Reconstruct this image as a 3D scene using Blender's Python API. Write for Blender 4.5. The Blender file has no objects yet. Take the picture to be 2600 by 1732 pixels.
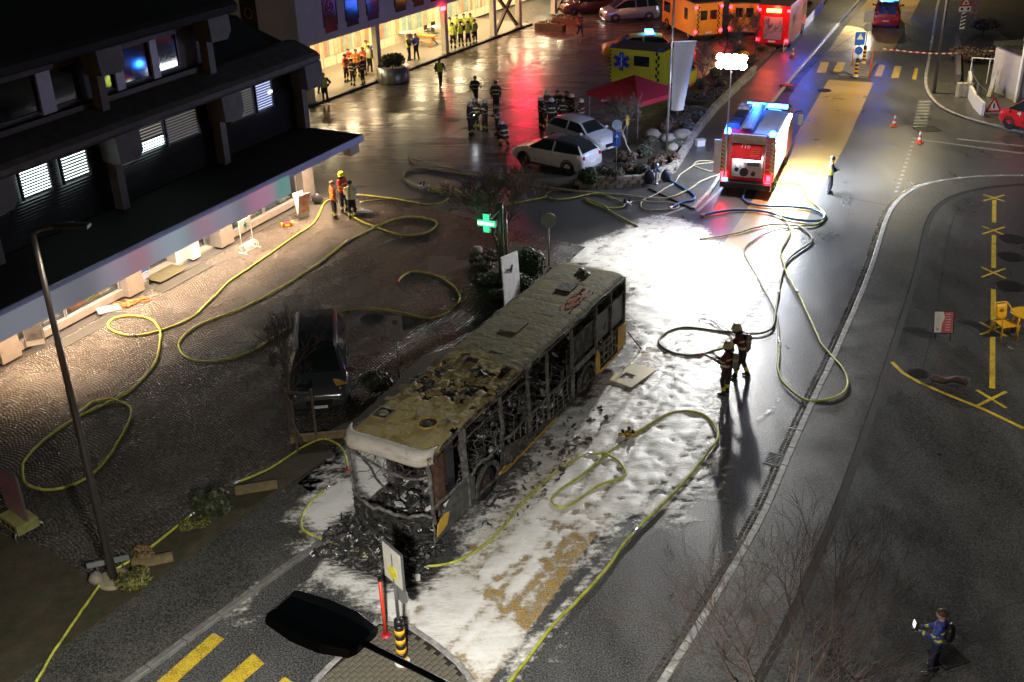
import bpy, bmesh, math, random
import numpy as np
from mathutils import Vector, Matrix
random.seed(7); RNG = np.random.default_rng(7)
R = math.radians
sc = bpy.context.scene
C = sc.collection

# ------------------------------------------------------------------ camera
FPX, PITCH, ROLL, CH = 2830.46, 0.4721255, -0.0276641, 17.6532
cp, sp, cr, sr = math.cos(PITCH), math.sin(PITCH), math.cos(ROLL), math.sin(ROLL)
F_ = Vector((0, cp, -sp)); R0 = Vector((1, 0, 0)); U0 = Vector((0, sp, cp))
R_ = R0 * cr + U0 * sr; U_ = R0 * -sr + U0 * cr
camd = bpy.data.cameras.new('camera'); cam = bpy.data.objects.new('camera', camd); C.objects.link(cam)
camd.sensor_width = 36; camd.sensor_fit = 'HORIZONTAL'; camd.lens = FPX / 2600 * 36
camd.clip_start = .5; camd.clip_end = 1500
cam.matrix_world = Matrix(((R_.x, U_.x, -F_.x, 0), (R_.y, U_.y, -F_.y, 0), (R_.z, U_.z, -F_.z, CH), (0, 0, 0, 1)))
sc.camera = cam
SS = 2600 / 2354

def P(x, y, z=0.0):
    """survey: point at height z seen at (x, y) of the 2354-wide picture"""
    d = F_ + R_ * ((x * SS - 1300) / FPX) - U_ * ((y * SS - 866) / FPX)
    t = (z - CH) / d.z
    return Vector((d.x * t, d.y * t, z))

# ------------------------------------------------------------------ world, night sky, moon-weak sun, exposure
w = bpy.data.worlds.new('World'); sc.world = w; w.use_nodes = True
nt = w.node_tree; bg = nt.nodes['Background']
sky = nt.nodes.new('ShaderNodeTexSky'); sky.sky_type = 'NISHITA'; sky.sun_disc = False
sky.sun_elevation = R(2); sky.sun_rotation = R(200)
nt.links.new(sky.outputs[0], bg.inputs[0]); bg.inputs[1].default_value = 0.012
sl = bpy.data.lights.new('sun', 'SUN'); sl.energy = 0.012; sl.angle = R(10); sl.color = (.8, .88, 1)
so = bpy.data.objects.new('sun', sl); C.objects.link(so); so.rotation_euler = (R(50), 0, R(-20))
sc.view_settings.view_transform = 'Standard'; sc.view_settings.look = 'None'
sc.view_settings.exposure = 1.2; sc.view_settings.gamma = 1.0

# ------------------------------------------------------------------ materials
MATS = {}
def mat(name, col, rough=.6, metal=0., var=.25, scale=4., bump=0., bscale=30., emis=None, es=0., spec=.5, coat=0., rvar=0., alpha=1., dirt=None):
    if name in MATS: return MATS[name]
    m = bpy.data.materials.new(name); m.use_nodes = True; MATS[name] = m
    n = m.node_tree.nodes; l = m.node_tree.links; b = n['Principled BSDF']
    b.inputs['Base Color'].default_value = (*col, 1); b.inputs['Roughness'].default_value = rough
    b.inputs['Metallic'].default_value = metal; b.inputs['Specular IOR Level'].default_value = spec
    b.inputs['Coat Weight'].default_value = coat
    if emis: b.inputs['Emission Color'].default_value = (*emis, 1); b.inputs['Emission Strength'].default_value = es
    if alpha < 1: b.inputs['Alpha'].default_value = alpha
    if var or bump or rvar or dirt:
        tc = n.new('ShaderNodeTexCoord'); nz = n.new('ShaderNodeTexNoise')
        nz.inputs['Scale'].default_value = scale; nz.inputs['Detail'].default_value = 6; nz.inputs['Roughness'].default_value = .65
        l.new(tc.outputs['Object'], nz.inputs['Vector'])
        if var or dirt:
            mx = n.new('ShaderNodeMixRGB'); rp = n.new('ShaderNodeValToRGB')
            rp.color_ramp.elements[0].position = .35; rp.color_ramp.elements[1].position = .68
            l.new(nz.outputs[0], rp.inputs[0]); l.new(rp.outputs[0], mx.inputs[0])
            mx.inputs[1].default_value = (*([c * (1 - var) for c in col] if not dirt else dirt), 1)
            mx.inputs[2].default_value = (*[min(1, c * (1 + var * .5)) for c in col], 1)
            l.new(mx.outputs[0], b.inputs['Base Color'])
        if rvar:
            mr = n.new('ShaderNodeMapRange'); mr.inputs[3].default_value = max(.02, rough - rvar); mr.inputs[4].default_value = min(1, rough + rvar)
            mr.inputs[1].default_value = .3; mr.inputs[2].default_value = .7
            l.new(nz.outputs[0], mr.inputs[0]); l.new(mr.outputs[0], b.inputs['Roughness'])
        if bump:
            n2 = n.new('ShaderNodeTexNoise'); n2.inputs['Scale'].default_value = bscale; n2.inputs['Detail'].default_value = 4
            l.new(tc.outputs['Object'], n2.inputs['Vector'])
            bp = n.new('ShaderNodeBump'); bp.inputs['Strength'].default_value = bump; bp.inputs['Distance'].default_value = .02
            l.new(n2.outputs[0], bp.inputs['Height']); l.new(bp.outputs[0], b.inputs['Normal'])
    return m

def emat(name, col, s):
    return mat(name, (.02, .02, .02), .4, var=0, emis=col, es=s)

def wet(name, col, r0, r1, scale, stretch=(1, 1, 1), bump=.25, bscale=55, grain=.5, rot=0, ripple=0., c2=None, det=3):
    """wet paving: roughness wanders between r0 (standing water) and r1 (damp), grainy aggregate"""
    if name in MATS: return MATS[name]
    m = bpy.data.materials.new(name); m.use_nodes = True; MATS[name] = m
    n = m.node_tree.nodes; l = m.node_tree.links; b = n['Principled BSDF']
    tc = n.new('ShaderNodeTexCoord'); mp = n.new('ShaderNodeMapping'); mp.inputs['Scale'].default_value = stretch; mp.inputs['Rotation'].default_value = (0, 0, rot)
    l.new(tc.outputs['Object'], mp.inputs[0])
    a = n.new('ShaderNodeTexNoise'); a.inputs['Scale'].default_value = scale; a.inputs['Detail'].default_value = det; a.inputs['Roughness'].default_value = .6
    l.new(mp.outputs[0], a.inputs['Vector'])
    g = n.new('ShaderNodeTexNoise'); g.inputs['Scale'].default_value = bscale; g.inputs['Detail'].default_value = 2
    l.new(tc.outputs['Object'], g.inputs['Vector'])
    mr = n.new('ShaderNodeMapRange'); mr.inputs[1].default_value = .22; mr.inputs[2].default_value = .78; mr.inputs[3].default_value = r0; mr.inputs[4].default_value = r1
    l.new(a.outputs[0], mr.inputs[0]); l.new(mr.outputs[0], b.inputs['Roughness'])
    rp = n.new('ShaderNodeValToRGB'); e = rp.color_ramp.elements
    c2 = c2 or [c * 1.7 for c in col]
    e[0].position = .3; e[0].color = (*[c * .6 for c in col], 1); e[1].position = .72; e[1].color = (*c2, 1)
    ad = n.new('ShaderNodeMath'); ad.operation = 'MULTIPLY_ADD'; ad.inputs[1].default_value = grain; ad.inputs[2].default_value = .5 - grain / 2
    l.new(g.outputs[0], ad.inputs[0])
    av = n.new('ShaderNodeMath'); av.operation = 'ADD'; l.new(ad.outputs[0], av.inputs[0])
    a2 = n.new('ShaderNodeMath'); a2.operation = 'MULTIPLY_ADD'; a2.inputs[1].default_value = .45; a2.inputs[2].default_value = -.225
    l.new(a.outputs[0], a2.inputs[0]); l.new(a2.outputs[0], av.inputs[1])
    l.new(av.outputs[0], rp.inputs[0]); l.new(rp.outputs[0], b.inputs['Base Color'])
    bp = n.new('ShaderNodeBump'); bp.inputs['Strength'].default_value = bump; bp.inputs['Distance'].default_value = .01
    l.new(g.outputs[0], bp.inputs['Height']); last = bp
    if ripple:
        rn = n.new('ShaderNodeTexNoise'); rn.inputs['Scale'].default_value = 1.1; rn.inputs['Detail'].default_value = 5; rn.inputs['Roughness'].default_value = .6
        l.new(mp.outputs[0], rn.inputs['Vector'])
        b2 = n.new('ShaderNodeBump'); b2.inputs['Strength'].default_value = ripple; b2.inputs['Distance'].default_value = .03
        l.new(rn.outputs[0], b2.inputs['Height']); l.new(bp.outputs[0], b2.inputs['Normal']); last = b2
    l.new(last.outputs[0], b.inputs['Normal'])
    return m

# ------------------------------------------------------------------ mesh builder
class MB:
    def __init__(s): s.v = []; s.f = []; s.m = []
    def add(s, vs, fs, mi=0):
        o = len(s.v); s.v += [tuple(v) for v in vs]; s.f += [tuple(i + o for i in f) for f in fs]; s.m += [mi] * len(fs); return s
    def box(s, c, d, rz=0, mi=0, M=None):
        x, y, z = d[0] / 2, d[1] / 2, d[2] / 2
        vs = [Vector((sx * x, sy * y, sz * z)) for sz in (-1, 1) for sx, sy in ((-1, -1), (1, -1), (1, 1), (-1, 1))]
        if M is None: M = Matrix.Rotation(rz, 3, 'Z')
        c = Vector(c); vs = [M @ v + c for v in vs]
        return s.add(vs, [(3, 2, 1, 0), (4, 5, 6, 7), (0, 1, 5, 4), (1, 2, 6, 5), (2, 3, 7, 6), (3, 0, 4, 7)], mi)
    def bbox(s, x0, x1, y0, y1, z0, z1, mi=0):
        return s.box(((x0 + x1) / 2, (y0 + y1) / 2, (z0 + z1) / 2), (abs(x1 - x0), abs(y1 - y0), abs(z1 - z0)), 0, mi)
    def bar(s, a, b, w, h, mi=0, up=(0, 0, 1)):
        a, b = Vector(a), Vector(b); d = b - a; L = d.length
        if L < 1e-6: return s
        d /= L; u = Vector(up)
        if abs(d.dot(u)) > .98: u = Vector((1, 0, 0))
        r = d.cross(u).normalized(); u = r.cross(d)
        M = Matrix((r, d, u)).transposed()
        return s.box((a + b) / 2, (w, L, h), 0, mi, M)
    def tube(s, pts, r, n=8, mi=0, caps=True):
        pts = [Vector(p) for p in pts]; k = len(pts)
        rr = r if isinstance(r, (list, tuple)) else [r] * k
        t0 = (pts[1] - pts[0]).normalized(); u = Vector((0, 0, 1))
        if abs(t0.dot(u)) > .95: u = Vector((1, 0, 0))
        x = t0.cross(u).normalized(); o = len(s.v)
        for i, p in enumerate(pts):
            t = (pts[min(i + 1, k - 1)] - pts[max(i - 1, 0)])
            t = t.normalized() if t.length > 1e-9 else t0
            x = (x - t * x.dot(t)); x = x.normalized() if x.length > 1e-6 else t.orthogonal().normalized()
            y = t.cross(x)
            for j in range(n):
                a = 2 * math.pi * j / n; q = p + (x * math.cos(a) + y * math.sin(a)) * rr[i]; s.v.append((q.x, q.y, q.z))
        for i in range(k - 1):
            for j in range(n):
                j2 = (j + 1) % n; s.f.append((o + i * n + j, o + i * n + j2, o + (i + 1) * n + j2, o + (i + 1) * n + j)); s.m.append(mi)
        if caps:
            s.f.append(tuple(o + j for j in reversed(range(n)))); s.m.append(mi)
            s.f.append(tuple(o + (k - 1) * n + j for j in range(n))); s.m.append(mi)
        return s
    def cyl(s, a, b, r, r2=None, n=12, mi=0): return s.tube([a, b], [r, r if r2 is None else r2], n, mi)
    def prism(s, poly, z0, z1, mi=0):
        n = len(poly); A = sum(poly[i][0] * poly[(i + 1) % n][1] - poly[(i + 1) % n][0] * poly[i][1] for i in range(n))
        if A < 0: poly = poly[::-1]
        vs = [(p[0], p[1], z0) for p in poly] + [(p[0], p[1], z1) for p in poly]
        fs = [tuple(reversed(range(n))), tuple(range(n, 2 * n))] + [(i, (i + 1) % n, n + (i + 1) % n, n + i) for i in range(n)]
        return s.add(vs, fs, mi)
    def sph(s, c, r, nu=12, nv=8, mi=0, jit=0):
        r = (r, r, r) if not isinstance(r, (tuple, list)) else r
        vs = [(c[0], c[1], c[2] + r[2])]
        for i in range(1, nv):
            th = math.pi * i / nv
            for j in range(nu):
                ph = 2 * math.pi * j / nu; k = 1 + random.uniform(-jit, jit)
                vs.append((c[0] + r[0] * k * math.sin(th) * math.cos(ph), c[1] + r[1] * k * math.sin(th) * math.sin(ph), c[2] + r[2] * k * math.cos(th)))
        vs.append((c[0], c[1], c[2] - r[2])); L = len(vs) - 1; fs = []
        for j in range(nu): fs.append((0, 1 + j, 1 + (j + 1) % nu))
        for i in range(nv - 2):
            for j in range(nu):
                a = 1 + i * nu + j; b = 1 + i * nu + (j + 1) % nu; fs.append((a, a + nu, b + nu, b))
        for j in range(nu): fs.append((L, 1 + (nv - 2) * nu + (j + 1) % nu, 1 + (nv - 2) * nu + j))
        return s.add(vs, fs, mi)
    def lathe(s, prof, c, n=16, mi=0):
        c = Vector(c); vs = []; k = len(prof)
        for r, z in prof:
            for j in range(n):
                a = 2 * math.pi * j / n; vs.append((c.x + r * math.cos(a), c.y + r * math.sin(a), c.z + z))
        fs = [(i * n + j, i * n + (j + 1) % n, (i + 1) * n + (j + 1) % n, (i + 1) * n + j) for i in range(k - 1) for j in range(n)]
        fs += [tuple(reversed(range(n))), tuple(range((k - 1) * n, k * n))]
        return s.add(vs, fs, mi)
    def build(s, name, mats, parent=None, smooth=False, loc=None, rz=0):
        me = bpy.data.meshes.new(name); me.from_pydata(s.v, [], s.f)
        mats = mats if isinstance(mats, (list, tuple)) else [mats]
        for m in mats: me.materials.append(m)
        if len(mats) > 1: me.polygons.foreach_set('material_index', s.m)
        if smooth: me.polygons.foreach_set('use_smooth', [True] * len(me.polygons))
        me.update()
        o = bpy.data.objects.new(name, me); C.objects.link(o)
        if parent: o.parent = parent
        if loc is not None: o.location = loc
        if rz: o.rotation_euler = (0, 0, rz)
        return o

def tag(o, label=None, cat=None, group=None, kind=None):
    if label: o['label'] = label
    if cat: o['category'] = cat
    if group: o['group'] = group
    if kind: o['kind'] = kind
    return o
def thing(name, label, cat, loc=(0, 0, 0), rz=0, group=None):
    o = bpy.data.objects.new(name, None); C.objects.link(o); o.empty_display_size = .3
    o.location = loc; o.rotation_euler = (0, 0, rz)
    return tag(o, label, cat, group)
def copy_tree(o, parent=None):
    c = o.copy(); C.objects.link(c); c.parent = parent
    for ch in list(o.children): copy_tree(ch, c)
    return c
def npmesh(name, V, Fq, mats, parent=None, smooth=False, mi=None):
    """fast mesh from numpy arrays of vertices and quads"""
    me = bpy.data.meshes.new(name); nv, nf = len(V), len(Fq); k = Fq.shape[1]
    me.vertices.add(nv); me.vertices.foreach_set('co', np.ascontiguousarray(V, np.float32).ravel())
    me.loops.add(nf * k); me.loops.foreach_set('vertex_index', np.ascontiguousarray(Fq, np.int32).ravel())
    me.polygons.add(nf); me.polygons.foreach_set('loop_start', np.arange(0, nf * k, k, dtype=np.int32))
    me.update(calc_edges=True)
    for m in (mats if isinstance(mats, (list, tuple)) else [mats]): me.materials.append(m)
    if mi is not None: me.polygons.foreach_set('material_index', np.asarray(mi, np.int32))
    if smooth: me.polygons.foreach_set('use_smooth', np.ones(nf, bool))
    o = bpy.data.objects.new(name, me); C.objects.link(o)
    if parent: o.parent = parent
    return o
def vnoise(x, y, seed=0):
    xi = np.floor(x).astype(np.int64); yi = np.floor(y).astype(np.int64); fx = x - xi; fy = y - yi
    fx = fx * fx * (3 - 2 * fx); fy = fy * fy * (3 - 2 * fy)
    def h(a, b):
        n = (a * 374761393 + b * 668265263 + seed * 1442695041) & 0x7fffffff
        n = ((n ^ (n >> 13)) * 1274126177) & 0x7fffffff
        return ((n ^ (n >> 16)) & 0xffff) / 65535.
    return (h(xi, yi) * (1 - fx) + h(xi + 1, yi) * fx) * (1 - fy) + (h(xi, yi + 1) * (1 - fx) + h(xi + 1, yi + 1) * fx) * fy
def fbm(x, y, seed=0, o=4):
    s = 0; a = .5; t = 0
    for i in range(o): s = s + a * vnoise(x * 2 ** i, y * 2 ** i, seed + i); t += a; a *= .5
    return s / t
def pip(x, y, poly):
    r = np.zeros(np.shape(x), bool); n = len(poly)
    for i in range(n):
        x0, y0 = poly[i][0], poly[i][1]; x1, y1 = poly[(i + 1) % n][0], poly[(i + 1) % n][1]
        if y0 == y1: continue
        c = ((y0 > y) != (y1 > y)) & (x < (x1 - x0) * (y - y0) / (y1 - y0) + x0); r ^= c
    return r
def PL(pts, z=0): return [P(x, y, z) for x, y in pts]
def xy(pts): return [(p.x, p.y) for p in pts]
def offset(line, d):
    """shift a plan polyline sideways (positive = to the left of travel)"""
    out = []
    for i, p in enumerate(line):
        a = line[max(i - 1, 0)]; b = line[min(i + 1, len(line) - 1)]
        t = Vector((b[0] - a[0], b[1] - a[1])).normalized(); out.append((p[0] - t.y * d, p[1] + t.x * d))
    return out
def resample(line, step):
    L = [Vector((p[0], p[1], p[2] if len(p) > 2 else 0)) for p in line]; d = [0]
    for i in range(1, len(L)): d.append(d[-1] + (L[i] - L[i - 1]).length)
    n = max(2, int(d[-1] / step) + 1); out = []; j = 0
    for k in range(n):
        s = d[-1] * k / (n - 1)
        while j < len(d) - 2 and d[j + 1] < s: j += 1
        t = (s - d[j]) / max(1e-9, d[j + 1] - d[j]); out.append(L[j].lerp(L[j + 1], t))
    return out
def smooth(L, k=7):
    A = np.array([(p[0], p[1]) for p in L]); B = np.pad(A, ((k, k), (0, 0)), mode='reflect', reflect_type='odd')
    w_ = np.ones(2 * k + 1) / (2 * k + 1); return list(zip(np.convolve(B[:, 0], w_, 'valid').tolist(), np.convolve(B[:, 1], w_, 'valid').tolist()))
def catmull(pts, sub=8, closed=False):
    pts = [Vector(p) for p in pts]; n = len(pts); out = []
    for i in range(n - 1):
        p0 = pts[max(i - 1, 0)]; p1 = pts[i]; p2 = pts[i + 1]; p3 = pts[min(i + 2, n - 1)]
        for k in range(sub):
            t = k / sub
            out.append(.5 * ((2 * p1) + (p2 - p0) * t + (2 * p0 - 5 * p1 + 4 * p2 - p3) * t * t + (3 * p1 - p0 - 3 * p2 + p3) * t ** 3))
    out.append(pts[-1]); return out
def sheet(name, poly, z, m, z0=None, kind='structure', parent=None):
    b = MB()
    if z0 is None: b.add([(p[0], p[1], z) for p in (poly if sum(poly[i][0] * poly[(i + 1) % len(poly)][1] - poly[(i + 1) % len(poly)][0] * poly[i][1] for i in range(len(poly))) > 0 else poly[::-1])], [tuple(range(len(poly)))])
    else: b.prism(poly, z0, z)
    o = b.build(name, m, parent)
    if kind: o['kind'] = kind
    return o
def text(name, s, size, m, parent, loc, rot, ext=.004, align='CENTER'):
    cu = bpy.data.curves.new(name, 'FONT'); cu.body = s; cu.size = size; cu.extrude = ext; cu.align_x = align; cu.align_y = 'CENTER'
    cu.materials.append(m)
    t = bpy.data.objects.new(name, cu); dg = None
    C.objects.link(t); dg = bpy.context.evaluated_depsgraph_get(); me = bpy.data.meshes.new_from_object(t.evaluated_get(dg)); me.name = name
    bpy.data.objects.remove(t); o = bpy.data.objects.new(name, me); C.objects.link(o)
    o.parent = parent; o.location = loc; o.rotation_euler = rot
    return o
def lamp(name, kind, loc, energy, col, parent=None, size=.3, sizey=None, rot=(0, 0, 0), angle=None, blend=.5):
    L = bpy.data.lights.new(name, kind); L.energy = energy; L.color = col
    if kind == 'AREA':
        L.size = size
        if sizey: L.shape = 'RECTANGLE'; L.size_y = sizey
        if angle: L.spread = angle
    else:
        L.shadow_soft_size = size
        if kind == 'SPOT' and angle: L.spot_size = angle; L.spot_blend = blend
    o = bpy.data.objects.new(name, L); C.objects.link(o); o.location = loc; o.rotation_euler = rot
    if parent: o.parent = parent
    return o
def aim(d):
    return Vector(d).to_track_quat('-Z', 'Y').to_euler()
# ================================================================== GROUND
sc.cycles.use_denoising = True; sc.cycles.max_bounces = 5; sc.cycles.glossy_bounces = 3; sc.cycles.transmission_bounces = 4; sc.cycles.transparent_max_bounces = 12
sc.cycles.sample_clamp_indirect = 6; sc.cycles.caustics_reflective = False; sc.cycles.caustics_refractive = False
M_ROAD = wet('wet_asphalt', (.034, .034, .034), .20, .50, .42, stretch=(1.6, .55, 1), rot=R(30), bump=.8, bscale=24, grain=1.9, c2=(.135, .133, .13), det=6)
M_PAVE = wet('damp_pavement_asphalt', (.040, .038, .034), .26, .55, .6, bump=.7, bscale=26, grain=1.7, c2=(.11, .105, .092), det=6)
M_FORE = wet('forecourt_asphalt', (.028, .028, .027), .2, .5, .5, stretch=(1.5, .6, 1), rot=R(30), bump=.6, bscale=26, grain=1.6, c2=(.085, .083, .078), det=6)
M_SLAB = wet('wet_plaza_slabs', (.12, .11, .085), .16, .40, .45, stretch=(.35, 1.6, 1), bump=.12, bscale=30, grain=.5, rot=R(8), ripple=.35, c2=(.17, .155, .12))
M_TERR = wet('terrace_floor', (.20, .18, .14), .3, .5, .6, bump=.15, grain=.4)
M_OCHRE = wet('ochre_road_paint', (.38, .245, .075), .2, .5, .5, bump=.6, bscale=26, grain=1.6, c2=(.58, .39, .13), det=6)
M_PATCH = wet('tar_and_shade_black', (.010, .010, .011), .35, .6, .5, bump=.3, grain=.6)  # black for tar seams, also for a shadow drawn on the road
M_GRAN = mat('granite', (.36, .35, .33), .45, var=.5, scale=6, bump=.2, rvar=.15)
M_SETT = wet('wet_granite_setts', (.052, .046, .040), .10, .40, .45, bump=.12, bscale=9, grain=1.5, c2=(.105, .094, .082), det=5)
M_JOINT = mat('joint_grit', (.018, .015, .012), .8, var=.3, bump=.4)
M_SOIL = mat('garden_soil', (.055, .038, .022), .85, var=.55, scale=2.5, bump=.9, bscale=14, dirt=(.03, .032, .012))
M_YPAINT = wet('yellow_road_paint', (.50, .34, .02), .25, .5, 3, bump=.35, grain=1.2, c2=(.70, .50, .04))
for e_ in M_YPAINT.node_tree.nodes:
    if e_.type == 'VALTORGB': e_.color_ramp.elements[0].color = (.07, .055, .025, 1); e_.color_ramp.elements[0].position = .33; e_.color_ramp.elements[1].position = .50
M_WPAINT = wet('worn_white_road_paint', (.20, .20, .19), .3, .5, 3, bump=.35, grain=1.2, c2=(.5, .5, .48))
M_IRON = mat('cast_iron', (.035, .035, .035), .38, .6, var=.3, scale=9, bump=.3)
M_FOAMW = None

sheet('road', [(-90, -20), (110, -20), (160, 230), (-140, 230)], 0, M_ROAD)

# left kerb of the bus bay and its pavement
KB1 = xy(PL([(150, 1668), (289, 1568), (629, 1319), (805, 1196)])) + [(-4.62, 24.05), (1.1, 34.25), (1.9, 36.2), (1.2, 38.4), (-.6, 40.2)]
KB2 = xy(PL([(-60, 1640), (100, 1530), (288, 1396), (629, 1146), (779, 1046)])) + [(-6.1, 26.0), (-5.0, 28.0), (-.6, 36.0), (-.6, 40.2)]
pave_l = sheet('pavement', KB1 + KB2[::-1], .10, M_PAVE, z0=-.05)
# plaza of fan-laid setts
PLAZA = xy(PL([(-260, 1500), (-200, 900), (-60, 900), (60, 826), (722, 468), (790, 440), (930, 465), (1100, 512), (1345, 572)])) + [(1.9, 40.6), (-.6, 40.2), (-.6, 36.0), (-5.0, 28.0), (-6.1, 26.0)] + xy(PL([(779, 1046), (629, 1146), (288, 1396), (100, 1530), (-60, 1640)]))
plaza = sheet('plaza', PLAZA, .085, M_JOINT, z0=-.05)
SOIL = xy(PL([(-60, 1640), (100, 1530), (288, 1396), (520, 1226), (629, 1146), (770, 1050), (720, 1020), (640, 1070), (560, 1115), (470, 1160), (380, 1235), (300, 1290), (215, 1340), (110, 1270), (-30, 1225), (-200, 1300)]))
soil = sheet('planting_soil', SOIL, .125, M_SOIL, z0=-.04)
SOIL2 = xy(PL([(1085, 640), (1190, 560), (1262, 590), (1300, 660), (1180, 745), (1120, 705)]))
sheet('soil_island', SOIL2, .14, M_SOIL, z0=-.04)
SOIL3 = [(-5.15, 27.9), (-5.9, 28.1), (-3.0, 33.4), (-1.9, 34.0)]
sheet('soil_strip', SOIL3, .135, M_SOIL, z0=-.04)
def fan_setts():
    ang = R(62.5); ca, sa = math.cos(ang), math.sin(ang); s = .118; W = 1.42
    u = np.arange(-26, 34, s); vv = np.arange(-22, 26, s)
    U, V = np.meshgrid(u, vv); U = U.ravel(); V = V.ravel()
    U = U + RNG.uniform(-.006, .006, U.size); V = V + RNG.uniform(-.006, .006, V.size)
    col = np.floor(V / W); t = (V / W - col - .5) * 2                      # -1..1 across one fan
    r = W * .95; arc = np.sqrt(np.maximum(r * r - (t * W / 2) ** 2, 0)) - math.sqrt(r * r - (W / 2) ** 2)
    U2 = U + arc; yaw = np.arctan2(-(t * W / 2), np.sqrt(np.maximum(r * r - (t * W / 2) ** 2, .01)))
    ox, oy = -16.95, 34.37
    X = ox + ca * U2 - sa * (-V); Y = oy + sa * U2 + ca * (-V)
    ok = pip(X, Y, PLAZA) & ~pip(X, Y, SOIL) & ~pip(X, Y, SOIL2) & ~pip(X, Y, SOIL3)
    bx = (X - ox) * -sa + (Y - oy) * ca
    ok &= bx < .1
    X, Y, yaw = X[ok], Y[ok], yaw[ok]; n = X.size
    a = ang - yaw + RNG.normal(0, .04, n)
    h = s * .45 * RNG.uniform(.92, 1.02, n) * np.cos(yaw); k = s * .45 * RNG.uniform(.92, 1.04, n)
    z = .097 + RNG.uniform(-.004, .004, n) + .012 * (fbm(X * .8, Y * .8, 3) - .5)
    tx = RNG.normal(0, .022, n); ty = RNG.normal(0, .022, n)
    c, si = np.cos(a), np.sin(a); Vt = np.zeros((n, 8, 3))
    for i, (sx, sy) in enumerate(((-1, -1), (1, -1), (1, 1), (-1, 1))):
        for lv, (kk, dz) in enumerate(((1, -.016), (.78, .006))):
            lx, ly = sx * h * kk, sy * k * kk
            Vt[:, lv * 4 + i, 0] = X + c * lx - si * ly; Vt[:, lv * 4 + i, 1] = Y + si * lx + c * ly
            Vt[:, lv * 4 + i, 2] = z + dz + lx * tx + ly * ty
    q = np.array([(4, 5, 6, 7), (0, 1, 5, 4), (1, 2, 6, 5), (2, 3, 7, 6), (3, 0, 4, 7)])
    Fq = (q[None] + (np.arange(n) * 8)[:, None, None]).reshape(-1, 4)
    o = npmesh('setts', Vt.reshape(-1, 3), Fq, M_SETT, plaza); o['kind'] = 'stuff'
fan_setts()

# ochre middle strip, yellow crossings, dark patch
OR = xy(PL([(2008, 190), (1945, 330), (1885, 440), (1843, 530), (1773, 646), (1704, 745), (1503, 1059), (1324, 1290), (1268, 1379), (1130, 1560), (1060, 1660)]))
OR = [tuple(p)[:2] for p in resample(OR, 1.2)]
OL = offset(OR, -2.7)
sheet('median_strip', OR + OL[::-1], .004, M_OCHRE)
OR2 = xy(PL([(2052, 118), (2100, 30), (2135, -40)])); OL2 = xy(PL([(1905, 118), (2010, -40)]))
sheet('far_median_strip', OR2 + OL2[::-1], .004, M_OCHRE)
def poly_px(name, pts, z, m): return sheet(name, xy(PL(pts)), z, m)
for q in ([(340, 1585), (490, 1455), (516, 1469), (372, 1600)], [(470, 1600), (582, 1502), (608, 1526), (520, 1600)], [(600, 1600), (655, 1556), (690, 1580), (660, 1610)]):
    poly_px('crossing_bar', q, .0045, M_YPAINT)
for q in ([(1877, 167), (1887, 142), (1906, 143), (1898, 168)], [(1912, 169), (1926, 143), (1944, 144), (1933, 170)],
          [(2010, 175), (2022, 149), (2036, 150), (2026, 176)], [(2048, 179), (2057, 152), (2073, 153), (2065, 180)], [(2096, 182), (2104, 157), (2111, 157), (2106, 184)]):
    poly_px('crossing_bar', q, .0045, M_YPAINT)
poly_px('dark_road_patch', [(1768, 246), (1790, 213), (1830, 165), (1905, 78), (1960, 0), (1990, -30), (2010, -20), (1985, 12), (1962, 40), (1925, 82), (1905, 112), (1880, 140), (1845, 180), (1815, 222), (1808, 250)], .0042, M_PATCH)  # near-black strip along the kerb with a ragged edge
# give-way teeth and worn lines near the side street
for k in range(9):
    poly_px('worn_line', [(2112 - k * 1.6, 232 + k * 7.2), (2140 - k * 1.2, 232 + k * 7.2), (2139 - k * 1.2, 235 + k * 7.2), (2111 - k * 1.6, 235 + k * 7.2)], .0042, M_WPAINT)
for k in range(14):
    y = 316 + k * 9.4; x = 2098 - k * 2.9 - k * k * .02
    poly_px('worn_line', [(x, y), (x + 8, y), (x + 7, y + 4), (x - 1, y + 4)], .0042, M_WPAINT)
poly_px('worn_line', [(2100, 318), (2354, 352), (2354, 355), (2100, 320)], .0042, M_WPAINT)
poly_px('worn_line', [(2200, 318), (2354, 335), (2354, 338), (2200, 321)], .0042, M_WPAINT)

# right-hand kerb, gutter, pavement, forecourt
K3 = xy(PL([(1440, 1690), (1525, 1568), (1579, 1449), (1664, 1337), (1741, 1203), (1810, 1041), (1819, 993), (1870, 914), (1909, 824), (1944, 745), (1980, 667), (2011, 577), (2042, 475), (2078, 439), (2125, 418), (2184, 408), (2354, 406), (2600, 408)]))
K3 = [tuple(p)[:2] for p in resample(catmull([Vector((*p, 0)) for p in K3], 6), .5)]
K4 = xy(PL([(1690, 1640), (1756, 1530), (1818, 1402), (1875, 1272), (1914, 1176), (1960, 1041), (1984, 993), (2031, 843), (2070, 725), (2101, 628), (2125, 510), (2140, 474), (2164, 455), (2223, 435), (2354, 425), (2600, 424)]))
K4 = [tuple(p)[:2] for p in resample(catmull([Vector((*p, 0)) for p in K4], 6), .5)]
K3 = smooth(K3, 6); K4 = smooth(K4, 6)
K3i = offset(K3, -.20)
pave_r = sheet('pavement_right', K3i + K4[::-1], .10, M_PAVE, z0=-.05)
K4i = offset(K4, -.24)
FORE = K4i + [(60, 58), (70, 20), (20, 4), (12, 8)]
fore = sheet('forecourt', FORE, .101, M_FORE, z0=-.05)
kerb_r = thing('kerb', 'bright granite kerb along the right side of the road', 'kerb')
kb = MB(); kb.prism(K3 + K3i[::-1], -.04, .06); kb.build('kerb_bed', M_JOINT, kerb_r)
KS = resample([(*p, 0) for p in offset(K3, -.10)], 1.0)
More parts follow.
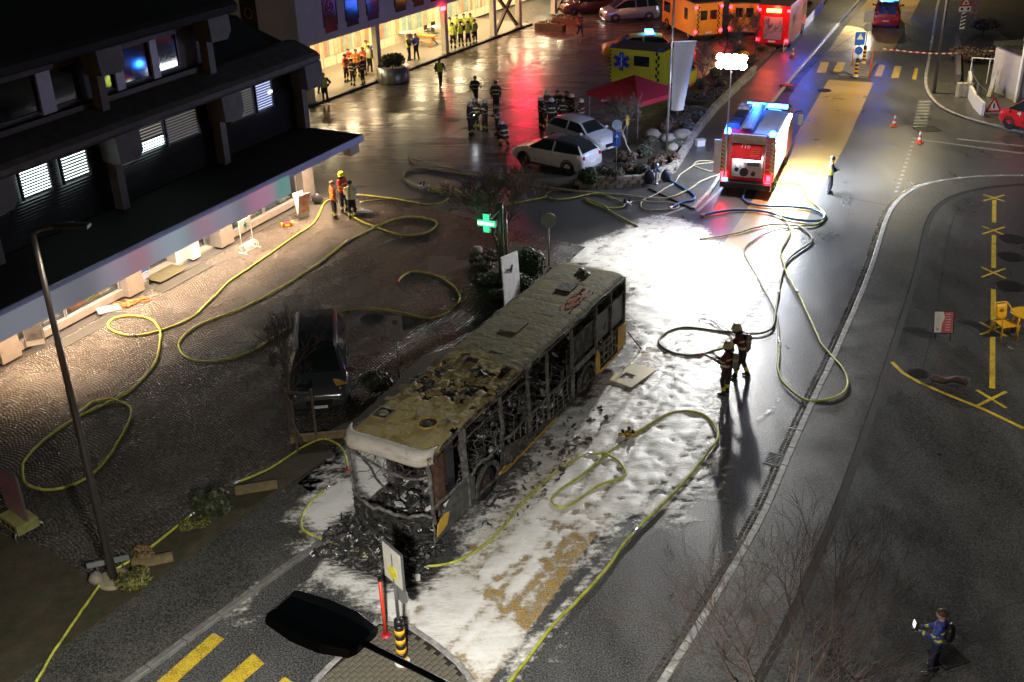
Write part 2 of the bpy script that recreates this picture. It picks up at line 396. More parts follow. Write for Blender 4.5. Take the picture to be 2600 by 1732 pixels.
def kerb_stones(line, par, w=.19, z=.118, m=None):
    for a, b in zip(line[:-1], line[1:]):
        d = (b - a); L = d.length - .018; me = MB(); x, y = L / 2, w / 2; e = .018
        me.add([(-x, -y, -.1), (x, -y, -.1), (x, y, -.1), (-x, y, -.1), (-x, -y, z - e), (x, -y, z - e), (x, y, z - e), (-x, y, z - e),
                (-x + e, -y + e, z), (x - e, -y + e, z), (x - e, y - e, z), (-x + e, y - e, z)],
               [(0, 1, 5, 4), (1, 2, 6, 5), (2, 3, 7, 6), (3, 0, 4, 7), (4, 5, 9, 8), (5, 6, 10, 9), (6, 7, 11, 10), (7, 4, 8, 11), (8, 9, 10, 11)])
        m_ = (a + b) / 2; me.build('kerb_stone', m or M_GRAN, par, loc=(m_.x, m_.y, random.uniform(-.004, .004)), rz=math.atan2(d.y, d.x))
kerb_stones(KS, kerb_r)
def sett_rows(name, line, rows, size, z, par, m):
    b = MB()
    for k in range(rows):
        L = resample([(*p, 0) for p in offset(line, (k + .5) * size)], size)
        for a, c in zip(L[:-1], L[1:]):
            d = c - a; mid = (a + c) / 2; s_ = size * random.uniform(.40, .46)
            ca, sa = d.x / d.length, d.y / d.length; tz = [random.uniform(-.006, .006) for _ in range(4)]; vs = []
            for lv, (kk, zz) in enumerate(((1, z - .03), (.72, z))):
                for i, (sx, sy) in enumerate(((-1, -1), (1, -1), (1, 1), (-1, 1))):
                    lx, ly = sx * s_ * kk, sy * s_ * kk; vs.append((mid.x + ca * lx - sa * ly, mid.y + sa * lx + ca * ly, zz + (tz[i] if lv else 0)))
            b.add(vs, [(4, 5, 6, 7), (0, 1, 5, 4), (1, 2, 6, 5), (2, 3, 7, 6), (3, 0, 4, 7)])
    o = b.build(name, m, par); o['kind'] = 'stuff'; return o
sett_rows('gutter_setts', K3, 2, .13, .012, kerb_r, M_SETT)
k4t = tag(MB().prism(K4 + K4i[::-1], -.04, .09).build('drain_line', M_JOINT), kind='structure')
sett_rows('edge_setts', K4, 2, -.12, .118, k4t, M_GRAN)
kerb_l = thing('kerb', 'granite kerb along the plaza pavement beside the burnt bus', 'kerb')
KL = resample([(*p, 0) for p in offset(KB1, -.10)], 1.0)
kerb_stones(KL, kerb_l, z=.112, m=mat('grey_kerb', (.17, .165, .15), .5, var=.35, scale=6, bump=.2))
sett_rows('gutter_setts', offset(KB1[:6], -.2), 2, -.13, .010, kerb_l, M_SETT)
# side street kerb, upper right
K5 = xy(PL([(2175, -60), (2155, 0), (2139, 98), (2124, 177), (2122, 196), (2133, 226), (2157, 251), (2192, 269), (2232, 281), (2354, 308), (2600, 350)]))
K5 = [tuple(p)[:2] for p in resample(catmull([Vector((*p, 0)) for p in K5], 6), .7)]
K5 = smooth(K5, 3)
sheet('pavement_far', K5 + [(70, 60), (80, 110), (45, 130)], .10, M_PAVE, z0=-.05)
kerb_5 = thing('kerb', 'curved granite kerb round the side street corner by the red van', 'kerb')
kerb_stones(resample([(*p, 0) for p in offset(K5, .10)], 1.1), kerb_5)
# left pavement beside the planting bed, up the street
K6 = xy(PL([(1588, 482), (1625, 445), (1690, 350), (1768, 240), (1830, 165), (1905, 78), (1974, 0), (2010, -50)]))
K6b = xy(PL([(1490, 436), (1545, 401), (1600, 312), (1640, 262), (1735, 172), (1812, 92), (1897, 12), (1940, -50)]))
sheet('pavement_up_street', K6 + K6b[::-1], .10, M_PAVE, z0=-.05)
kerb_6 = thing('kerb', 'pale kerb beside the fire engine running up the street', 'kerb')
kerb_stones(resample([(*p, 0) for p in offset(K6, -.10)], 1.1), kerb_6)
# far wet plaza and terrace under the colonnade
BD = Vector((.5253, .8509)); BN = Vector((-.8509, .5253)); BO = Vector((-11.55, 66.65))
def bw(u, v, z=0): q = BO + BD * u + BN * v; return Vector((q.x, q.y, z))
SLAB = xy(PL([(722, 400), (712, 250)])) + [tuple(bw(-3, -.1))[:2], tuple(bw(24.7, -.1))[:2], tuple(bw(60, -.1))[:2]] + xy(PL([(1700, -60), (1640, 60), (1560, 200), (1400, 380), (1310, 428), (1160, 400), (1000, 392), (900, 420), (790, 438)]))
plaza_far = sheet('wet_square', SLAB, .006, M_SLAB)
jb = MB()
for i in range(13):
    a = bw(i * 3.4 - 2, -1); b = bw(i * 3.4 - 2 , -24)
    jb.bar((a.x, a.y, .0085), (b.x, b.y, .0085), .035, .004)
for k in range(6):
    a = bw(-4, -2.5 - k * 4.2); b = bw(34, -2.5 - k * 4.2); jb.bar((a.x, a.y, .0088), (b.x, b.y, .0088), .035, .004)
o = jb.build('slab_joint', M_JOINT, plaza_far); o['kind'] = 'stuff'
sheet('terrace', [tuple(bw(u, v))[:2] for u, v in ((-3, .0), (26, .0), (26, 9), (-3, 9))], .13, M_TERR, z0=-.05)
tk = MB()
for a, c in ((-.6, 6.35), (9.3, 26)): tk.bar(bw(a, -.1, .075), bw(c, -.1, .075), .22, .17)
tag(tk.build('terrace_edge', M_PATCH), kind='structure')
sheet('bed_soil', xy(PL([(1318, 428), (1400, 392), (1500, 305), (1560, 235), (1640, 170), (1720, 90), (1830, -30), (1925, -30), (1897, 12), (1812, 90), (1735, 168), (1638, 262), (1600, 310), (1545, 398), (1480, 425)])), .32, M_SOIL, z0=-.05)
# far ground beyond the street
sheet('verge', [(34, 66.5), (60, 64), (80, 110), (40, 118)], .12, M_SOIL, z0=-.05)

# ------------------------------------------------------------------ parking bay lines, manholes, gratings
for q in ([(945, 360), (1100, 402), (1098, 405), (944, 363)], [(1340, 560), (1590, 470), (1592, 473), (1342, 564)], [(1390, 392), (1412, 372), (1415, 374), (1394, 394)], [(1600, 485), (1660, 430), (1664, 433), (1606, 488)]):
    poly_px('bay_line', q, .0125, M_WPAINT)
def manhole(px, r, label, z=.101, cx=1.0):
    c = P(px[0], px[1], z); t = thing('manhole_cover', label, 'manhole', c)
    b = MB(); b.lathe([(r, -.02), (r, .012), (r * .88, .012), (r * .86, .004)], (0, 0, 0), 24); b.build('rim', M_IRON, t)
    b = MB(); b.lathe([(r * .85, -.02), (r * .85, .010)], (0, 0, 0), 24)
    for k in range(-3, 4):
        hw = math.sqrt(max(.01, .7 - (k * .23) ** 2)) * r * .85; b.bar((-hw, k * .2 * r, .012), (hw, k * .2 * r, .012), .05 * r, .006)
    b.build('lid', M_IRON, t); t.rotation_euler.z = random.uniform(0, 3)
manhole((2326, 549), .50, 'round iron manhole cover farthest of three beside yellow line')
manhole((2322, 590), .50, 'round iron manhole cover in the middle of three beside yellow line')
manhole((2322, 658), .52, 'round iron manhole cover nearest the yellow chair')
manhole((2110, 859), .33, 'small round iron manhole cover on the yellow arc line')
manhole((855, 733), .42, 'round iron cover among setts beside the black car', .102)
manhole((1528, 885), .32, 'round cover in the foam beside the yellow panel', .02)
manhole((1895, 208), .42, 'round iron cover in the lane left of the ochre strip', .003)
manhole((1040, 275), .45, 'round cover in the wet square near the walker', .01)
def grating(px, L, W, rz, label, z=.004, nb=8):
    c = P(px[0], px[1], z); t = thing('drain_grating', label, 'drain', c, rz)
    b = MB(); b.bar((-L / 2, -W / 2, 0), (L / 2, -W / 2, 0), .03, .03); b.bar((-L / 2, W / 2, 0), (L / 2, W / 2, 0), .03, .03)
    b.bar((-L / 2, -W / 2, 0), (-L / 2, W / 2, 0), .03, .03); b.bar((L / 2, -W / 2, 0), (L / 2, W / 2, 0), .03, .03); b.build('frame', M_IRON, t)
    MB().bbox(-L / 2, L / 2, -W / 2, W / 2, -.02, -.003).build('pit', M_PATCH, t)
    for k in range(nb):
        x = -L / 2 + L * (k + .5) / nb; MB().bbox(x - L / nb * .22, x + L / nb * .22, -W / 2 + .015, W / 2 - .015, -.003, .012).build('bar', M_IRON, t)
grating((1779, 1056), .62, .42, R(61), 'slotted drain grating in the gutter beside the right kerb')
grating((2130, 297), 1.25, .9, R(6), 'wide drain grating in the road below the side street corner', nb=7)
grating((2180, 1508), .62, .62, R(20), 'metal foot grating beside the person in blue and yellow', .112, nb=9)
# yellow bus-stop markings on the forecourt
FZ = .1055
def ystrip(pts, w, name='yellow_marking'):
    L = [(p.x, p.y) for p in PL(pts, FZ)]; sheet(name, offset(L, w / 2) + offset(L, -w / 2)[::-1], FZ, M_YPAINT)
for a, b in (((2285, 461), (2283, 573)), ((2283, 603), (2281, 690)), ((2284, 700), (2281, 742)), ((2282, 778), (2280, 892))): pass
for a, b in (((2286, 460), (2285, 512)), ((2285, 540), (2284, 616)), ((2284, 665), (2283, 750)), ((2282, 775), (2281, 893))): ystrip([a, b], .17)
_n = 0
for x, y in ((2285, 455), (2284, 530), (2284, 627), (2283, 757), (2279, 917)):
    s = 24 + (y - 455) * .022; t_ = 8 + (y - 455) * .028; FZ = .1055 + .0012 * (_n % 3 + 1); _n += 1
    ystrip([(x - s, y - t_), (x + s, y + t_)], .11); FZ += .0012; ystrip([(x - s, y + t_ * .8), (x + s, y - t_ * .8)], .11)
FZ = .1054
ystrip([(2050, 832), (2075, 857), (2115, 880), (2180, 908), (2260, 940), (2354, 985)], .13)
MB_cr = MB()
def seam_or_shadow(pts, w=.02, z=.1045):
    L = [(p.x, p.y) for p in PL(pts, z)]; o = sheet('tar_or_shadow_line', offset(L, w / 2) + offset(L, -w / 2)[::-1], z, M_PATCH)
seam_or_shadow([(2230, 455), (2195, 490), (2180, 540), (2170, 600), (2150, 740), (2120, 850)])
seam_or_shadow([(2115, 900), (2090, 935), (2100, 965), (2140, 990), (2140, 1010), (2060, 1060)])
seam_or_shadow([(2140, 1010), (2230, 1060), (2330, 1085)])
seam_or_shadow([(1330, 1110), (1500, 1130), (1690, 1160)], .02, .0052)
seam_or_shadow([(1912, 448), (2040, 472)], .06, .0052)  # the officer's cast shadow, painted as a dark line on the road
# ================================================================== FIRE-FIGHTING FOAM
def foam_mat():
    m = bpy.data.materials.new('extinguishing_foam'); m.use_nodes = True
    n = m.node_tree.nodes; l = m.node_tree.links; b = n['Principled BSDF']; out = n['Material Output']
    at = n.new('ShaderNodeAttribute'); at.attribute_name = 'foam'       # R density, G soot, B tint
    sep = n.new('ShaderNodeSeparateColor'); l.new(at.outputs['Color'], sep.inputs[0])
    tc = n.new('ShaderNodeTexCoord'); mp = n.new('ShaderNodeMapping'); mp.inputs['Rotation'].default_value = (0, 0, R(-62)); mp.inputs['Scale'].default_value = (.8, 2.6, 1)
    l.new(tc.outputs['Object'], mp.inputs[0])
    def noise(s, d, r=.6, v=mp):
        q = n.new('ShaderNodeTexNoise'); q.inputs['Scale'].default_value = s; q.inputs['Detail'].default_value = d; q.inputs['Roughness'].default_value = r
        l.new(v.outputs[0] if v is mp else tc.outputs['Object'], q.inputs['Vector']); return q
    n1 = noise(1.3, 8, .68); n2 = noise(9, 4, .6, None); n3 = noise(5.0, 6, .7)
    def math_(op, a, c, clamp=False):
        q = n.new('ShaderNodeMath'); q.operation = op; q.use_clamp = clamp
        for i, v in enumerate((a, c)):
            if isinstance(v, (int, float)): q.inputs[i].default_value = v
            else: l.new(v, q.inputs[i])
        return q.outputs[0]
    nn = math_('ADD', math_('MULTIPLY', math_('SUBTRACT', n1.outputs[0], .5), 1.45), math_('MULTIPLY', math_('SUBTRACT', n2.outputs[0], .5), 1.1))
    d = math_('ADD', sep.outputs[0], nn)
    mr = n.new('ShaderNodeMapRange'); mr.inputs[1].default_value = .22; mr.inputs[2].default_value = .80; l.new(d, mr.inputs[0])
    ramp = n.new('ShaderNodeValToRGB'); e = ramp.color_ramp.elements
    e[0].position = .0; e[0].color = (.40, .38, .34, 1); e[1].position = .95; e[1].color = (.82, .80, .76, 1); q = e.new(.5); q.color = (.68, .66, .61, 1)
    l.new(d, ramp.inputs[0])
    # tan tint (foam thinned over the ochre paint), soot specks
    mt = n.new('ShaderNodeMixRGB'); mt.inputs[2].default_value = (.36, .25, .11, 1); l.new(math_('MULTIPLY', sep.outputs[2], math_('SUBTRACT', 1.25, d, True)), mt.inputs[0]); l.new(ramp.outputs[0], mt.inputs[1])
    ms = n.new('ShaderNodeMixRGB'); ms.inputs[2].default_value = (.03, .028, .025, 1); l.new(mt.outputs[0], ms.inputs[1])
    mr2 = n.new('ShaderNodeMapRange'); mr2.inputs[1].default_value = .52; mr2.inputs[2].default_value = .70
    l.new(math_('ADD', math_('MULTIPLY', n3.outputs[0], .75), math_('MULTIPLY', sep.outputs[1], .36)), mr2.inputs[0]); l.new(mr2.outputs[0], ms.inputs[0])
    l.new(ms.outputs[0], b.inputs['Base Color'])
    b.inputs['Roughness'].default_value = .42
    bp = n.new('ShaderNodeBump'); bp.inputs['Strength'].default_value = .55; bp.inputs['Distance'].default_value = .05
    l.new(math_('ADD', n1.outputs[0], math_('MULTIPLY', n3.outputs[0], .5)), bp.inputs['Height']); l.new(bp.outputs[0], b.inputs['Normal'])
    tr = n.new('ShaderNodeBsdfTransparent'); mix = n.new('ShaderNodeMixShader')
    l.new(mr.outputs[0], mix.inputs[0]); l.new(tr.outputs[0], mix.inputs[1]); l.new(b.outputs[0], mix.inputs[2]); l.new(mix.outputs[0], out.inputs['Surface'])
    return m
def sdf(X, Y, poly):
    d = np.full(X.shape, 1e9); n = len(poly)
    for i in range(n):
        ax, ay = poly[i][:2]; bx, by = poly[(i + 1) % n][:2]; ex, ey = bx - ax, by - ay
        t = np.clip(((X - ax) * ex + (Y - ay) * ey) / (ex * ex + ey * ey + 1e-9), 0, 1)
        d = np.minimum(d, np.hypot(X - ax - t * ex, Y - ay - t * ey))
    return np.where(pip(X, Y, poly), d, -d)
def build_foam():
    s = .09; x = np.arange(-9, 13, s); y = np.arange(14.5, 46.5, s); X, Y = np.meshgrid(x, y)
    px = lambda L: xy(PL(L))
    A = px([(1255, 600), (1340, 562), (1440, 520), (1500, 492), (1565, 496), (1640, 522), (1655, 560), (1740, 600), (1770, 640), (1735, 720), (1690, 770), (1640, 840), (1560, 930), (1500, 1000), (1440, 1060), (1420, 900), (1440, 760), (1440, 640), (1330, 610)])
    Bp = px([(1420, 820), (1640, 830), (1650, 960), (1655, 1090), (1590, 1190), (1470, 1230), (1340, 1350), (1270, 1460), (1140, 1590), (1060, 1560), (960, 1490), (870, 1430), (815, 1400), (745, 1370), (640, 1320), (560, 1400), (535, 1392), (640, 1290), (700, 1235), (672, 1200), (690, 1140), (770, 1070), (820, 1040), (850, 1180), (1000, 1290), (1250, 1010)])
    Hh = px([(575, 1412), (640, 1302), (690, 1280), (748, 1268), (742, 1296), (700, 1336), (660, 1350), (615, 1395)])
    H2 = px([(735, 1345), (790, 1385), (850, 1420), (830, 1470), (700, 1420)])
    L2 = px([(840, 880), (900, 850), (960, 835), (1000, 860), (930, 900), (850, 905)])
    wob = (fbm(X * .45, Y * .45, 5) - .5) * 2.2
    def soft(poly, w): return np.clip((sdf(X, Y, poly) + wob * w) / (2 * w) + .5, 0, 1)
    D = np.maximum(soft(A, .5) * 1.0, soft(Bp, .75) * 1.10)
    D = np.maximum(D, soft(L2, .5) * .55)
    SPR = px([(1795, 878), (1806, 890), (1792, 938), (1748, 974), (1733, 970), (1775, 930)]); D = np.maximum(D, soft(SPR, .12) * .75)
    D -= soft(Hh, .16) * 1.2; D -= soft(H2, .3) * .5
    L3 = px([(770, 1070), (850, 985), (905, 1000), (950, 1075), (935, 1150), (860, 1190), (800, 1120)]); D = np.maximum(D, soft(L3, .3) * .98)
    rn = random.Random(5)
    for tr_ in range(46):
        cx_, cy_ = rn.choice([(rn.uniform(0, 7), rn.uniform(24, 38)), (rn.uniform(-3, 4), rn.uniform(18, 26))]); hd = rn.uniform(0, 6.28)
        for st_ in range(rn.randint(6, 16)):
            hd += rn.gauss(0, .18); cx_ += .38 * math.cos(hd); cy_ += .38 * math.sin(hd); sd = .13 * (1 if st_ % 2 else -1); fx_, fy_ = cx_ - sd * math.sin(hd), cy_ + sd * math.cos(hd)
            i0, j0 = int((fy_ - 14.5) / s), int((fx_ + 9) / s)
            if 3 < i0 < X.shape[0] - 4 and 3 < j0 < X.shape[1] - 4:
                sl_ = (slice(i0 - 3, i0 + 4), slice(j0 - 3, j0 + 4)); ex, ey = X[sl_] - fx_, Y[sl_] - fy_; a_ = ex * math.cos(hd) + ey * math.sin(hd); b_ = -ex * math.sin(hd) + ey * math.cos(hd)
                D[sl_] -= .55 * np.exp(-((a_ / .17) ** 2 + (b_ / .08) ** 2))
    for x0_, x1_, off_ in ((-9, 12, -1.9), (-9, 9, -3.7), (-6, 12, -4.3), (-8, 10, -2.5)):   # tyre and drag tracks
        la_ = (X + 2.092) * math.cos(1.0606) + (Y - 22.662) * math.sin(1.0606); lb_ = -(X + 2.092) * math.sin(1.0606) + (Y - 22.662) * math.cos(1.0606)
        D -= .38 * np.exp(-((lb_ - off_ - .25 * np.sin(la_ * .35 + off_)) / .10) ** 2) * ((la_ > x0_) & (la_ < x1_)) * (.4 + .8 * fbm(la_ * 1.5, lb_ * 0, 77))
    # right lane stays mostly clear, with wheel and boot streaks
    B0 = np.array((-2.092, 22.662)); fx = np.array((math.cos(1.0606), math.sin(1.0606))); lt = np.array((-fx[1], fx[0]))
    la = (X - B0[0]) * fx[0] + (Y - B0[1]) * fx[1]; lb = (X - B0[0]) * lt[0] + (Y - B0[1]) * lt[1]
    under = (la > -.2) & (la < 12.2) & (lb > -1.3) & (lb < 2.7)
    D = np.where(under, np.minimum(D, .80), D)
    str_ = fbm(la * .5, lb * 3.2, 21); D = D - np.clip(.55 - str_, 0, 1) * .85 * (D < 1.05)
    soot = np.exp(-((np.maximum(0, np.abs(la + .45) - .75) / .55) ** 2 + (np.maximum(0, np.abs(lb - 1.3) - 1.4) / .6) ** 2)) * .95
    soot = np.maximum(soot, .22 * np.exp(-((lb + .5) / 1.2) ** 2) * ((la > 2) & (la < 9)))
    soot += .20 * (fbm(X * .6, Y * .6, 31) - .5)
    oc = pip(X, Y, OR + OL[::-1]).astype(float)
    OCX = px([(1165, 1415), (1250, 1310), (1330, 1235), (1410, 1165), (1395, 1230), (1300, 1355), (1215, 1450)]); D -= .55 * soft(OCX, .35) * (D < 1.2)
    tint = np.clip(oc * .45 + .04 + .5 * soft(OCX, .6), 0, 1) * (1 - .75 * soft(A, 1.2))
    ok = D > .02; Z = .008 + .085 * np.clip(D, 0, 1.1) * (fbm(X * 2.6, Y * 2.6, 9, 5) - .2) + .03 * np.clip(D - .3, 0, 1); Z = np.maximum(Z, .008)
    Z = np.where(sdf(X, Y, KB1 + KB2[::-1]) > -.05, Z + .105, Z)
    idx = -np.ones(X.shape, int); vk = np.zeros(X.shape, bool)
    f = ok[:-1, :-1] | ok[1:, :-1] | ok[:-1, 1:] | ok[1:, 1:]
    for a, b in ((0, 0), (1, 0), (0, 1), (1, 1)): vk[a:a + f.shape[0], b:b + f.shape[1]] |= f
    idx[vk] = np.arange(vk.sum()); V = np.stack([X[vk], Y[vk], Z[vk]], -1)
    i, j = np.nonzero(f); Fq = np.stack([idx[i, j], idx[i, j + 1], idx[i + 1, j + 1], idx[i + 1, j]], -1)
    o = npmesh('foam', V, Fq, foam_mat(), smooth=True)
    ca = o.data.color_attributes.new('foam', 'FLOAT_COLOR', 'POINT')
    col = np.stack([np.clip(D[vk], 0, 1.2), np.clip(soot[vk], 0, 1), tint[vk], np.ones(vk.sum())], -1).astype(np.float32)
    ca.data.foreach_set('color', col.ravel())
    tag(o, 'white fire-fighting foam spread over the road round the burnt bus', 'foam', kind='stuff')
build_foam()
# ================================================================== BUILDINGS
M_DARKWALL = mat('dark_render', (.07, .068, .072), .7, var=.3, scale=1.5, bump=.2)
M_DARKMET = mat('dark_sheet_metal', (.022, .022, .024), .45, .3, var=.3, scale=2)
M_ROOF = mat('bitumen_roof', (.012, .012, .013), .85, var=.3, scale=1.2, bump=.3)
M_CONC = mat('exposed_concrete', (.13, .12, .12), .7, var=.22, scale=2.5, bump=.25)
M_STONE = mat('pale_stone_column', (.32, .29, .26), .6, var=.15, scale=3, bump=.15)
M_GLASS = mat('window_glass', (.012, .014, .016), .05, var=0, spec=.9)
M_LIT = emat('lit_room', (.82, 1., .93), 4.0)
M_LITB = emat('dim_lit_room', (.55, .62, 1.), .7)
M_LITW = emat('warm_dim_room', (1., .9, .7), .14)
M_SLAT = mat('blind_slats', (.10, .11, .11), .5, .3, var=.1)
M_FRAME = mat('window_frame', (.30, .30, .34), .5, var=.1)
M_SHOPIN = mat('shop_interior', (.34, .33, .30), .6, var=.4, scale=1.2)
M_RUG = mat('rubber_mat', (.05, .05, .045), .8, var=.3)
M_WHITE = mat('white_paint', (.75, .75, .74), .45, var=.08)
M_BLACK = mat('black_plastic', (.012, .012, .013), .4, var=.2)
M_STEEL = mat('galvanised_steel', (.42, .43, .44), .35, .85, var=.2, scale=8)
UA = R(62.56)
off = thing('office_building', 'dark three-storey office building with shop canopy and slatted blinds', 'building', (-16.95, 34.37, 0), UA)
def offw(u, v, z=0): q = Matrix.Rotation(UA, 3, 'Z') @ Vector((u, v, 0)); return Vector((q.x - 16.95, q.y + 34.37, z))
X0 = -12
# ground floor shell
b = MB(); b.bbox(X0, 17.1, 4.2, 4.5, 0, 3.3); b.bbox(X0, 17.1, .5, 4.2, .0, .10); b.bbox(16.85, 17.1, .5, 4.2, .1, 3.3); b.bbox(X0, 17.1, .3, 4.5, 3.0, 3.3)
b.build('shop_shell', M_SHOPIN, off)
for u in (0, 5.97, 11.36, 17.25):
    b = MB(); b.bbox(u - .82, u, 0, .62, .09, 3.4); b.build('column', M_STONE, off)
b = MB(); b.bbox(-9.5, -.85, .3, .6, .09, 3.3); b.build('wall', M_DARKWALL, off)
M_SHOPG = mat('shop_glass', (.02, .03, .03), .04, var=0, spec=.8, alpha=.35)
def shop_pane(u0, u1, z0=.42, z1=2.9, v=.42):
    w_ = MB().bbox(u0, u1, v - .01, v + .01, z0, z1).build('shop_window', M_SHOPG, off)
    f = MB()
    for a, c in ((u0, u0 + .05), (u1 - .05, u1)): f.bbox(a, c, v - .04, v + .04, z0, z1)
    f.bbox(u0, u1, v - .041, v + .041, z1 - .06, z1); f.bbox(u0, u1, v - .041, v + .041, z0 - .05, z0); f.build('frame', M_FRAME, w_)
for a, c in ((.05, 2.4), (2.45, 5.1), (11.42, 13.9), (13.95, 16.4)): shop_pane(a, c)
for a, c in ((.0, 5.15), (11.36, 16.43)): MB().bbox(a, c, .30, .52, .09, .37).build('plinth', M_STONE, off)
shop_pane(6.2, 7.4, .12, 2.6, 1.2); shop_pane(7.45, 8.5, .12, 2.6, 1.2); shop_pane(9.6, 10.5, .12, 2.6, .9)
for k, (u, c_) in enumerate(((.7, (.75, .72, .66)), (1.6, (.8, .78, .7)), (2.9, (.6, .25, .12)), (3.6, (.35, .45, .2)), (4.3, (.7, .7, .6)), (12.2, (.3, .4, .42)), (13.1, (.7, .75, .78)), (14.3, (.28, .4, .5)), (15.4, (.6, .7, .75)))):
    b = MB(); b.bbox(u, u + .75, .62, .9, .38, .46); b.bbox(u + .05, u + .7, .7, .76, .46, 1.15 + .3 * (k % 2)); b.build('shop_display', mat('display_%d' % k, c_, .6, var=.55, scale=5), off)
lamp('shop_light', 'AREA', (3, 2.2, 2.95), 26, (1, .95, .8), off, 5, .4); lamp('shop_light', 'AREA', (13.8, 2.2, 2.95), 22, (.85, 1, .95), off, 5, .4)
# doormats, bay recess pieces
b = MB(); b.bbox(8.45, 9.6, .6, 1.1, .1, 2.9); b.build('wall_pier', M_WHITE, off)
b = MB(); b.bbox(9.0, 9.45, .2, .58, .12, 1.75); b.bbox(8.97, 9.48, .17, .61, 1.75, 1.8); tag(b.build('vending_cabinet', M_WHITE, None), 'white upright cabinet beside the shop entrance doors', 'cabinet')
bpy.data.objects['vending_cabinet'].location = off.location; bpy.data.objects['vending_cabinet'].rotation_euler.z = UA
def local_thing(name, mb, m, label, cat, group=None, smooth=False):
    o = mb.build(name, m, None, smooth); o.location = off.location; o.rotation_euler.z = UA; return tag(o, label, cat, group)
local_thing('door_mat', MB().bbox(6.7, 8.3, -.15, .75, .112, .122), mat('olive_mat', (.10, .095, .05), .8, var=.3), 'olive door mat in front of the shop entrance', 'mat')
local_thing('door_mat', MB().bbox(6.0, 8.9, -.95, -.35, .112, .124), M_RUG, 'long grey rubber mat outside the shop entrance', 'mat')
local_thing('door_mat', MB().bbox(1.0, 3.9, -1.0, -.42, .112, .124), M_RUG, 'long grey mat below the left shop window', 'mat')
# canopy
b = MB(); b.bbox(X0, 17.1, -3.0, .5, 3.3, 3.5); b.build('canopy', M_ROOF, off)
b = MB(); b.bbox(X0, 17.12, -3.06, -3.0, 3.22, 3.52); b.bbox(17.1, 17.16, -3.06, .2, 3.22, 3.52); b.build('canopy_edge', mat('blue_lit_trim', (.36, .38, .62), .4, .2, var=.1), off)  # bluish light on the canopy edge is put into its colour
b = MB(); b.bbox(16.3, 17.0, -2.9, -2.5, 2.75, 3.22); b.build('canopy_end_panel', M_STONE, off)
b = MB(); b.bbox(14.95, 15.35, -.7, -.3, 2.2, 3.2); b.build('heater_box', M_DARKMET, off)
def sign_mat():
    m = bpy.data.materials.new('backlit_shop_sign'); m.use_nodes = True; n = m.node_tree.nodes; l = m.node_tree.links; bs = n['Principled BSDF']
    tc = n.new('ShaderNodeTexCoord'); sx = n.new('ShaderNodeSeparateXYZ'); l.new(tc.outputs['Object'], sx.inputs[0])
    mr = n.new('ShaderNodeMapRange'); mr.inputs[1].default_value = -3; mr.inputs[2].default_value = 12; l.new(sx.outputs[0], mr.inputs[0])
    rp = n.new('ShaderNodeValToRGB'); rp.color_ramp.interpolation = 'B_SPLINE'; e = rp.color_ramp.elements
    st = [(0, (.21, .22, .27)), (.12, (.25, .26, .31)), (.24, (.13, .13, .15)), (.31, (.38, .35, .42)), (.37, (.36, .24, .30)), (.42, (.46, .22, .27)), (.45, (.32, .33, .40)), (.53, (.36, .46, .52)), (.58, (.26, .28, .32)), (.63, (.48, .24, .30)), (.67, (.32, .3, .38)), (.73, (.30, .29, .36)), (.77, (.2, .2, .24)), (.82, (.50, .22, .33)), (.89, (.50, .25, .35)), (.92, (.15, .33, .29)), (.95, (.14, .35, .30)), (1, (.28, .29, .34))]
    e[0].position = 0; e[0].color = (*st[0][1], 1); e[1].position = 1; e[1].color = (*st[-1][1], 1)
    for p_, c_ in st[1:-1]: q = e.new(p_); q.color = (*c_, 1)
    l.new(mr.outputs[0], rp.inputs[0]); l.new(rp.outputs[0], bs.inputs['Base Color']); l.new(rp.outputs[0], bs.inputs['Emission Color']); bs.inputs['Emission Strength'].default_value = .26
    bs.inputs['Roughness'].default_value = .5
    return m
b = MB(); b.bbox(X0, 11.6, -3.16, -3.07, 2.62, 3.36); b.build('sign_band', sign_mat(), off)
for u in np.arange(-1, 17, 1.9):
    MB().bbox(u - .12, u + .12, -1.5, -1.26, 3.27, 3.30).build('downlight', emat('downlight_lens', (1, .82, .58), 3), off)
    lamp('downlight_lamp', 'SPOT', (u, -1.38, 3.26), 950, (1, .64, .37), off, .10, angle=R(118), blend=.9)
for u in (2.2, 4.4, 8.2, 10.5, 16.3):
    MB().bbox(u - .3, u + .3, -.32, -.12, 3.26, 3.299).build('soffit_light', emat('soffit_lens', (1, .93, .84), 6), off)
    lamp('soffit_lamp', 'SPOT', (u, -.22, 3.22), 240, (1, .90, .78), off, .16, angle=R(160), blend=.5)
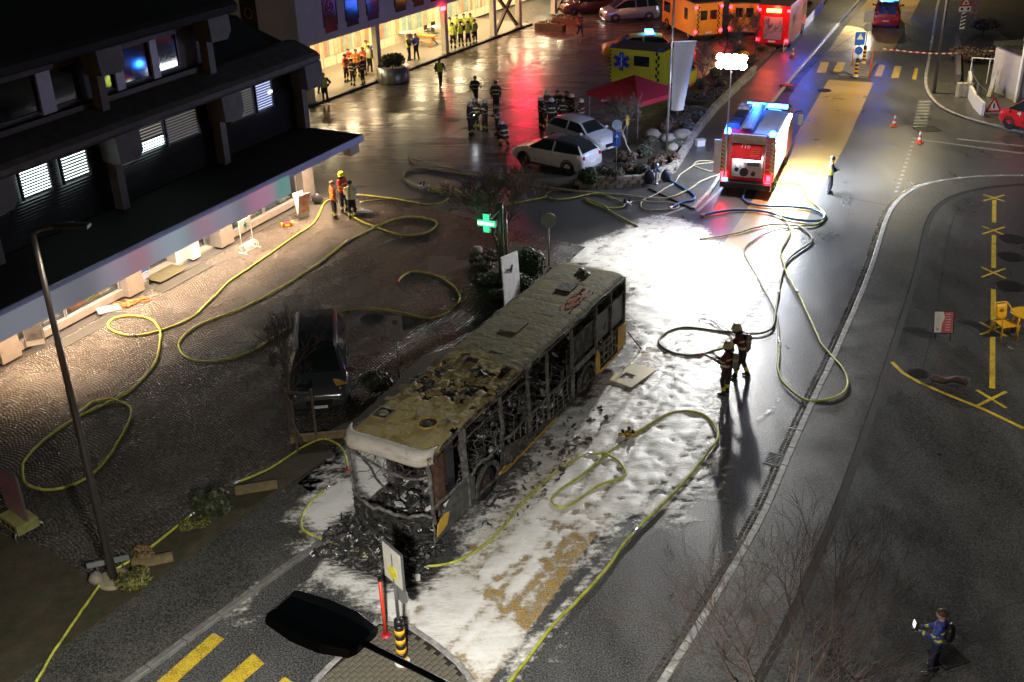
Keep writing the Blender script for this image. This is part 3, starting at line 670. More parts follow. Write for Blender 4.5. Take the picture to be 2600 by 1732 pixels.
# first floor
b = MB(); b.bbox(X0, 17.05, .55, 8, 3.5, 6.5); b.build('first_floor_wall', M_DARKWALL, off)
b = MB()
for k in range(26):
    z = 3.62 + k * .11
    b.add([(X0, .50, z), (17, .50, z), (17, .42, z - .055), (X0, .42, z - .055)], [(0, 1, 2, 3)])
    b.add([(X0, .42, z - .055), (17, .42, z - .055), (17, .5, z - .075), (X0, .5, z - .075)], [(0, 1, 2, 3)])
o = b.build('louvre_cladding', mat('louvre_metal', (.08, .08, .088), .4, .4, var=.2), off)
def blind(u0, u1, z0, z1, m, gap=.40, tilt=.03):
    w_ = MB().bbox(u0, u1, .36, .38, z0, z1).build('window', m, off)
    n = max(3, int((z1 - z0) / .10)); s = MB()
    for k in range(n):
        z = z0 + (k + .5) * (z1 - z0) / n; h = (z1 - z0) / n * (1 - gap)
        s.bbox(u0 - .02, u1 + .02, .30, .34, z - h / 2, z + h / 2)
    s.build('blind', M_SLAT, w_)
    f = MB()
    for a, c in ((u0 - .07, u0 - .005), (u1 + .005, u1 + .07)): f.bbox(a, c, .29, .40, z0 - .05, z1 + .05)
    f.bbox(u0 - .07, u1 + .07, .288, .402, z1 + .04, z1 + .10); f.build('frame', M_DARKMET, w_)
blind(1.8, 3.0, 5.12, 6.32, M_LIT); blind(3.6, 4.75, 5.12, 6.30, M_LIT, .33); blind(.55, 1.0, 4.9, 6.1, M_LITW, .5)
blind(7.35, 8.65, 5.12, 5.45, M_LIT, .55); blind(7.0, 8.65, 5.5, 6.3, M_LITW, .45); blind(8.85, 10.6, 5.0, 6.3, M_LITB if 0 else M_LITW, .3)
blind(6.35, 7.1, 5.1, 5.4, M_LIT, .5); blind(14.35, 15.4, 4.9, 6.1, M_LITB, .5); blind(12.6, 14.1, 4.9, 6.1, M_LITW, .3)
lp = MB().bbox(15.1, 15.4, .28, .29, 5.5, 5.62).build('screen_glow', emat('desk_screen', (.75, .8, 1), 1.2), off)
for u in (-5.75, 0, 5.75, 11.55, 17.1):
    b = MB(); b.bbox(u - .17, u + .17, -.12, .3, 3.5, 5.45); b.build('post', M_CONC, off)
    pf = [(-.42, 6.42), (.78, 6.42), (.84, 5.62), (.58, 5.32), (-.34, 5.36)]
    b = MB(); vs = [(u + x, -.62, z) for x, z in pf] + [(u + x, .28, z) for x, z in pf]
    b.add(vs, [(4, 3, 2, 1, 0), (5, 6, 7, 8, 9)] + [(i, (i + 1) % 5, 5 + (i + 1) % 5, 5 + i) for i in range(5)]); b.build('bracket', M_CONC, off)
def prof_u(name, prof, u0, u1, m):
    n = len(prof); vs = [(u0, v, z) for v, z in prof] + [(u1, v, z) for v, z in prof]
    return MB().add(vs, [tuple(range(n)), tuple(range(2 * n - 1, n - 1, -1))] + [(i, n + i, n + (i + 1) % n, (i + 1) % n) for i in range(n)]).build(name, m, off)
M_EAVE = mat('weathered_eave', (.10, .09, .09), .7, var=.35, scale=2.2, bump=.2)
prof_u('eave', [(-.75, 6.45), (-.95, 6.6), (-.98, 6.8), (-.8, 6.95), (.3, 7.35), (.7, 7.35), (.7, 6.45)], X0, 17.4, M_EAVE)
# second floor
b = MB(); b.bbox(X0, 12.1, .62, 8, 7.3, 9.4); b.build('second_floor_wall', M_DARKWALL, off)
M_BRW = mat('brown_panel', (.06, .035, .03), .6, var=.3)
b = MB(); b.bbox(X0, 12.0, .45, .6, 9.0, 9.35); b.bbox(X0, 12.0, .35, .6, 7.3, 7.55); b.build('spandrel', M_BRW, off)
for u0, u1, z0, z1, m in ((1.6, 3.35, 7.75, 9.0, M_GLASS), (4.05, 5.2, 7.75, 9.0, M_GLASS), (6.3, 6.85, 7.75, 9.0, M_GLASS), (7.35, 8.75, 7.75, 9.0, M_GLASS), (9.2, 10.3, 7.75, 9.0, M_GLASS), (-3.5, -1.2, 7.75, 9.0, M_GLASS)):
    w_ = MB().bbox(u0, u1, .55, .6, z0, z1).build('window', m, off)
    f = MB()
    for a, c in ((u0 - .06, u0), (u1, u1 + .06)): f.bbox(a, c, .50, .61, z0 - .06, z1 + .06)
    f.bbox(u0, u1, .501, .612, z0 - .06, z0); f.bbox(u0, u1, .501, .612, z1, z1 + .06); f.build('frame', M_DARKMET, w_)
for u0, u1 in ((6.88, 7.28), (8.78, 9.14), (3.4, 4.0)):
    MB().bbox(u0, u1, .40, .6, 7.6, 9.02).build('panel', mat('pale_blue_panel', (.42, .43, .55), .5, var=.1), off)
for u in (-5.75, 0, 5.75, 11.55):
    MB().bbox(u - .17, u + .17, -.05, .35, 7.15, 8.62).build('post', M_CONC, off)
    pf = [(-.42, 9.48), (.78, 9.48), (.84, 8.8), (.58, 8.5), (-.34, 8.54)]
    b = MB(); vs = [(u + x, -.5, z) for x, z in pf] + [(u + x, .34, z) for x, z in pf]
    b.add(vs, [(4, 3, 2, 1, 0), (5, 6, 7, 8, 9)] + [(i, (i + 1) % 5, 5 + (i + 1) % 5, 5 + i) for i in range(5)]); b.build('bracket', M_CONC, off)
prof_u('eave', [(-.75, 9.5), (-.95, 9.62), (-.98, 9.85), (-.8, 10.0), (.4, 10.5), (4, 12.2), (9, 12.2), (9, 9.5)], X0, 12.4, M_ROOF)
# lower roof to the right with vents
rf = prof_u('roof', [(.72, 7.0), (.72, 7.4), (2.4, 8.5), (8, 8.5), (8, 7.0)], 12.15, 16.2, M_ROOF)
prof_u('roof', [(.72, 6.6), (.72, 7.2), (2.2, 7.7), (8, 7.7), (8, 6.6)], 16.2, 17.3, M_ROOF)
for u in (13.5, 15.3):
    b = MB(); b.tube([(u, 3.2, 8.4), (u, 3.2, 9.2)], [.5, .25], 10); b.cyl((u, 3.2, 9.2), (u, 3.2, 9.5), .13); b.build('roof_vent', M_ROOF, rf)
MB().bbox(17.0, 17.06, .3, 8, 0, 6.6).build('side_wall', M_DARKWALL, off)

# ------------------------------------------------------------------ colonnade building
BA = math.atan2(.8509, .5253)
col = thing('colonnade_building', 'pale building raised on columns over a lit striped arcade', 'building', (BO.x, BO.y, 0), BA)
M_PALE = mat('pale_facade', (.52, .50, .52), .7, var=.1, scale=.8, bump=.08)
b = MB(); b.bbox(-.8, 60, -.05, 14, 3.55, 14); b.build('upper_storeys', M_PALE, col)
M_SOFF = mat('cream_soffit', (.62, .55, .40), .7, var=.05)
MB().bbox(-.75, 60, 0, 13.9, 3.50, 3.548).build('soffit', M_SOFF, col)
M_WINR = mat('window_with_logo', (.05, .03, .035), .15, var=.5, scale=2)
M_LOGO = mat('red_decal', (.42, .06, .08), .5, var=.3)
for k, u in enumerate((1.56, 3.63, 5.69, 8.62, 10.65, 12.6, 15.4, 17.4, 19.4)):
    w_ = MB().bbox(u, u + 1.22, -.06, -.02, 4.35, 6.4).build('window', M_GLASS if k > 2 else M_WINR, col)
    f = MB()
    for a, c in ((u - .05, u), (u + 1.22, u + 1.27)): f.bbox(a, c, -.09, -.02, 4.3, 6.45)
    f.bbox(u, u + 1.22, -.091, -.021, 4.3, 4.35); f.build('frame', M_DARKMET, w_)
    MB().bbox(u + .05, u + 1.17, -.10, -.075, 3.95, 4.98).build('parapet_glass', mat('smoked_glass', (.03, .035, .035), .1, var=0), w_)
    if k in (0, 2):
        r = MB(); r.tube([(u + .61 + .3 * math.cos(a), -.07, 5.45 + .3 * math.sin(a)) for a in np.linspace(0, 6.283, 20)], .035, 5); r.tube([(u + .45, -.07, 5.5), (u + .61, -.07, 5.3), (u + .77, -.07, 5.6)], .035, 5); r.build('logo', M_LOGO, w_)
for k, v in enumerate((3.0, 5.2)):
    w_ = MB().bbox(-.86, -.8, v, v + 1.25, 4.4, 6.6).build('window', M_WINR, col)
    r = MB(); r.tube([(-.87, v + .6 + .3 * math.cos(a), 5.3 + .3 * math.sin(a)) for a in np.linspace(0, 6.283, 20)], .035, 5); r.build('logo', M_LOGO, w_)
M_COL = mat('cream_column', (.60, .55, .44), .6, var=.08)
for u in (0, 6.75, 14.5, 20.9, 24.6, 30.2, 34.5):
    b = MB(); b.bbox(u - .19, u + .19, .02, .4, .13, 3.5); b.bbox(u - .24, u + .24, -.03, .45, .131, .22); b.build('column', M_COL, col)
for a, c in ((20.9, 24.6), (30.2, 34.5)):
    for p_, q_ in (((a, .3), (c, 3.4)), ((a, 3.4), (c, .3))): MB().bar((p_[0] + .2, .12 if p_[1] < 1 else .28, p_[1]), (q_[0] - .2, .12 if p_[1] < 1 else .28, q_[1]), .2, .2).build('brace', mat('brown_steel', (.09, .055, .04), .5, .3, var=.2), col)
# striped wall boards and pale dado
pal = [(.62, .34, .18), (.66, .50, .28), (.55, .50, .32), (.30, .40, .33), (.68, .56, .36), (.62, .24, .14), (.42, .44, .30), (.70, .60, .42), (.26, .36, .36)]
u = 3.2; k = 0
while u < 36:
    wd = random.choice((.22, .3, .38, .45)); c_ = pal[(k * 5 + random.randrange(4)) % 9]
    MB().bbox(u + .008, u + wd - .008, 5.2 - random.uniform(0, .03), 5.3, .80, 3.5).build('board', mat('board_%d' % pal.index(c_), c_, .6, var=.25, scale=3), col); u += wd; k += 1
u = 3.2
while u < 36:
    MB().bbox(u + .02, u + 1.32, 5.22, 5.32, .13, .78).build('dado_panel', mat('cream_dado', (.70, .62, .44), .6, var=.08), col); u += 1.36
MB().bbox(3.2, 36, 5.33, 5.5, .13, 3.5).build('arcade_wall', M_SOFF, col); MB().bbox(3.0, 3.2, 5.2, 12, .13, 3.5).build('arcade_wall', M_SOFF, col)
for u in np.arange(1.5, 36, 2.6):
    MB().bbox(u - .5, u + .5, 2.5, 2.75, 3.46, 3.5).build('ceiling_light', emat('arcade_tube', (1, .86, .55), 9), col)
    lamp('ceiling_lamp', 'AREA', (u, 2.62, 3.44), 90 if u < 27 else 110, (1, .80, .46) if int(u) % 3 else (1, .70, .40), col, 1.0, .3)
# red illuminated shop sign above the colonnade
rs = thing('illuminated_sign', 'red illuminated shop sign on the facade above the colonnade', 'sign', bw(24.5, -.35, 0), BA)
MB().bbox(-1.3, 1.3, -.1, .1, 3.9, 5.9).build('sign_box', emat('red_sign_face', (1, .01, .05), 15), rs)
MB().bbox(-1.35, 1.35, .1, .3, 3.85, 5.95).build('sign_back', M_DARKMET, rs)
s2 = thing('hanging_sign', 'small red glowing sign under the facade beside a cream column', 'sign', bw(13.9, -.12, 0), BA)
MB().bbox(-.25, .25, -.1, -.02, 3.2, 3.45).build('sign_face', emat('small_red_face', (1, .02, .04), 16), s2); MB().bbox(-.03, .03, -.07, -.04, 3.45, 3.6).build('hanger', M_DARKMET, s2)
# ================================================================== BURNT BUS
def burnt(name, cols, scale, stretch=(1, 1, 1), rough=.75, bump=.6, bscale=9, rot=0):
    m = bpy.data.materials.new(name); m.use_nodes = True; MATS[name] = m
    n = m.node_tree.nodes; l = m.node_tree.links; b = n['Principled BSDF']
    tc = n.new('ShaderNodeTexCoord'); mp = n.new('ShaderNodeMapping'); mp.inputs['Scale'].default_value = stretch; mp.inputs['Rotation'].default_value = (0, 0, rot); l.new(tc.outputs['Object'], mp.inputs[0])
    a = n.new('ShaderNodeTexNoise'); a.inputs['Scale'].default_value = scale; a.inputs['Detail'].default_value = 9; a.inputs['Roughness'].default_value = .7; a.inputs['Distortion'].default_value = .6
    l.new(mp.outputs[0], a.inputs['Vector'])
    rp = n.new('ShaderNodeValToRGB'); e = rp.color_ramp.elements
    for i, (p_, c_) in enumerate(cols):
        q = e[i] if i < 2 else e.new(p_); q.position = p_; q.color = (*c_, 1)
    l.new(a.outputs[0], rp.inputs[0]); l.new(rp.outputs[0], b.inputs['Base Color']); b.inputs['Roughness'].default_value = rough
    g = n.new('ShaderNodeTexNoise'); g.inputs['Scale'].default_value = bscale; g.inputs['Detail'].default_value = 6; l.new(tc.outputs['Object'], g.inputs['Vector'])
    bp = n.new('ShaderNodeBump'); bp.inputs['Strength'].default_value = bump; bp.inputs['Distance'].default_value = .04; l.new(g.outputs[0], bp.inputs['Height']); l.new(bp.outputs[0], b.inputs['Normal'])
    return m
M_BROOF = burnt('scorched_roof', [(.30, (.07, .06, .035)), (.38, (.26, .20, .07)), (.50, (.50, .38, .14)), (.60, (.42, .35, .18)), (.70, (.62, .57, .44))], 1.6, (1.0, 1.6, 1), bump=.7)
M_BREAR = burnt('ash_streaked_roof', [(.33, (.03, .03, .022)), (.40, (.16, .14, .06)), (.48, (.44, .36, .14)), (.55, (.20, .19, .14)), (.61, (.34, .33, .27)), (.67, (.80, .80, .76))], 1.9, (3.2, .6, 1), bump=.35, rot=.7)
M_CHAR = burnt('charred_metal', [(.3, (.014, .013, .012)), (.48, (.055, .05, .047)), (.58, (.15, .14, .13)), (.70, (.38, .35, .31))], 5, bump=.8, bscale=22)
M_BFRAME = burnt('heat_greyed_frame', [(.3, (.03, .028, .026)), (.45, (.10, .095, .09)), (.58, (.22, .21, .20)), (.7, (.36, .34, .31))], 4, bump=.3, rough=.6)
M_RUST = burnt('rust_red_char', [(.3, (.03, .016, .012)), (.55, (.11, .05, .032)), (.75, (.26, .14, .09))], 6, bump=.8)
M_VISOR = burnt('smoked_white_visor', [(.3, (.40, .36, .30)), (.5, (.66, .62, .54)), (.7, (.74, .70, .62))], 1.4, (1, 1, 3), bump=.1, rough=.5)
M_BYEL = burnt('scorched_yellow_panel', [(.3, (.06, .04, .02)), (.42, (.55, .33, .04)), (.7, (.68, .43, .05))], 1.6, bump=.1, rough=.45)
M_TYRE = mat('tyre_rubber', (.014, .014, .014), .75, var=.2, bump=.3)
M_ASH = burnt('wet_ash', [(.3, (.015, .014, .013)), (.5, (.06, .055, .05)), (.62, (.25, .23, .21)), (.75, (.55, .52, .48))], 9, bump=.6)
M_SOOT = burnt('soot_black', [(.3, (.006, .006, .006)), (.5, (.02, .019, .018)), (.62, (.06, .055, .05)), (.74, (.24, .22, .20))], 7, bump=.9, bscale=24)
M_FLECK = mat('foam_and_glint_fleck', (.72, .72, .70), .4, var=.2)  # white pieces for foam bits and for water glints painted in
BYAW = 1.0606
bus = thing('burnt_bus', 'burnt-out city bus with scorched roof and glassless windows standing in foam', 'bus', (-2.092, 22.662, 0), BYAW)
def roofgrid():
    s = .06; x = np.arange(0, 12.001, s); y = np.linspace(0, 2.55, 44); X, Y = np.meshgrid(x, y, indexing='ij')
    e = np.minimum(Y, 2.55 - Y); Z = 3.06 - .20 * np.exp(-(e / .13) ** 1.3) + .015 * np.sin(Y / 2.55 * math.pi)
    Z -= .05 * np.exp(-(X / .25) ** 2)
    n1 = fbm(X * 1.2, Y * 1.6, 41) - .5; n2 = fbm(X * 5, Y * 5, 43) - .5
    burn = np.exp(-((X - 3.4) / 1.5) ** 2)
    Z += n1 * .015 + n2 * .008 + burn * (np.abs(fbm(X * 7, Y * 7, 44) - .5) * .16 - .05) - .006 * (np.abs((X % 1.5) - .75) > .73)
    hole = np.zeros(X.shape, bool)
    jit = (fbm(X * 4, Y * 4, 47) - .5) * .35
    def rect(a, b, c, d): return (X + jit > a) & (X + jit < b) & (Y + jit * .6 > c) & (Y + jit * .6 < d)
    hole |= rect(2.5, 3.35, 1.72, 2.2) | rect(3.5, 4.4, 1.76, 2.2) | rect(2.5, 3.6, .52, .98) | rect(3.8, 4.4, .6, 1.05)
    hole |= (burn > .45) & (fbm(X * 2.6, Y * 2.6, 51) > .60) & (Y > .25) & (Y < 2.35)
    hole |= (Y < .22) & (X > 1.2) & (X < 4.6) & (fbm(X * 1.5, Y * 9, 55) > .52)
    idx = np.arange(X.size).reshape(X.shape); keep = ~(hole[:-1, :-1] & hole[1:, 1:])
    i, j = np.nonzero(keep); Fq = np.stack([idx[i, j], idx[i + 1, j], idx[i + 1, j + 1], idx[i, j + 1]], -1)
    mi = (X[i, j] > 5.0 + 1.2 * (fbm(Y[i, j] * 2, X[i, j], 61) - .5)).astype(int)
    o = npmesh('roof', np.stack([X, Y, Z], -1).reshape(-1, 3), Fq, [M_BROOF, M_BREAR], bus, True, mi)
    md = o.modifiers.new('t', 'SOLIDIFY'); md.thickness = .03
    return o
roof = roofgrid()
M_ASH_ = burnt('pale_ash', [(.3, (.10, .085, .05)), (.5, (.30, .26, .17)), (.7, (.50, .46, .36))], 6, bump=.5)
def wob_(a, b_, n=9, amp=.025):
    a, b_ = Vector(a), Vector(b_); return [a.lerp(b_, i / (n - 1)) + (Vector([random.gauss(0, amp) for _ in range(3)]) if 0 < i < n - 1 else Vector()) for i in range(n)]
b = MB(); b.add([(.92, 1.88, 3.09), (1.42, 1.85, 3.09), (1.42, 2.3, 3.085), (.92, 2.3, 3.085)], [(0, 1, 2, 3)])
b = MB(); b.bar((.9, 1.86, 3.08), (1.42, 1.86, 3.08), .035, .05); b.bar((.9, 2.32, 3.07), (1.42, 2.32, 3.07), .035, .05); b.bar((.9, 1.86, 3.08), (.9, 2.32, 3.07), .035, .05); b.bar((1.42, 1.86, 3.08), (1.42, 2.32, 3.07), .035, .05); b.bbox(.92, 1.4, 1.88, 2.3, 3.05, 3.072, 1); b.lathe([(.13, 0), (.10, .05), (.03, .06)], (1.16, 2.08, 3.07), 12, 0)
b.build('roof_hatch', [M_VISOR if 0 else M_BREAR, M_CHAR], roof)
b = MB(); b.tube([(1.22 + .27 * math.cos(a), .78 + .24 * math.sin(a), 3.09) for a in np.linspace(0, 6.283, 24)], .022, 6, 1); b.lathe([(.25, -.02), (.24, .005), (.10, .012), (.03, .05)], (1.22, .78, 3.075), 18, 0); b.build('roof_fan', [M_CHAR, M_BYEL], roof)
for k in range(11):
    x = 2.1 + k * .3; MB().tube(wob_((x, .12, 2.86), (x + random.uniform(-.12, .12), 2.43, 2.86)), .022, 5).build('roof_rib', M_CHAR, roof)
rg = MB()
for _ in range(150):
    x, y = random.gauss(3.5, .9), random.uniform(.15, 2.4); s_ = random.uniform(.06, .28); M_ = Matrix.Rotation(random.uniform(0, 6.3), 3, 'Z') @ Matrix.Rotation(random.gauss(0, .6), 3, 'X'); c_ = Vector((x, y, 3.05 + random.uniform(-.1, .04)))
    rg.add([c_ + M_ @ Vector((sx * s_ * random.uniform(.4, 1), sy * s_ * random.uniform(.15, .6), random.gauss(0, .015))) for sx, sy in ((-1, -1), (1, -1), (1, 1), (-1, 1))], [(0, 1, 2, 3)], random.randrange(3))
o = rg.build('torn_sheet', [M_BROOF, M_CHAR, M_ASH_], roof); o['kind'] = 'stuff'
b = MB(); b.bbox(6.6, 7.35, 1.15, 1.72, 3.06, 3.115); b.build('roof_plate', burnt('pale_plate', [(.35, (.20, .18, .10)), (.6, (.36, .33, .22))], 2), roof)
b = MB(); b.bbox(9.85, 10.5, 1.0, 1.5, 3.06, 3.12); b.build('roof_plate', M_BFRAME, roof)
for k in range(3):
    b = MB(); b.lathe([(.10, 0), (.10, .09), (.05, .12)], (11.35 + .12 * k, 1.1 + .16 * k, 3.05), 10); b.build('roof_stub', M_CHAR if k == 1 else M_VISOR, roof)
b = MB()
for _ in range(26):
    x, y = random.uniform(8.6, 10.2), random.uniform(.35, .9); b.bar((x, y, 3.085), (x + random.uniform(.05, .5), y + random.uniform(-.06, .06), 3.085), random.uniform(.02, .07), .012)
b.build('orange_scrap', mat('orange_scrap', (.72, .16, .06), .6, var=.5, scale=9), roof)
# front visor, rounded at both corners
pr = []
for t in np.linspace(-1, 1, 25):
    yy = 1.275 + 1.275 * t; xx = -.10 + .32 * max(0, (abs(t) - .72) / .28) ** 2; pr.append((xx, yy))
b = MB(); k = len(pr); prof = [(0, 2.70), (-.045, 2.76), (-.05, 2.86), (0, 2.97), (.10, 3.03), (.22, 3.045)]
vs = [(x + dx, y, z - .01 * math.sin(y * 3)) for dx, z in prof for x, y in pr]
fs = [(r * k + i, r * k + i + 1, (r + 1) * k + i + 1, (r + 1) * k + i) for r in range(len(prof) - 1) for i in range(k - 1)]
o = b.add(vs, fs).build('visor', M_VISOR, bus, True); o.modifiers.new('t', 'SOLIDIFY').thickness = .03
def wob(a, b_, n=9, amp=.03):
    a, b_ = Vector(a), Vector(b_); return [a.lerp(b_, i / (n - 1)) + (Vector([random.gauss(0, amp) for _ in range(3)]) if 0 < i < n - 1 else Vector()) for i in range(n)]
def pipe(name, a, b_, r=.03, m=None, amp=.015, n=8):
    return MB().tube(wob(a, b_, n, amp), r, 6).build(name, m or M_BFRAME, bus)
# pillars both sides
XP = [(.06, .05), (1.66, .12), (3.62, .055), (5.2, .055), (6.38, .055), (8.0, .06), (9.75, .06), (10.9, .05), (11.95, .06)]
for x, r_ in XP:
    for y in (.06, 2.49):
        b = MB(); L = wob((x + .12, y, .45 if x > .5 else .9), (x, y, 2.92), 8, .012)
        for p_, q_ in zip(L[:-1], L[1:]): b.bar(p_, q_, r_ * 1.5, .07, 0, (1, 0, 0))
        b.build('pillar', M_BFRAME, bus)
for y in (.05, 2.5):
    pipe('cant_rail', (.1, y, 2.88), (11.95, y, 2.9), .055, M_CHAR, .02, 30)
    pipe('transom_rail', (1.7, y, 2.50), (5.2, y, 2.53), .028, M_BFRAME, .012, 14)
    pipe('transom_rail', (8.0, y, 2.46), (11.9, y, 2.46), .028, M_BFRAME, .01, 14)
    pipe('belt_rail', (.15 if y < 1 else 1.7, y, 1.36), (5.3, y, 1.33), .04, M_BFRAME, .02, 18)
    pipe('belt_rail', (5.3, y, 1.33), (11.9, y, 1.30), .045, M_BFRAME, .012, 18)
    pipe('sill_rail', (.1, y, .42), (11.9, y, .42), .05, M_CHAR, .012, 24)
    b = MB()
    for x in np.arange(3.7, 8.1, .34): b.tube(wob((x, y, .45), (x + random.uniform(-.06, .06), y, 1.3), 5, .015), .016, 5)
    for z in (.62, .80, .98, 1.14): b.tube(wob((5.3 if z > .7 else 3.5, y, z), (8.3, y, z), 16, .012), .016, 5)
    b.build('side_lattice', M_BFRAME, bus)
    b = MB()
    for x in (9.95, 10.4, 10.75, 11.05, 11.3): b.bar((x, y, .55), (x, y, 1.32), .05, .05)
    for z in (.58, .85, 1.1, 1.3): b.bar((9.95, y, z), (11.35, y, z), .045, .05)
    b.build('engine_grille', M_BFRAME, bus)
def panel(name, pts, y, m, th=.025, jit=.012):
    n = len(pts); vs = [(x, y + random.uniform(-jit, jit), z) for x, z in pts]; vs += [(x, yy + (th if y < 1 else -th), z) for (x, yy, z) in vs]
    return MB().add(vs, [tuple(range(n)), tuple(range(2 * n - 1, n - 1, -1))] + [(i, n + i, n + (i + 1) % n, (i + 1) % n) for i in range(n)]).build(name, m, bus)
M_BPANEL = burnt('blistered_grey_panel', [(.3, (.025, .026, .026)), (.5, (.075, .078, .076)), (.7, (.15, .15, .14))], 2.5, bump=.3, rough=.5)
panel('front_corner_panel', [(.10, .38), (1.5, .42), (2.05, .55), (2.1, 1.2), (1.75, 1.38), (.9, 1.30), (.42, 1.0)], .0, M_BPANEL)
panel('yellow_corner_panel', [(.13, .55), (.62, .62), (.75, .95), (.5, 1.02), (.2, .85)], -.022, M_BYEL)
panel('side_skirt', [(3.5, .42), (5.6, .42), (5.4, .75), (4.6, .95), (3.55, 1.2)], .02, M_CHAR)
panel('side_skirt', [(5.6, .42), (8.2, .42), (8.2, .52), (5.5, .6)], .02, M_CHAR)
panel('yellow_sill', [(3.8, .36), (6.9, .36), (6.9, .44), (3.8, .44)], -.02, M_BYEL)
panel('yellow_rear_panel', [(11.42, .50), (12.03, .50), (12.03, 1.30), (11.42, 1.38)], -.015, M_BYEL)
panel('yellow_arch_panel', [(9.72, .45), (9.98, .45), (9.98, 1.05), (9.78, 1.35), (9.66, .9)], -.012, M_BYEL)
panel('yellow_sill', [(9.98, .38), (11.5, .38), (11.5, .50), (9.98, .50)], -.018, M_BYEL)
panel('rear_quarter_panel', [(8.2, 1.30), (9.7, 1.30), (9.7, 1.5), (8.1, 1.5)], .01, M_BFRAME)
panel('rear_side_glass', [(10.95, 1.5), (11.9, 1.5), (11.9, 2.42), (10.95, 2.42)], .06, M_BLACK)
panel('rear_side_glass', [(9.8, 1.5), (10.8, 1.5), (10.8, 2.42), (9.8, 2.42)], .07, M_BLACK)
panel('rear_side_glass', [(8.1, 1.55), (9.65, 1.55), (9.65, 2.42), (8.1, 2.42)], .09, M_CHAR)
panel('far_skirt', [(1.75, .4), (12, .4), (12, 1.3), (6, 1.1), (3, 1.3), (1.75, 1.2)], 2.5, M_CHAR)
b = MB(); b.bbox(11.92, 12.0, .04, 2.51, .45, 2.95); b.build('rear_wall', M_CHAR, bus)
b = MB(); b.bbox(.2, 11.9, .1, 2.45, .32, .42); b.build('floor', M_CHAR, bus)
def wheel(par, x, y, r=.48, w_=.3, m2=None, side=-1, rimr=.56):
    t = MB(); n = 22; pr_ = [(r * .6, -w_ / 2), (r * .93, -w_ / 2), (r, -w_ * .36), (r, w_ * .36), (r * .93, w_ / 2), (r * .6, w_ / 2)]
    vs = []; fs = []
    for a in range(n):
        an = 2 * math.pi * a / n
        for rr, yy in pr_: vs.append((x + rr * math.cos(an), y + yy, r + rr * math.sin(an)))
    k_ = len(pr_)
    for a in range(n):
        for i in range(k_ - 1): fs.append((a * k_ + i, a * k_ + i + 1, ((a + 1) % n) * k_ + i + 1, ((a + 1) % n) * k_ + i))
    wh = t.add(vs, fs).build('wheel', M_TYRE, par, True)
    q = MB(); yo = y + side * w_ * .30
    q.tube([(x, yo - side * .08, r), (x, yo, r)], [r * .62, r * .62], 20)
    q.tube([(x, yo, r), (x, yo + side * .03, r)], [r * .22, r * .18], 10)
    for a in range(5):
        an = a * 2 * math.pi / 5 + .3; q.bar((x + r * .1 * math.cos(an), yo + side * .012, r + r * .1 * math.sin(an)), (x + r * rimr * math.cos(an), yo + side * .012, r + r * rimr * math.sin(an)), r * .15, .02, 0, (0, 1, 0))
    q.build('rim', m2 or M_CHAR, wh)
    return wh
M_RIMY = burnt('scorched_rim', [(.35, (.03, .025, .02)), (.55, (.16, .12, .05)), (.7, (.4, .3, .08))], 8)
wheel(bus, 9.1, .18, .50, .3, M_RIMY); wheel(bus, 2.8, .22, .48, .3, M_RUST); wheel(bus, 9.1, 2.37, .50, .3, M_CHAR, 1); wheel(bus, 2.8, 2.35, .48, .3, M_CHAR, 1)
for x in (2.8, 9.1):
    b = MB()
    for i in range(12):
        a0, a1 = math.pi * i / 12, math.pi * (i + 1) / 12; r0, r1 = .56, .68
        b.add([(x + r * math.cos(a), y, .5 + r * math.sin(a)) for r in (r0, r1) for a in (a0, a1) for y in (.0, .06)], [(0, 2, 6, 4), (1, 5, 7, 3), (0, 1, 3, 2), (4, 6, 7, 5)])
    b.bbox(x - .62, x + .62, .42, .46, .4, 1.3); b.build('wheel_arch', M_CHAR, bus)
b = MB(); M3 = Matrix.Rotation(.3, 3, 'Y') @ Matrix.Rotation(.5, 3, 'X'); b.box((3.5, -.12, .62), (.42, .03, .34), 0, 0, M3); b.build('mud_flap', M_BYEL, bus)
# front frame
b = MB()
b.tube(catmull([(.05, 2.46, 2.50), (-.02, 1.8, 2.40), (-.06, 1.1, 2.26), (-.02, .5, 2.22), (.08, .08, 2.36)], 6), .035, 6); b.build('windscreen_rail', M_BFRAME, bus)
MB().tube(wob((.1, 2.36, 2.62), (.35, 1.55, 1.30), 7, .02), .032, 6).build('wiper_arm', M_CHAR, bus)
for z, r_ in ((1.12, .045), (1.0, .03), (.62, .04), (.36, .05)):
    b = MB(); b.tube([(p_[0], p_[1], p_[2] + random.gauss(0, .035)) for p_ in catmull([(.12, 2.5, z + .1), (-.10, 2.0, z), (-.16, 1.2, z - .03), (-.12, .5, z), (.06, .04, z + .06)], 5)], r_, 6); b.build('front_rail', M_SOOT if z < 1.1 else M_BFRAME, bus)
for y in (2.46, 2.0, 1.5, 1.0, .52, .05):
    pipe('front_strut', (-.08 if .2 < y < 2.3 else .08, y, .30), (-.06 if .2 < y < 2.3 else .1, y, 1.15), .022, M_BFRAME if y in (2.0, .05) else M_CHAR, .015)
b = MB(); vs = []
for i, z in enumerate(np.linspace(.34, 1.08, 7)):
    for j, y in enumerate(np.linspace(.08, 2.46, 16)): vs.append((.10 - .18 * math.sin((y / 2.55) * math.pi) + random.gauss(0, .045), y, z + random.gauss(0, .02)))
b.add(vs, [(i * 16 + j, i * 16 + j + 1, (i + 1) * 16 + j + 1, (i + 1) * 16 + j) for i in range(6) for j in range(15) if random.random() > .12]); o = b.build('front_apron', M_SOOT, bus); o.modifiers.new('t', 'SOLIDIFY').thickness = .02
MB().bar((.0, 2.05, .5), (.02, .95, .44), .04, .1).build('number_plate_holder', M_VISOR, bus)
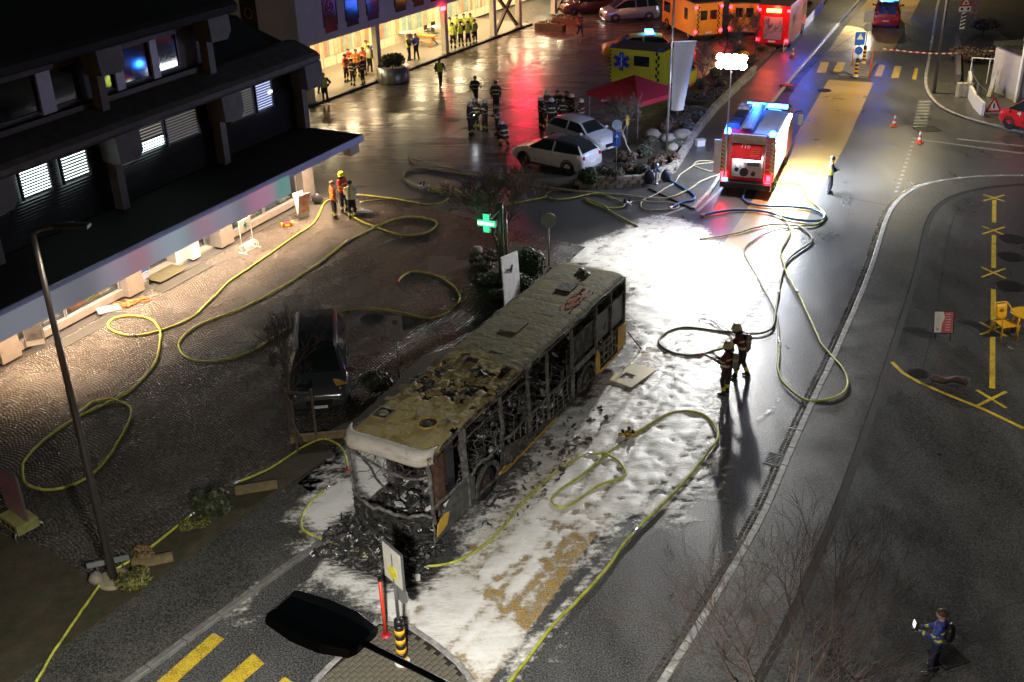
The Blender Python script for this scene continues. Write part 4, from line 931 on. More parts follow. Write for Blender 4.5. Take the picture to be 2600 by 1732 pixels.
# wreckage inside: seats, tangled wire, dash rubble
def rubble(name, n, box, s, m, par, thin=.3, kind=True, jit=1.0, zf=None):
    b = MB()
    for _ in range(n):
        c = Vector((random.uniform(box[0], box[1]), random.uniform(box[2], box[3]), 0)); top = box[5] if zf is None else zf(c.x, c.y)
        c.z = box[4] + (top - box[4]) * random.random() ** 1.5
        k_ = random.uniform(*s); M_ = Matrix.Rotation(random.uniform(0, 6.28), 3, 'Z') @ Matrix.Rotation(random.uniform(-1, 1) * jit, 3, 'X') @ Matrix.Rotation(random.uniform(-1, 1) * jit, 3, 'Y')
        w_, d_, h_ = k_, k_ * random.uniform(.15, .9), k_ * random.uniform(.06, thin)
        vs = [M_ @ Vector((sx * w_ / 2 * random.uniform(.6, 1.2), sy * d_ / 2 * random.uniform(.6, 1.2), sz * h_ / 2)) + c for sz in (-1, 1) for sx, sy in ((-1, -1), (1, -1), (1, 1), (-1, 1))]
        b.add(vs, [(3, 2, 1, 0), (4, 5, 6, 7), (0, 1, 5, 4), (1, 2, 6, 5), (2, 3, 7, 6), (3, 0, 4, 7)], random.randrange(len(m)) if isinstance(m, list) else 0)
    o = b.build(name, m, par)
    if kind: o['kind'] = 'stuff'
    return o
rubble('dash_rubble', 420, (.1, 1.5, .15, 2.4, .4, 1.25), (.04, .30), [M_SOOT, M_SOOT, M_CHAR, M_SOOT, M_BFRAME, M_SOOT, M_ASH, M_FLECK, M_RUST], bus, zf=lambda x, y: (.72 if y < 1.45 else .42) + .4 * float(fbm(np.array(x * 2), np.array(y * 2), 3)))
rubble('cabin_rubble', 800, (1.5, 11.8, .15, 2.4, .42, 1.1), (.04, .34), [M_SOOT, M_CHAR, M_ASH, M_BFRAME, M_SOOT, M_FLECK, M_SOOT], bus, zf=lambda x, y: .55 + .75 * fbm(np.array(x * 1.3), np.array(y * 1.6), 13))
def wires(name, n, xr, z0, z1, m):
    b = MB()
    for _ in range(n):
        p_ = Vector((random.uniform(*xr), random.uniform(.1, 2.45), random.uniform(z0, z1))); L = [p_.copy()]; d_ = Vector((random.gauss(0, 1), random.gauss(0, .5), random.gauss(-.7, .6))).normalized()
        for _k in range(6): d_ = (d_ + Vector([random.gauss(0, .5) for _ in range(3)])).normalized(); p_ = p_ + d_ * random.uniform(.05, .2); p_.y = min(2.45, max(.06, p_.y)); p_.z = min(2.85, max(.45, p_.z)); L.append(p_.copy())
        b.tube(L, random.uniform(.005, .014), 4)
    o = b.build(name, m, bus); o['kind'] = 'stuff'
wires('hanging_cables', 260, (.3, 11.5), 1.0, 2.8, M_CHAR); wires('bare_wires', 130, (1.8, 9), .8, 2.6, M_BFRAME)
wires('red_cables', 40, (.3, 1.8), 1.2, 2.7, M_RUST)
b = MB(); b.bar((.5, .12, 1.6), (.5, .12, 2.75), .25, .3); b.bar((.7, .2, 1.1), (.75, .2, 2.6), .1, .5); b.build('driver_screen', M_RUST, bus)
b = MB(); b.bbox(.9, 1.5, .25, .3, 1.2, 2.6); b.build('partition', mat('dull_blue_partition', (.05, .05, .07), .5, var=.6, scale=4), bus)
for k in range(14):
    x = 2.4 + (k // 2) * 1.05; y = .55 if k % 2 else 1.95; b = MB()
    for s_ in (-.2, .2): b.tube([(x, y + s_, .45), (x + .03, y + s_, .85), (x + .36, y + s_, .86), (x + .42, y + s_, 1.45)], .017, 5)
    for h in (.95, 1.12, 1.3, 1.45): b.tube([(x + .37 + (h - .86) * .1, y - .2, h), (x + .37 + (h - .86) * .1, y + .2, h)], .013, 5)
    b.build('seat_frame', M_BFRAME, bus)
# fallen debris before the front and along the side
def busw(a, b_, z=0): c_, s_ = math.cos(BYAW), math.sin(BYAW); return Vector((-2.092 + c_ * a - s_ * b_, 22.662 + s_ * a + c_ * b_, z))
dz = rubble('front_debris', 1500, (-1.35, .5, -.1, 2.9, .02, .35), (.02, .22), [M_SOOT, M_SOOT, M_SOOT, M_CHAR, M_SOOT, M_ASH, M_BFRAME, M_SOOT, M_SOOT, M_SOOT, M_CHAR, M_SOOT, M_CHAR, M_SOOT, M_FLECK], None, .35, zf=lambda x, y: .06 + .34 * math.exp(-((x + .35) / .6) ** 2) * (.5 + .8 * float(fbm(np.array(x * 3), np.array(y * 3), 71))))
dz.location = bus.location; dz.rotation_euler.z = BYAW; tag(dz, 'heap of charred fragments on the ground before the bus front', 'debris')
d2 = rubble('side_debris', 170, (1.5, 8.6, -1.3, -.1, .02, .1), (.03, .22), [M_CHAR, M_ASH, M_CHAR], None, .3); d2.location = bus.location; d2.rotation_euler.z = BYAW; tag(d2, 'scattered charred scraps along the right side of the bus', 'debris', kind='stuff')
d3 = rubble('far_debris', 200, (3.4, 9.6, 2.6, 4.4, .13, .3), (.05, .4), [M_CHAR, M_CHAR, M_ASH], None, .4); d3.location = bus.location; d3.rotation_euler.z = BYAW; tag(d3, 'charred wreckage lying between the bus and the black car', 'debris', kind='stuff')
# larger loose pieces, each a thing
def loose(name, px, mb, m, label, cat, rz=0, z=0): o = mb.build(name, m); o.location = P(px[0], px[1], z); o.rotation_euler.z = rz; return tag(o, label, cat)
pl = thing('torn_bodywork', 'yellow bus panel with a square cut-out lying in the foam', 'panel', P(1455, 866, .03), R(50))
b = MB()
for q in ((-.72, .72, -.42, -.12), (-.72, -.42, -.12, .28), (.02, .72, -.12, .28), (-.72, .72, .28, .46)): b.bbox(q[0], q[1], q[2], q[3], .02, .07)
b.build('sheet', mat('yellow_panel_paint', (.62, .52, .20), .4, var=.4, scale=2, dirt=(.55, .5, .38)), pl)
b = MB(); b.bar((-.42, -.12, .06), (.02, -.12, .06), .03, .04); b.bar((-.42, .28, .06), (.02, .28, .06), .03, .04); b.build('cutout_frame', M_STEEL, pl)
rd = thing('snapped_rod', 'thin dark rod leaning from the bus rear onto the foam', 'rod', busw(12.02, -.1, 0))
e_ = P(1475, 803, .02) - busw(12.02, -.1, 0)
MB().tube([(0, 0, .95), tuple(e_)], .02, 6).build('rod', M_CHAR, rd)
b = MB()
for a in (.4, 2.3, 3.6): b.tube([tuple(e_), (e_.x + .35 * math.cos(a), e_.y + .35 * math.sin(a), .02)], .014, 5)
b.build('prong', M_CHAR, rd)
for px, rz, lb in (((1165, 1140), .3, 'black burnt frame piece lying nearest the front wheel'), ((1128, 1155), 1.2, 'twisted black scrap lying below the front wheel')):
    b = MB(); b.bar((-.28, -.1, .05), (.28, -.1, .08), .06, .06); b.bar((-.28, .1, .05), (.28, .1, .08), .06, .06); b.bar((-.28, -.1, .05), (-.28, .1, .05), .06, .06); b.bar((.28, -.1, .08), (.28, .1, .08), .06, .06)
    loose('scrap_metal', px, b, M_CHAR, lb, 'scrap', rz)
# ================================================================== STREET LAMPS
M_POLE = mat('lamp_post_steel', (.14, .125, .12), .4, .6, var=.15)
def street_lamp(base, h, armdir, arm, label, energy, colr, head=(.75, .36), base_ring=False, hl=0, tilt=0):
    t = thing('street_lamp', label, 'street lamp', base, 0)
    b = MB(); b.tube([(0, 0, 0), (0, 0, h * .5), (0, 0, h)], [.105, .085, .06], 12); b.build('post', M_POLE, t, True)
    d = Vector((math.cos(armdir), math.sin(armdir), 0)); e = d * arm + Vector((0, 0, h + .12))
    b = MB(); b.tube(catmull([(0, 0, h - .05), tuple(d * arm * .35 + Vector((0, 0, h + .06))), tuple(e)], 5), .035, 8); b.build('arm', M_POLE if base_ring else M_BLACK, t, True)
    L, W = head; s = Vector((-d.y, d.x, 0)); prof = [(-.01, .46), (.03, .70), (.3, .97), (.62, 1.0), (.95, .82), (1.0, .74)]
    vs = []; k = len(prof)
    for zz, sc_ in ((0, 1), (.07, .82), (.09, .4)):
        for sg in (1, -1):
            for a, wd in (prof if sg > 0 else prof[::-1]):
                vs.append(tuple(e + d * (a * L) * (1 if zz < .08 else .96) + s * (sg * wd * W / 2 * sc_) + Vector((0, 0, zz))))
    n = 2 * k; fs = [tuple(reversed(range(n))), tuple(range(2 * n, 3 * n))] + [(r * n + i, r * n + (i + 1) % n, (r + 1) * n + (i + 1) % n, (r + 1) * n + i) for r in range(2) for i in range(n)]
    hd = MB().add(vs, fs).build('lamp_head', M_BLACK, t)
    c = e + d * L * .55
    MB().box(tuple(c + Vector((0, 0, -.012))), (L * .5, W * .5, .016), armdir).build('led_panel', emat('led_' + ('%.2f' % colr[2]), colr, 14), hd)
    if energy: lamp('led_lamp', 'SPOT', tuple(c + Vector((0, 0, -.06))), energy, colr, t, .22, rot=(0, 0, 0), angle=R(150), blend=.6)
    if base_ring: MB().lathe([(.40, 0), (.40, .06), (.36, .09), (.16, .10)], (0, 0, .12), 24).build('concrete_base', mat('yellowish_concrete', (.32, .28, .17), .8, var=.25, scale=6, bump=.3), t)
    return t
street_lamp(P(265, 1343, .0), 9.3, R(-4), .5, 'tall grey street lamp on a round concrete base beside the plaza', 60, (1, .88, .68), (.75, .34), True)
# lamp whose head shows large and black at the bottom edge
c0 = P(845, 1478, 9.95); c1 = P(650, 1392, 9.95); dd = (c1 - c0); an = math.atan2(dd.y, dd.x); far = Vector((c0.x, c0.y, 0)) - Vector((math.cos(an), math.sin(an), 0)) * 1.5
street_lamp((far.x, far.y, 0), 9.8, an, 1.52, 'street lamp with big black head close above the crossing', 8600, (1, .97, .90), (dd.length, .70))
street_lamp(P(2146, 214, .1), 8.6, R(165), 1.2, 'slim street lamp by the stone wall of the side street', 2600, (1, .82, .46))
for k, (x, y) in enumerate(((33.5, 100), (41, 132), (16, 118))):
    street_lamp((x, y, 0), 9, R(170) if k < 2 else R(0), 1.2, ('street lamp far up the street on the right kerb', 'street lamp farthest up the street', 'street lamp far up the street on the left kerb')[k], 3200, (1, .80, .42))
street_lamp((23.5, 27, .1), 9, R(160), 1.2, 'unseen street lamp added at the forecourt edge to light the yellow chairs', 2000, (1, .93, .8))  # added out of view, in place of building lights shining on the chairs

# ================================================================== HOSES
M_HY = mat('yellow_hose', (.48, .50, .07), .5, var=.45, scale=5)
M_HT = mat('tan_hose', (.40, .36, .24), .55, var=.2, scale=12)
M_HB = mat('blue_hose', (.02, .12, .32), .4, var=.2, scale=12)
M_HG = mat('dirty_hose', (.17, .17, .08), .55, var=.25, scale=9)
M_COUP = mat('coupling_alloy', (.5, .5, .5), .35, .9, var=.1)
M_REDC = mat('red_fitting', (.5, .04, .03), .4, var=.1)
hz = [0]
def zone_z(x, y):
    X, Y = np.array([x]), np.array([y])
    if pip(X, Y, SOIL)[0]: return .13
    if pip(X, Y, PLAZA)[0] or pip(X, Y, K3i + K4[::-1])[0] or pip(X, Y, FORE)[0] or pip(X, Y, KB1 + KB2[::-1])[0] or pip(X, Y, K6 + K6b[::-1])[0]: return .105
    return .03
def hose(px, r, m, label, lift=None, ends=(1, 1)):
    hz[0] += 1; pts = [P(x, y, .06) for x, y in px]; L = resample(catmull(pts, 8), .14); out = []
    for i, q in enumerate(L):
        z = zone_z(q.x, q.y); out.append(z)
    zz = np.array(out); zz = np.convolve(np.pad(zz, 3, mode='edge'), np.ones(7) / 7, 'valid')
    seen = []; wn = np.arange(len(L)) * .14
    for i, q in enumerate(L): q.x += .11 * (float(fbm(wn[i:i + 1] * .9, wn[i:i + 1] * 0, hz[0])[0]) - .5); q.y += .11 * (float(fbm(wn[i:i + 1] * .9, wn[i:i + 1] * 0 + 9, hz[0])[0]) - .5)
    for i, q in enumerate(L): q.z = zz[i] + r + .004 * (hz[0] % 5)
    # lift where the hose crosses itself
    A = np.array([(q.x, q.y) for q in L])
    for i in range(len(L)):
        d = np.hypot(A[:i - 12, 0] - A[i, 0], A[:i - 12, 1] - A[i, 1]) if i > 14 else np.array([9.])
        k = max(0, 1 - d.min() / (r * 7)) if d.size else 0; L[i].z += k * r * 2.1
    if lift: L = L + [Vector(p) for p in lift]
    t = thing('fire_hose', label, 'hose'); MB().tube(L, r, 8).build('hose', m, t, True)
    if len(L) > 110:
        i = len(L) * 2 // 5; d = (L[i + 1] - L[i]).normalized(); MB().tube([L[i] - d * .13, L[i] + d * .13], r * 1.3, 10).tube([L[i] - d * .05, L[i] + d * .05], r * 1.55, 10).build('coupling', M_COUP, t, True)
    for e, on in zip((0, -1), ends):
        if on:
            a = L[e]; bq = L[1] if e == 0 else L[-2]; d = (a - bq).normalized()
            MB().tube([a - d * .10, a + d * .02], r * 1.25, 10).tube([a, a + d * .09], r * 1.45, 10).build('coupling', M_COUP if on == 1 else M_REDC, t, True)
    return t
hose([(768, 462), (745, 472), (722, 515), (660, 560), (590, 610), (530, 650), (490, 690), (450, 730), (400, 755), (330, 775), (280, 772), (252, 755), (262, 738), (300, 731), (345, 738), (370, 765), (368, 800), (355, 844), (307, 896), (255, 928), (182, 964), (115, 1007), (62, 1060), (53, 1098), (67, 1122), (110, 1132), (163, 1122), (211, 1098), (255, 1050), (288, 997), (303, 954), (291, 935), (255, 926), (216, 930), (187, 954)], .042, M_HY, 'yellow hose looping across the plaza past the shop to the lamp post')
hose([(810, 500), (835, 515), (870, 528), (905, 540), (945, 546), (985, 537), (1005, 521), (992, 509), (950, 503), (910, 508), (868, 526), (800, 560), (720, 620), (640, 670), (560, 712), (490, 738), (440, 762), (412, 793), (420, 820), (460, 835), (520, 832), (580, 812), (625, 782), (656, 763), (690, 745)], .042, M_HY, 'yellow hose with a small loop running from the three firefighters to the black car')
hose([(788, 719), (850, 715), (920, 723), (980, 736), (1022, 728), (1050, 705), (1058, 685), (1040, 660), (1000, 637), (950, 629), (925, 640), (918, 652)], .036, M_HY, 'yellow hose curling on the setts behind the black car', ends=(0, 2))
hose([(825, 452), (890, 459), (940, 466), (985, 470), (1010, 468), (1028, 460), (1034, 450), (1028, 442), (973, 432)], .036, M_HY, 'yellow hose in the tight curl right of the three firefighters')
hose([(833, 468), (880, 462), (950, 458), (1000, 452), (1015, 445), (985, 436)], .032, M_HG, 'dull hose end beside the three firefighters')
hose([(973, 432), (951, 423), (931, 412), (928, 401), (940, 390), (965, 385), (1008, 385), (1068, 394), (1117, 402), (1203, 422), (1306, 438), (1415, 447), (1488, 456), (1543, 456), (1580, 442), (1616, 420), (1653, 405)], .045, M_HT, 'long tan hose across the car park entry to the fire engine')
hose([(940, 361), (946, 370), (962, 379), (1000, 390), (1080, 402), (1160, 414)], .04, M_HT, 'short tan hose end in front of the parked white cars')
hose([(981, 433), (1019, 434), (1052, 439), (1079, 455), (1106, 469), (1136, 473), (1190, 467), (1252, 455), (1276, 460), (1313, 457), (1350, 449), (1379, 446), (1415, 460), (1434, 471), (1426, 478), (1390, 478), (1357, 467), (1346, 457), (1379, 471), (1397, 482), (1426, 500), (1463, 520)], .04, M_HY, 'yellow hose with loops in the car park entry')
hose([(1255, 452), (1258, 444), (1291, 439), (1342, 446), (1400, 452), (1434, 470)], .036, M_HG, 'olive hose lying over the yellow loops in the car park entry')
hose([(1650, 400), (1627, 396), (1598, 386), (1598, 376), (1618, 373), (1640, 377), (1600, 383), (1562, 405), (1551, 424), (1518, 442), (1481, 460), (1474, 475), (1488, 482), (1525, 482), (1556, 478), (1551, 468), (1500, 464), (1452, 464), (1438, 471)], .034, M_HT, 'thin tan hose curling on the pavement left of the fire engine')
hose([(1510, 398), (1536, 416), (1572, 438), (1594, 453), (1594, 464), (1565, 469), (1540, 479)], .055, M_HB, 'blue hose from the hydrant beside the stone wall')
hose([(1731, 422), (1711, 438), (1709, 457), (1726, 469), (1762, 475), (1817, 477), (1861, 482), (1887, 491), (1894, 500), (1887, 508), (1854, 510), (1810, 502), (1762, 489), (1715, 484), (1671, 486), (1616, 497)], .058, M_HB, 'thick blue hose in a long bend behind the fire engine')
hose([(1774, 415), (1794, 422), (1820, 420), (1839, 425), (1849, 438), (1849, 448), (1862, 461), (1885, 480), (1898, 497), (1890, 511), (1865, 519), (1817, 519), (1781, 517), (1744, 522), (1689, 537), (1613, 550)], .038, M_HY, 'yellow hose sweeping round the blue hose on the ochre strip')
hose([(1775, 488), (1810, 511), (1817, 537), (1803, 563), (1795, 581), (1799, 599), (1814, 639), (1836, 680), (1854, 720), (1872, 756), (1890, 793), (1911, 818), (1932, 847), (1945, 871), (1948, 887), (1940, 905), (1916, 919), (1884, 925), (1852, 923), (1826, 905), (1802, 884), (1794, 866), (1790, 839), (1790, 789)], .040, M_HY, 'yellow hose hanging in a deep loop over the right kerb')
hose([(1810, 525), (1781, 530), (1744, 545), (1718, 563), (1711, 581), (1722, 606), (1740, 636), (1758, 668), (1777, 701), (1789, 733), (1790, 780)], .032, M_HG, 'olive hose bending through the brightest foam')
fh = P(1672, 905, 0)
hose([(1839, 522), (1858, 537), (1867, 552), (1854, 566), (1817, 592), (1803, 614), (1792, 658), (1786, 698), (1781, 738), (1770, 760), (1737, 769), (1689, 765), (1635, 760), (1580, 753), (1543, 760), (1521, 774), (1516, 793), (1542, 810), (1576, 817), (1613, 815), (1640, 808)], .042, M_HG, 'olive hose ending in a wide loop before the two firefighters', ends=(1, 0), lift=[P(1655, 803, .15), P(1668, 800, .45), P(1676, 800, .8), P(1684, 798, .98)])
hose([(1165, 1580), (1230, 1490), (1310, 1400), (1390, 1310), (1470, 1212), (1560, 1120), (1620, 1050), (1648, 1010), (1645, 980), (1620, 955), (1580, 945), (1530, 955), (1480, 985), (1447, 1000)], .044, M_HY, 'yellow hose making a hairpin on the road in the foreground', ends=(0, 1))
hose([(1432, 1018), (1400, 1040), (1340, 1090), (1280, 1135), (1268, 1155), (1290, 1170), (1330, 1150), (1380, 1115), (1438, 1096), (1425, 1065), (1390, 1047), (1350, 1047), (1300, 1070), (1260, 1100), (1200, 1160), (1160, 1210), (1120, 1250), (1060, 1285), (1000, 1300), (920, 1295), (840, 1275), (760, 1250), (702, 1230), (690, 1212), (706, 1172), (752, 1130)], .036, M_HY, 'yellow hose wrapped round the burnt front of the bus')
hose([(796, 1086), (793, 1058), (785, 1038), (765, 1021), (740, 1016), (690, 1040), (620, 1085), (545, 1116)], .032, M_HY, 'yellow hose end between the staked tree and the bus', ends=(2, 1))
hose([(440, 1190), (380, 1240), (320, 1285), (270, 1315), (230, 1355), (170, 1440), (85, 1575)], .036, M_HY, 'yellow hose running past the lamp base to the lower left corner', ends=(1, 0))
for k, (px, lab) in enumerate((((1443, 1005), 'brass hose divider on the foam at the hairpin'), ((1440, 473), 'alloy hose divider in the car park entry'), ((974, 432), 'alloy hose divider on the setts by the car park entry'))):
    t = thing('hose_divider', lab, 'divider', P(px[0], px[1], .02 if k < 2 else .11), R(40 + 50 * k)); m = mat('brass', (.55, .35, .08), .35, .7, var=.3) if k == 0 else M_COUP
    MB().sph((0, 0, .12), (.12, .12, .11), 12, 8).build('body', m, t, True)
    for a in (.5, 2.4, 3.8, 5.3): MB().tube([(0, 0, .12), (.28 * math.cos(a), .28 * math.sin(a), .10)], .055, 8).build('outlet', m, t, True)
    for a in (.5, 2.4, 5.3): MB().bar((.15 * math.cos(a), .15 * math.sin(a), .16), (.15 * math.cos(a), .15 * math.sin(a), .27), .10, .03).build('lever', M_BLACK, t)
nz = thing('foam_nozzle', 'two-pronged branch pipe lying in the brightest foam', 'nozzle', P(1645, 745, .05))
q0, q1 = P(1608, 731, .1) - P(1645, 745, .05), P(1686, 768, .1) - P(1645, 745, .05)
for dy in (-.09, .09): MB().tube(catmull([(q0.x, q0.y + dy, .08), (q0.x * .3, q0.y * .3 + .2 + dy * 2, .1), (q1.x, q1.y, .1)], 6), .022, 6).build('branch', M_COUP, nz, True)
MB().bar((q0.x, q0.y - .12, .08), (q0.x, q0.y + .12, .08), .05, .05).build('cross_piece', M_BLACK, nz)
sp_ = None

# ================================================================== SIGNS, POSTS AND STREET FURNITURE
M_BLUE = mat('sign_blue', (.02, .12, .5), .4, var=.05)
M_SIGNR = mat('sign_red', (.5, .02, .03), .4, var=.05)
M_SIGNB = mat('sign_grey_back', (.33, .34, .34), .45, .5, var=.15)
M_AMBER = mat('amber_band', (.85, .42, .02), .4, var=.05)
M_GREEN = mat('green_print', (.02, .35, .15), .5, var=.1)
M_CREAM = mat('cream_print', (.62, .60, .52), .4, var=.12)
def post(t, h, r=.035, m=None, z0=0): return MB().cyl((0, 0, z0), (0, 0, h), r, n=10).build('post', m or M_STEEL, t, True)
def bollard(t, r=.115, h=1.05, n=4):
    st = h / (2 * n); b = MB().lathe([(r * 1.5, 0), (r * 1.5, .05), (r * .9, .07)], (0, 0, 0), 16); b.build('foot', M_WHITE, t)
    for k in range(2 * n): MB().cyl((0, 0, .05 + k * st), (0, 0, .05 + (k + 1) * st), r if k % 2 == 0 else r * .96, n=16).build('band', M_AMBER if k % 2 == 0 else M_BLACK, t, True)
    MB().lathe([(r * .96, 0), (r * .9, .12), (r * .4, .16)], (0, 0, .05 + h), 14).build('cap', M_BLACK, t, True)
# island with pavers at the bottom edge
ISL = xy(PL([(872, 1440), (930, 1447), (985, 1482), (1060, 1545), (1110, 1610), (700, 1640), (715, 1590), (775, 1530)]))
isl = sheet('traffic_island', ISL, .105, M_JOINT, z0=-.04)
M_PAVER = mat('concrete_paver', (.15, .135, .10), .55, var=.35, scale=3, bump=.3, rvar=.15)
vs = []; pa = R(52); cnt = 0
me_p = {}
cx = sum(p[0] for p in ISL) / len(ISL); cy = sum(p[1] for p in ISL) / len(ISL)
for i in range(-30, 31):
    for j in range(-30, 31):
        lx = j * .205 + (i % 2) * .1; ly = i * .135; X = cx + lx * math.cos(pa) - ly * math.sin(pa); Y = cy + lx * math.sin(pa) + ly * math.cos(pa)
        cs = [(X + sx * .09 * math.cos(pa) - sy * .055 * math.sin(pa), Y + sx * .09 * math.sin(pa) + sy * .055 * math.cos(pa)) for sx in (-1, 1) for sy in (-1, 1)]
        if all(pip(np.array([a]), np.array([c]), ISL)[0] for a, c in cs) and cnt < 300:
            k = random.randrange(3)
            if k not in me_p:
                x, y, e = .095, .060, .010; me = MB().add([(-x, -y, -.02), (x, -y, -.02), (x, y, -.02), (-x, y, -.02), (-x, -y, .012 - e), (x, -y, .012 - e), (x, y, .012 - e), (-x, y, .012 - e), (-x + e, -y + e, .012), (x - e, -y + e, .012), (x - e, y - e, .014), (-x + e, y - e, .013)], [(0, 1, 5, 4), (1, 2, 6, 5), (2, 3, 7, 6), (3, 0, 4, 7), (4, 5, 9, 8), (5, 6, 10, 9), (6, 7, 11, 10), (7, 4, 8, 11), (8, 9, 10, 11)])
                o = me.build('paver', M_PAVER, isl); me_p[k] = o.data
            else: o = bpy.data.objects.new('paver', me_p[k]); C.objects.link(o); o.parent = isl
            o.location = (X, Y, .108 + random.uniform(-.004, .004)); o.rotation_euler = (random.gauss(0, .012), random.gauss(0, .012), pa); cnt += 1
kerb_i = thing('kerb', 'concrete kerb round the paved island at the bottom edge', 'kerb')
kerb_stones(resample([(*p, 0) for p in offset(ISL + [ISL[0]], .06 if 1 else -.06)], .8), kerb_i, .15, .125)
t = thing('bus_stop_sign', 'bus stop sign on a post with amber and black striped base', 'sign', P(925, 1523, .12)); t.rotation_euler.z = R(-70 + 18)
bollard(t); post(t, 3.0, .04, None, 1.2)
pn = MB().bbox(-.34, .34, -.03, .03, 2.25, 3.15).build('sign_panel', M_CREAM, t)
MB().bbox(-.36, .36, -.025, .025, 3.152, 3.18).bbox(-.36, .36, -.025, .025, 2.22, 2.248).bbox(-.37, -.342, -.025, .025, 2.22, 3.18).bbox(.342, .37, -.025, .025, 2.22, 3.18).build('frame', M_STEEL, pn)
for sg in (-1, 1): MB().tube([(0, sg * .034, 2.52), (0, sg * .040, 2.52)], [.17, .17], 24).build('round_emblem', mat('yellow_emblem', (.75, .66, .06), .4, var=.25, scale=14), pn)
for sg in (-1, 1): MB().tube([(0.10, -.12 * 0 + .1, 2.0), (.10, .13, 2.0)], [.26, .26], 24)
MB().tube([(.06, .07, 1.98), (.06, .10, 1.98)], [.27, .27], 28).build('round_sign', M_SIGNB, t)
t = thing('marker_post', 'slim red marker post beside the bus stop sign', 'post', P(887, 1460, .12)); MB().tube([(0, 0, 0), (-.02, .03, 1.55)], .045, 10).build('post', mat('red_post', (.68, .06, .03), .4, var=.08), t, True); MB().cyl((-.02, .03, 1.55), (-.02, .03, 1.62), .05).build('cap', M_BLACK, t); MB().lathe([(.12, 0), (.09, .04)], (0, 0, 0), 12).build('foot', M_SIGNR, t)
# pharmacy cross on its post
pc = P(1155, 660, .12); t = thing('pharmacy_cross', 'lit green pharmacy cross on a tall grey post', 'sign', pc)
MB().tube([(0, 0, 0), (0, 0, 3.4)], .12, 12).build('post', M_POLE, t, True); MB().tube([(.2, .1, 0), (.2, .1, 3.0)], .05, 8).build('post', M_POLE, t, True)
q = P(1120, 519, 3.15); dx = q - pc; c = Vector((dx.x, dx.y, 3.15)); cr_ = Matrix.Rotation(R(-22), 3, 'Z'); 
def crossmb(r, wd, y0, y1):
    b = MB()
    for s_ in ((wd, r), (r, wd)): b.box((0, (y0 + y1) / 2, 0), (s_[0] * 2, abs(y1 - y0) + (.004 if s_[0] > s_[1] else 0), s_[1] * 2))
    return b
cb = crossmb(.36, .125, -.08, .08).build('cross_box', M_BLACK, t); cb.location = c; cb.rotation_euler.z = R(-22)
gl = crossmb(.335, .10, -.09, -.085).build('cross_face', emat('green_led', (.0, .9, .12), .75), cb)
wt = MB().bbox(-.32, .10, -.102, -.094, -.06, .05).bbox(.13, .30, -.102, -.094, -.05, .03).build('cross_text', emat('white_led', (.6, 1, .8), 1.6), cb)
MB().bar((0, 0, 3.15), tuple(c), .06, .06).build('bracket', M_POLE, t)
lamp('cross_lamp', 'AREA', tuple(c + Vector((-.05, -.16, 0))), 10, (.1, 1, .35), t, .7, rot=(R(90), 0, R(-22)))
# white board leaning on the pharmacy post, round signs, small signs
t = thing('notice_board', 'weathered white board leaning beside the pharmacy post', 'board', P(1176, 700, .14), R(62))
MB().box((0, 0, 1.0), (1.25, .05, 1.9), 0, 0, Matrix.Rotation(R(-8), 3, 'X') @ Matrix.Rotation(R(9), 3, 'Y')).build('sheet', mat('chalky_white', (.7, .71, .72), .6, var=.25, scale=4), t)
MB().box((.05, .15, .8), (.06, .06, 1.6), 0, 0, Matrix.Rotation(R(14), 3, 'X')).build('prop', M_POLE, t)
t = thing('round_sign', 'round grey sign seen from behind above the box bushes', 'sign', P(1262, 612, .12)); post(t, 2.2); MB().tube([(0, -.03, 1.95), (0, -.05, 1.95)], [.31, .31], 28).build('disc', M_SIGNB, t); 
t = thing('parking_sign', 'small grey sign on a thin post behind the bus', 'sign', P(918, 868, .14)); post(t, 2.2, .025); MB().bbox(-.22, .22, -.04, -.02, 1.35, 2.25).build('plate', M_SIGNB, t); MB().bbox(-.08, .08, -.05, -.041, 1.95, 2.1).build('symbol', M_POLE, t)
t = thing('blue_sign', 'blue sign with an arrow below a round disc in the planting bed', 'sign', P(1416, 401, .3)); post(t, 2.7, .03)
MB().tube([(0, -.04, 2.45), (0, -.06, 2.45)], [.24, .24], 24).build('disc', mat('pale_blue_disc', (.35, .5, .62), .4), t)
bl = MB().bbox(-.19, .19, -.06, -.04, 1.4, 2.1).build('plate', M_BLUE, t); MB().bar((0, -.066, 1.52), (0, -.066, 1.9), .05, .01).add([(-.09, -.068, 1.85), (.09, -.068, 1.85), (0, -.068, 2.0)], [(0, 1, 2)]).build('arrow', M_WHITE, bl)
t = thing('warning_tag', 'yellow plate on the bed edge beside the blue sign', 'sign', P(1441, 330, .3)); post(t, 1.5, .025); MB().box((0, -.03, 1.25), (.16, .04, .55), .3).build('plate', mat('yellow_plate', (.72, .45, .03), .4), t)
# flag pole with grey banner
fp = P(1531, 358, .32); t = thing('flag_pole', 'tall pole with a long plain grey banner in the planting bed', 'flag', fp); MB().tube([(0, 0, 0), (.12, 0, 9.5)], [.07, .045], 10).build('pole', M_STEEL, t, True)
tp = P(1590, 112, 5.6); dpx = tp - fp; b = MB(); nn = 16; vs = []
for i in range(nn + 1):
    f_ = i / nn; z = 5.62 - f_ * 3.3; wd = 1.05 - .45 * f_
    for j in range(7): g_ = j / 6; vs.append((.16 + g_ * wd, -.10 + .07 * math.sin(g_ * 5 + f_ * 2), z))
b.add(vs, [(i * 7 + j, i * 7 + j + 1, (i + 1) * 7 + j + 1, (i + 1) * 7 + j) for i in range(nn) for j in range(6)]); b.build('banner', mat('grey_banner', (.20, .195, .19), .7, var=.06), t, True)
MB().bar((0.05, -.1, 5.66), (1.25, -.05, 5.66), .04, .04).build('banner_arm', M_WHITE, t)
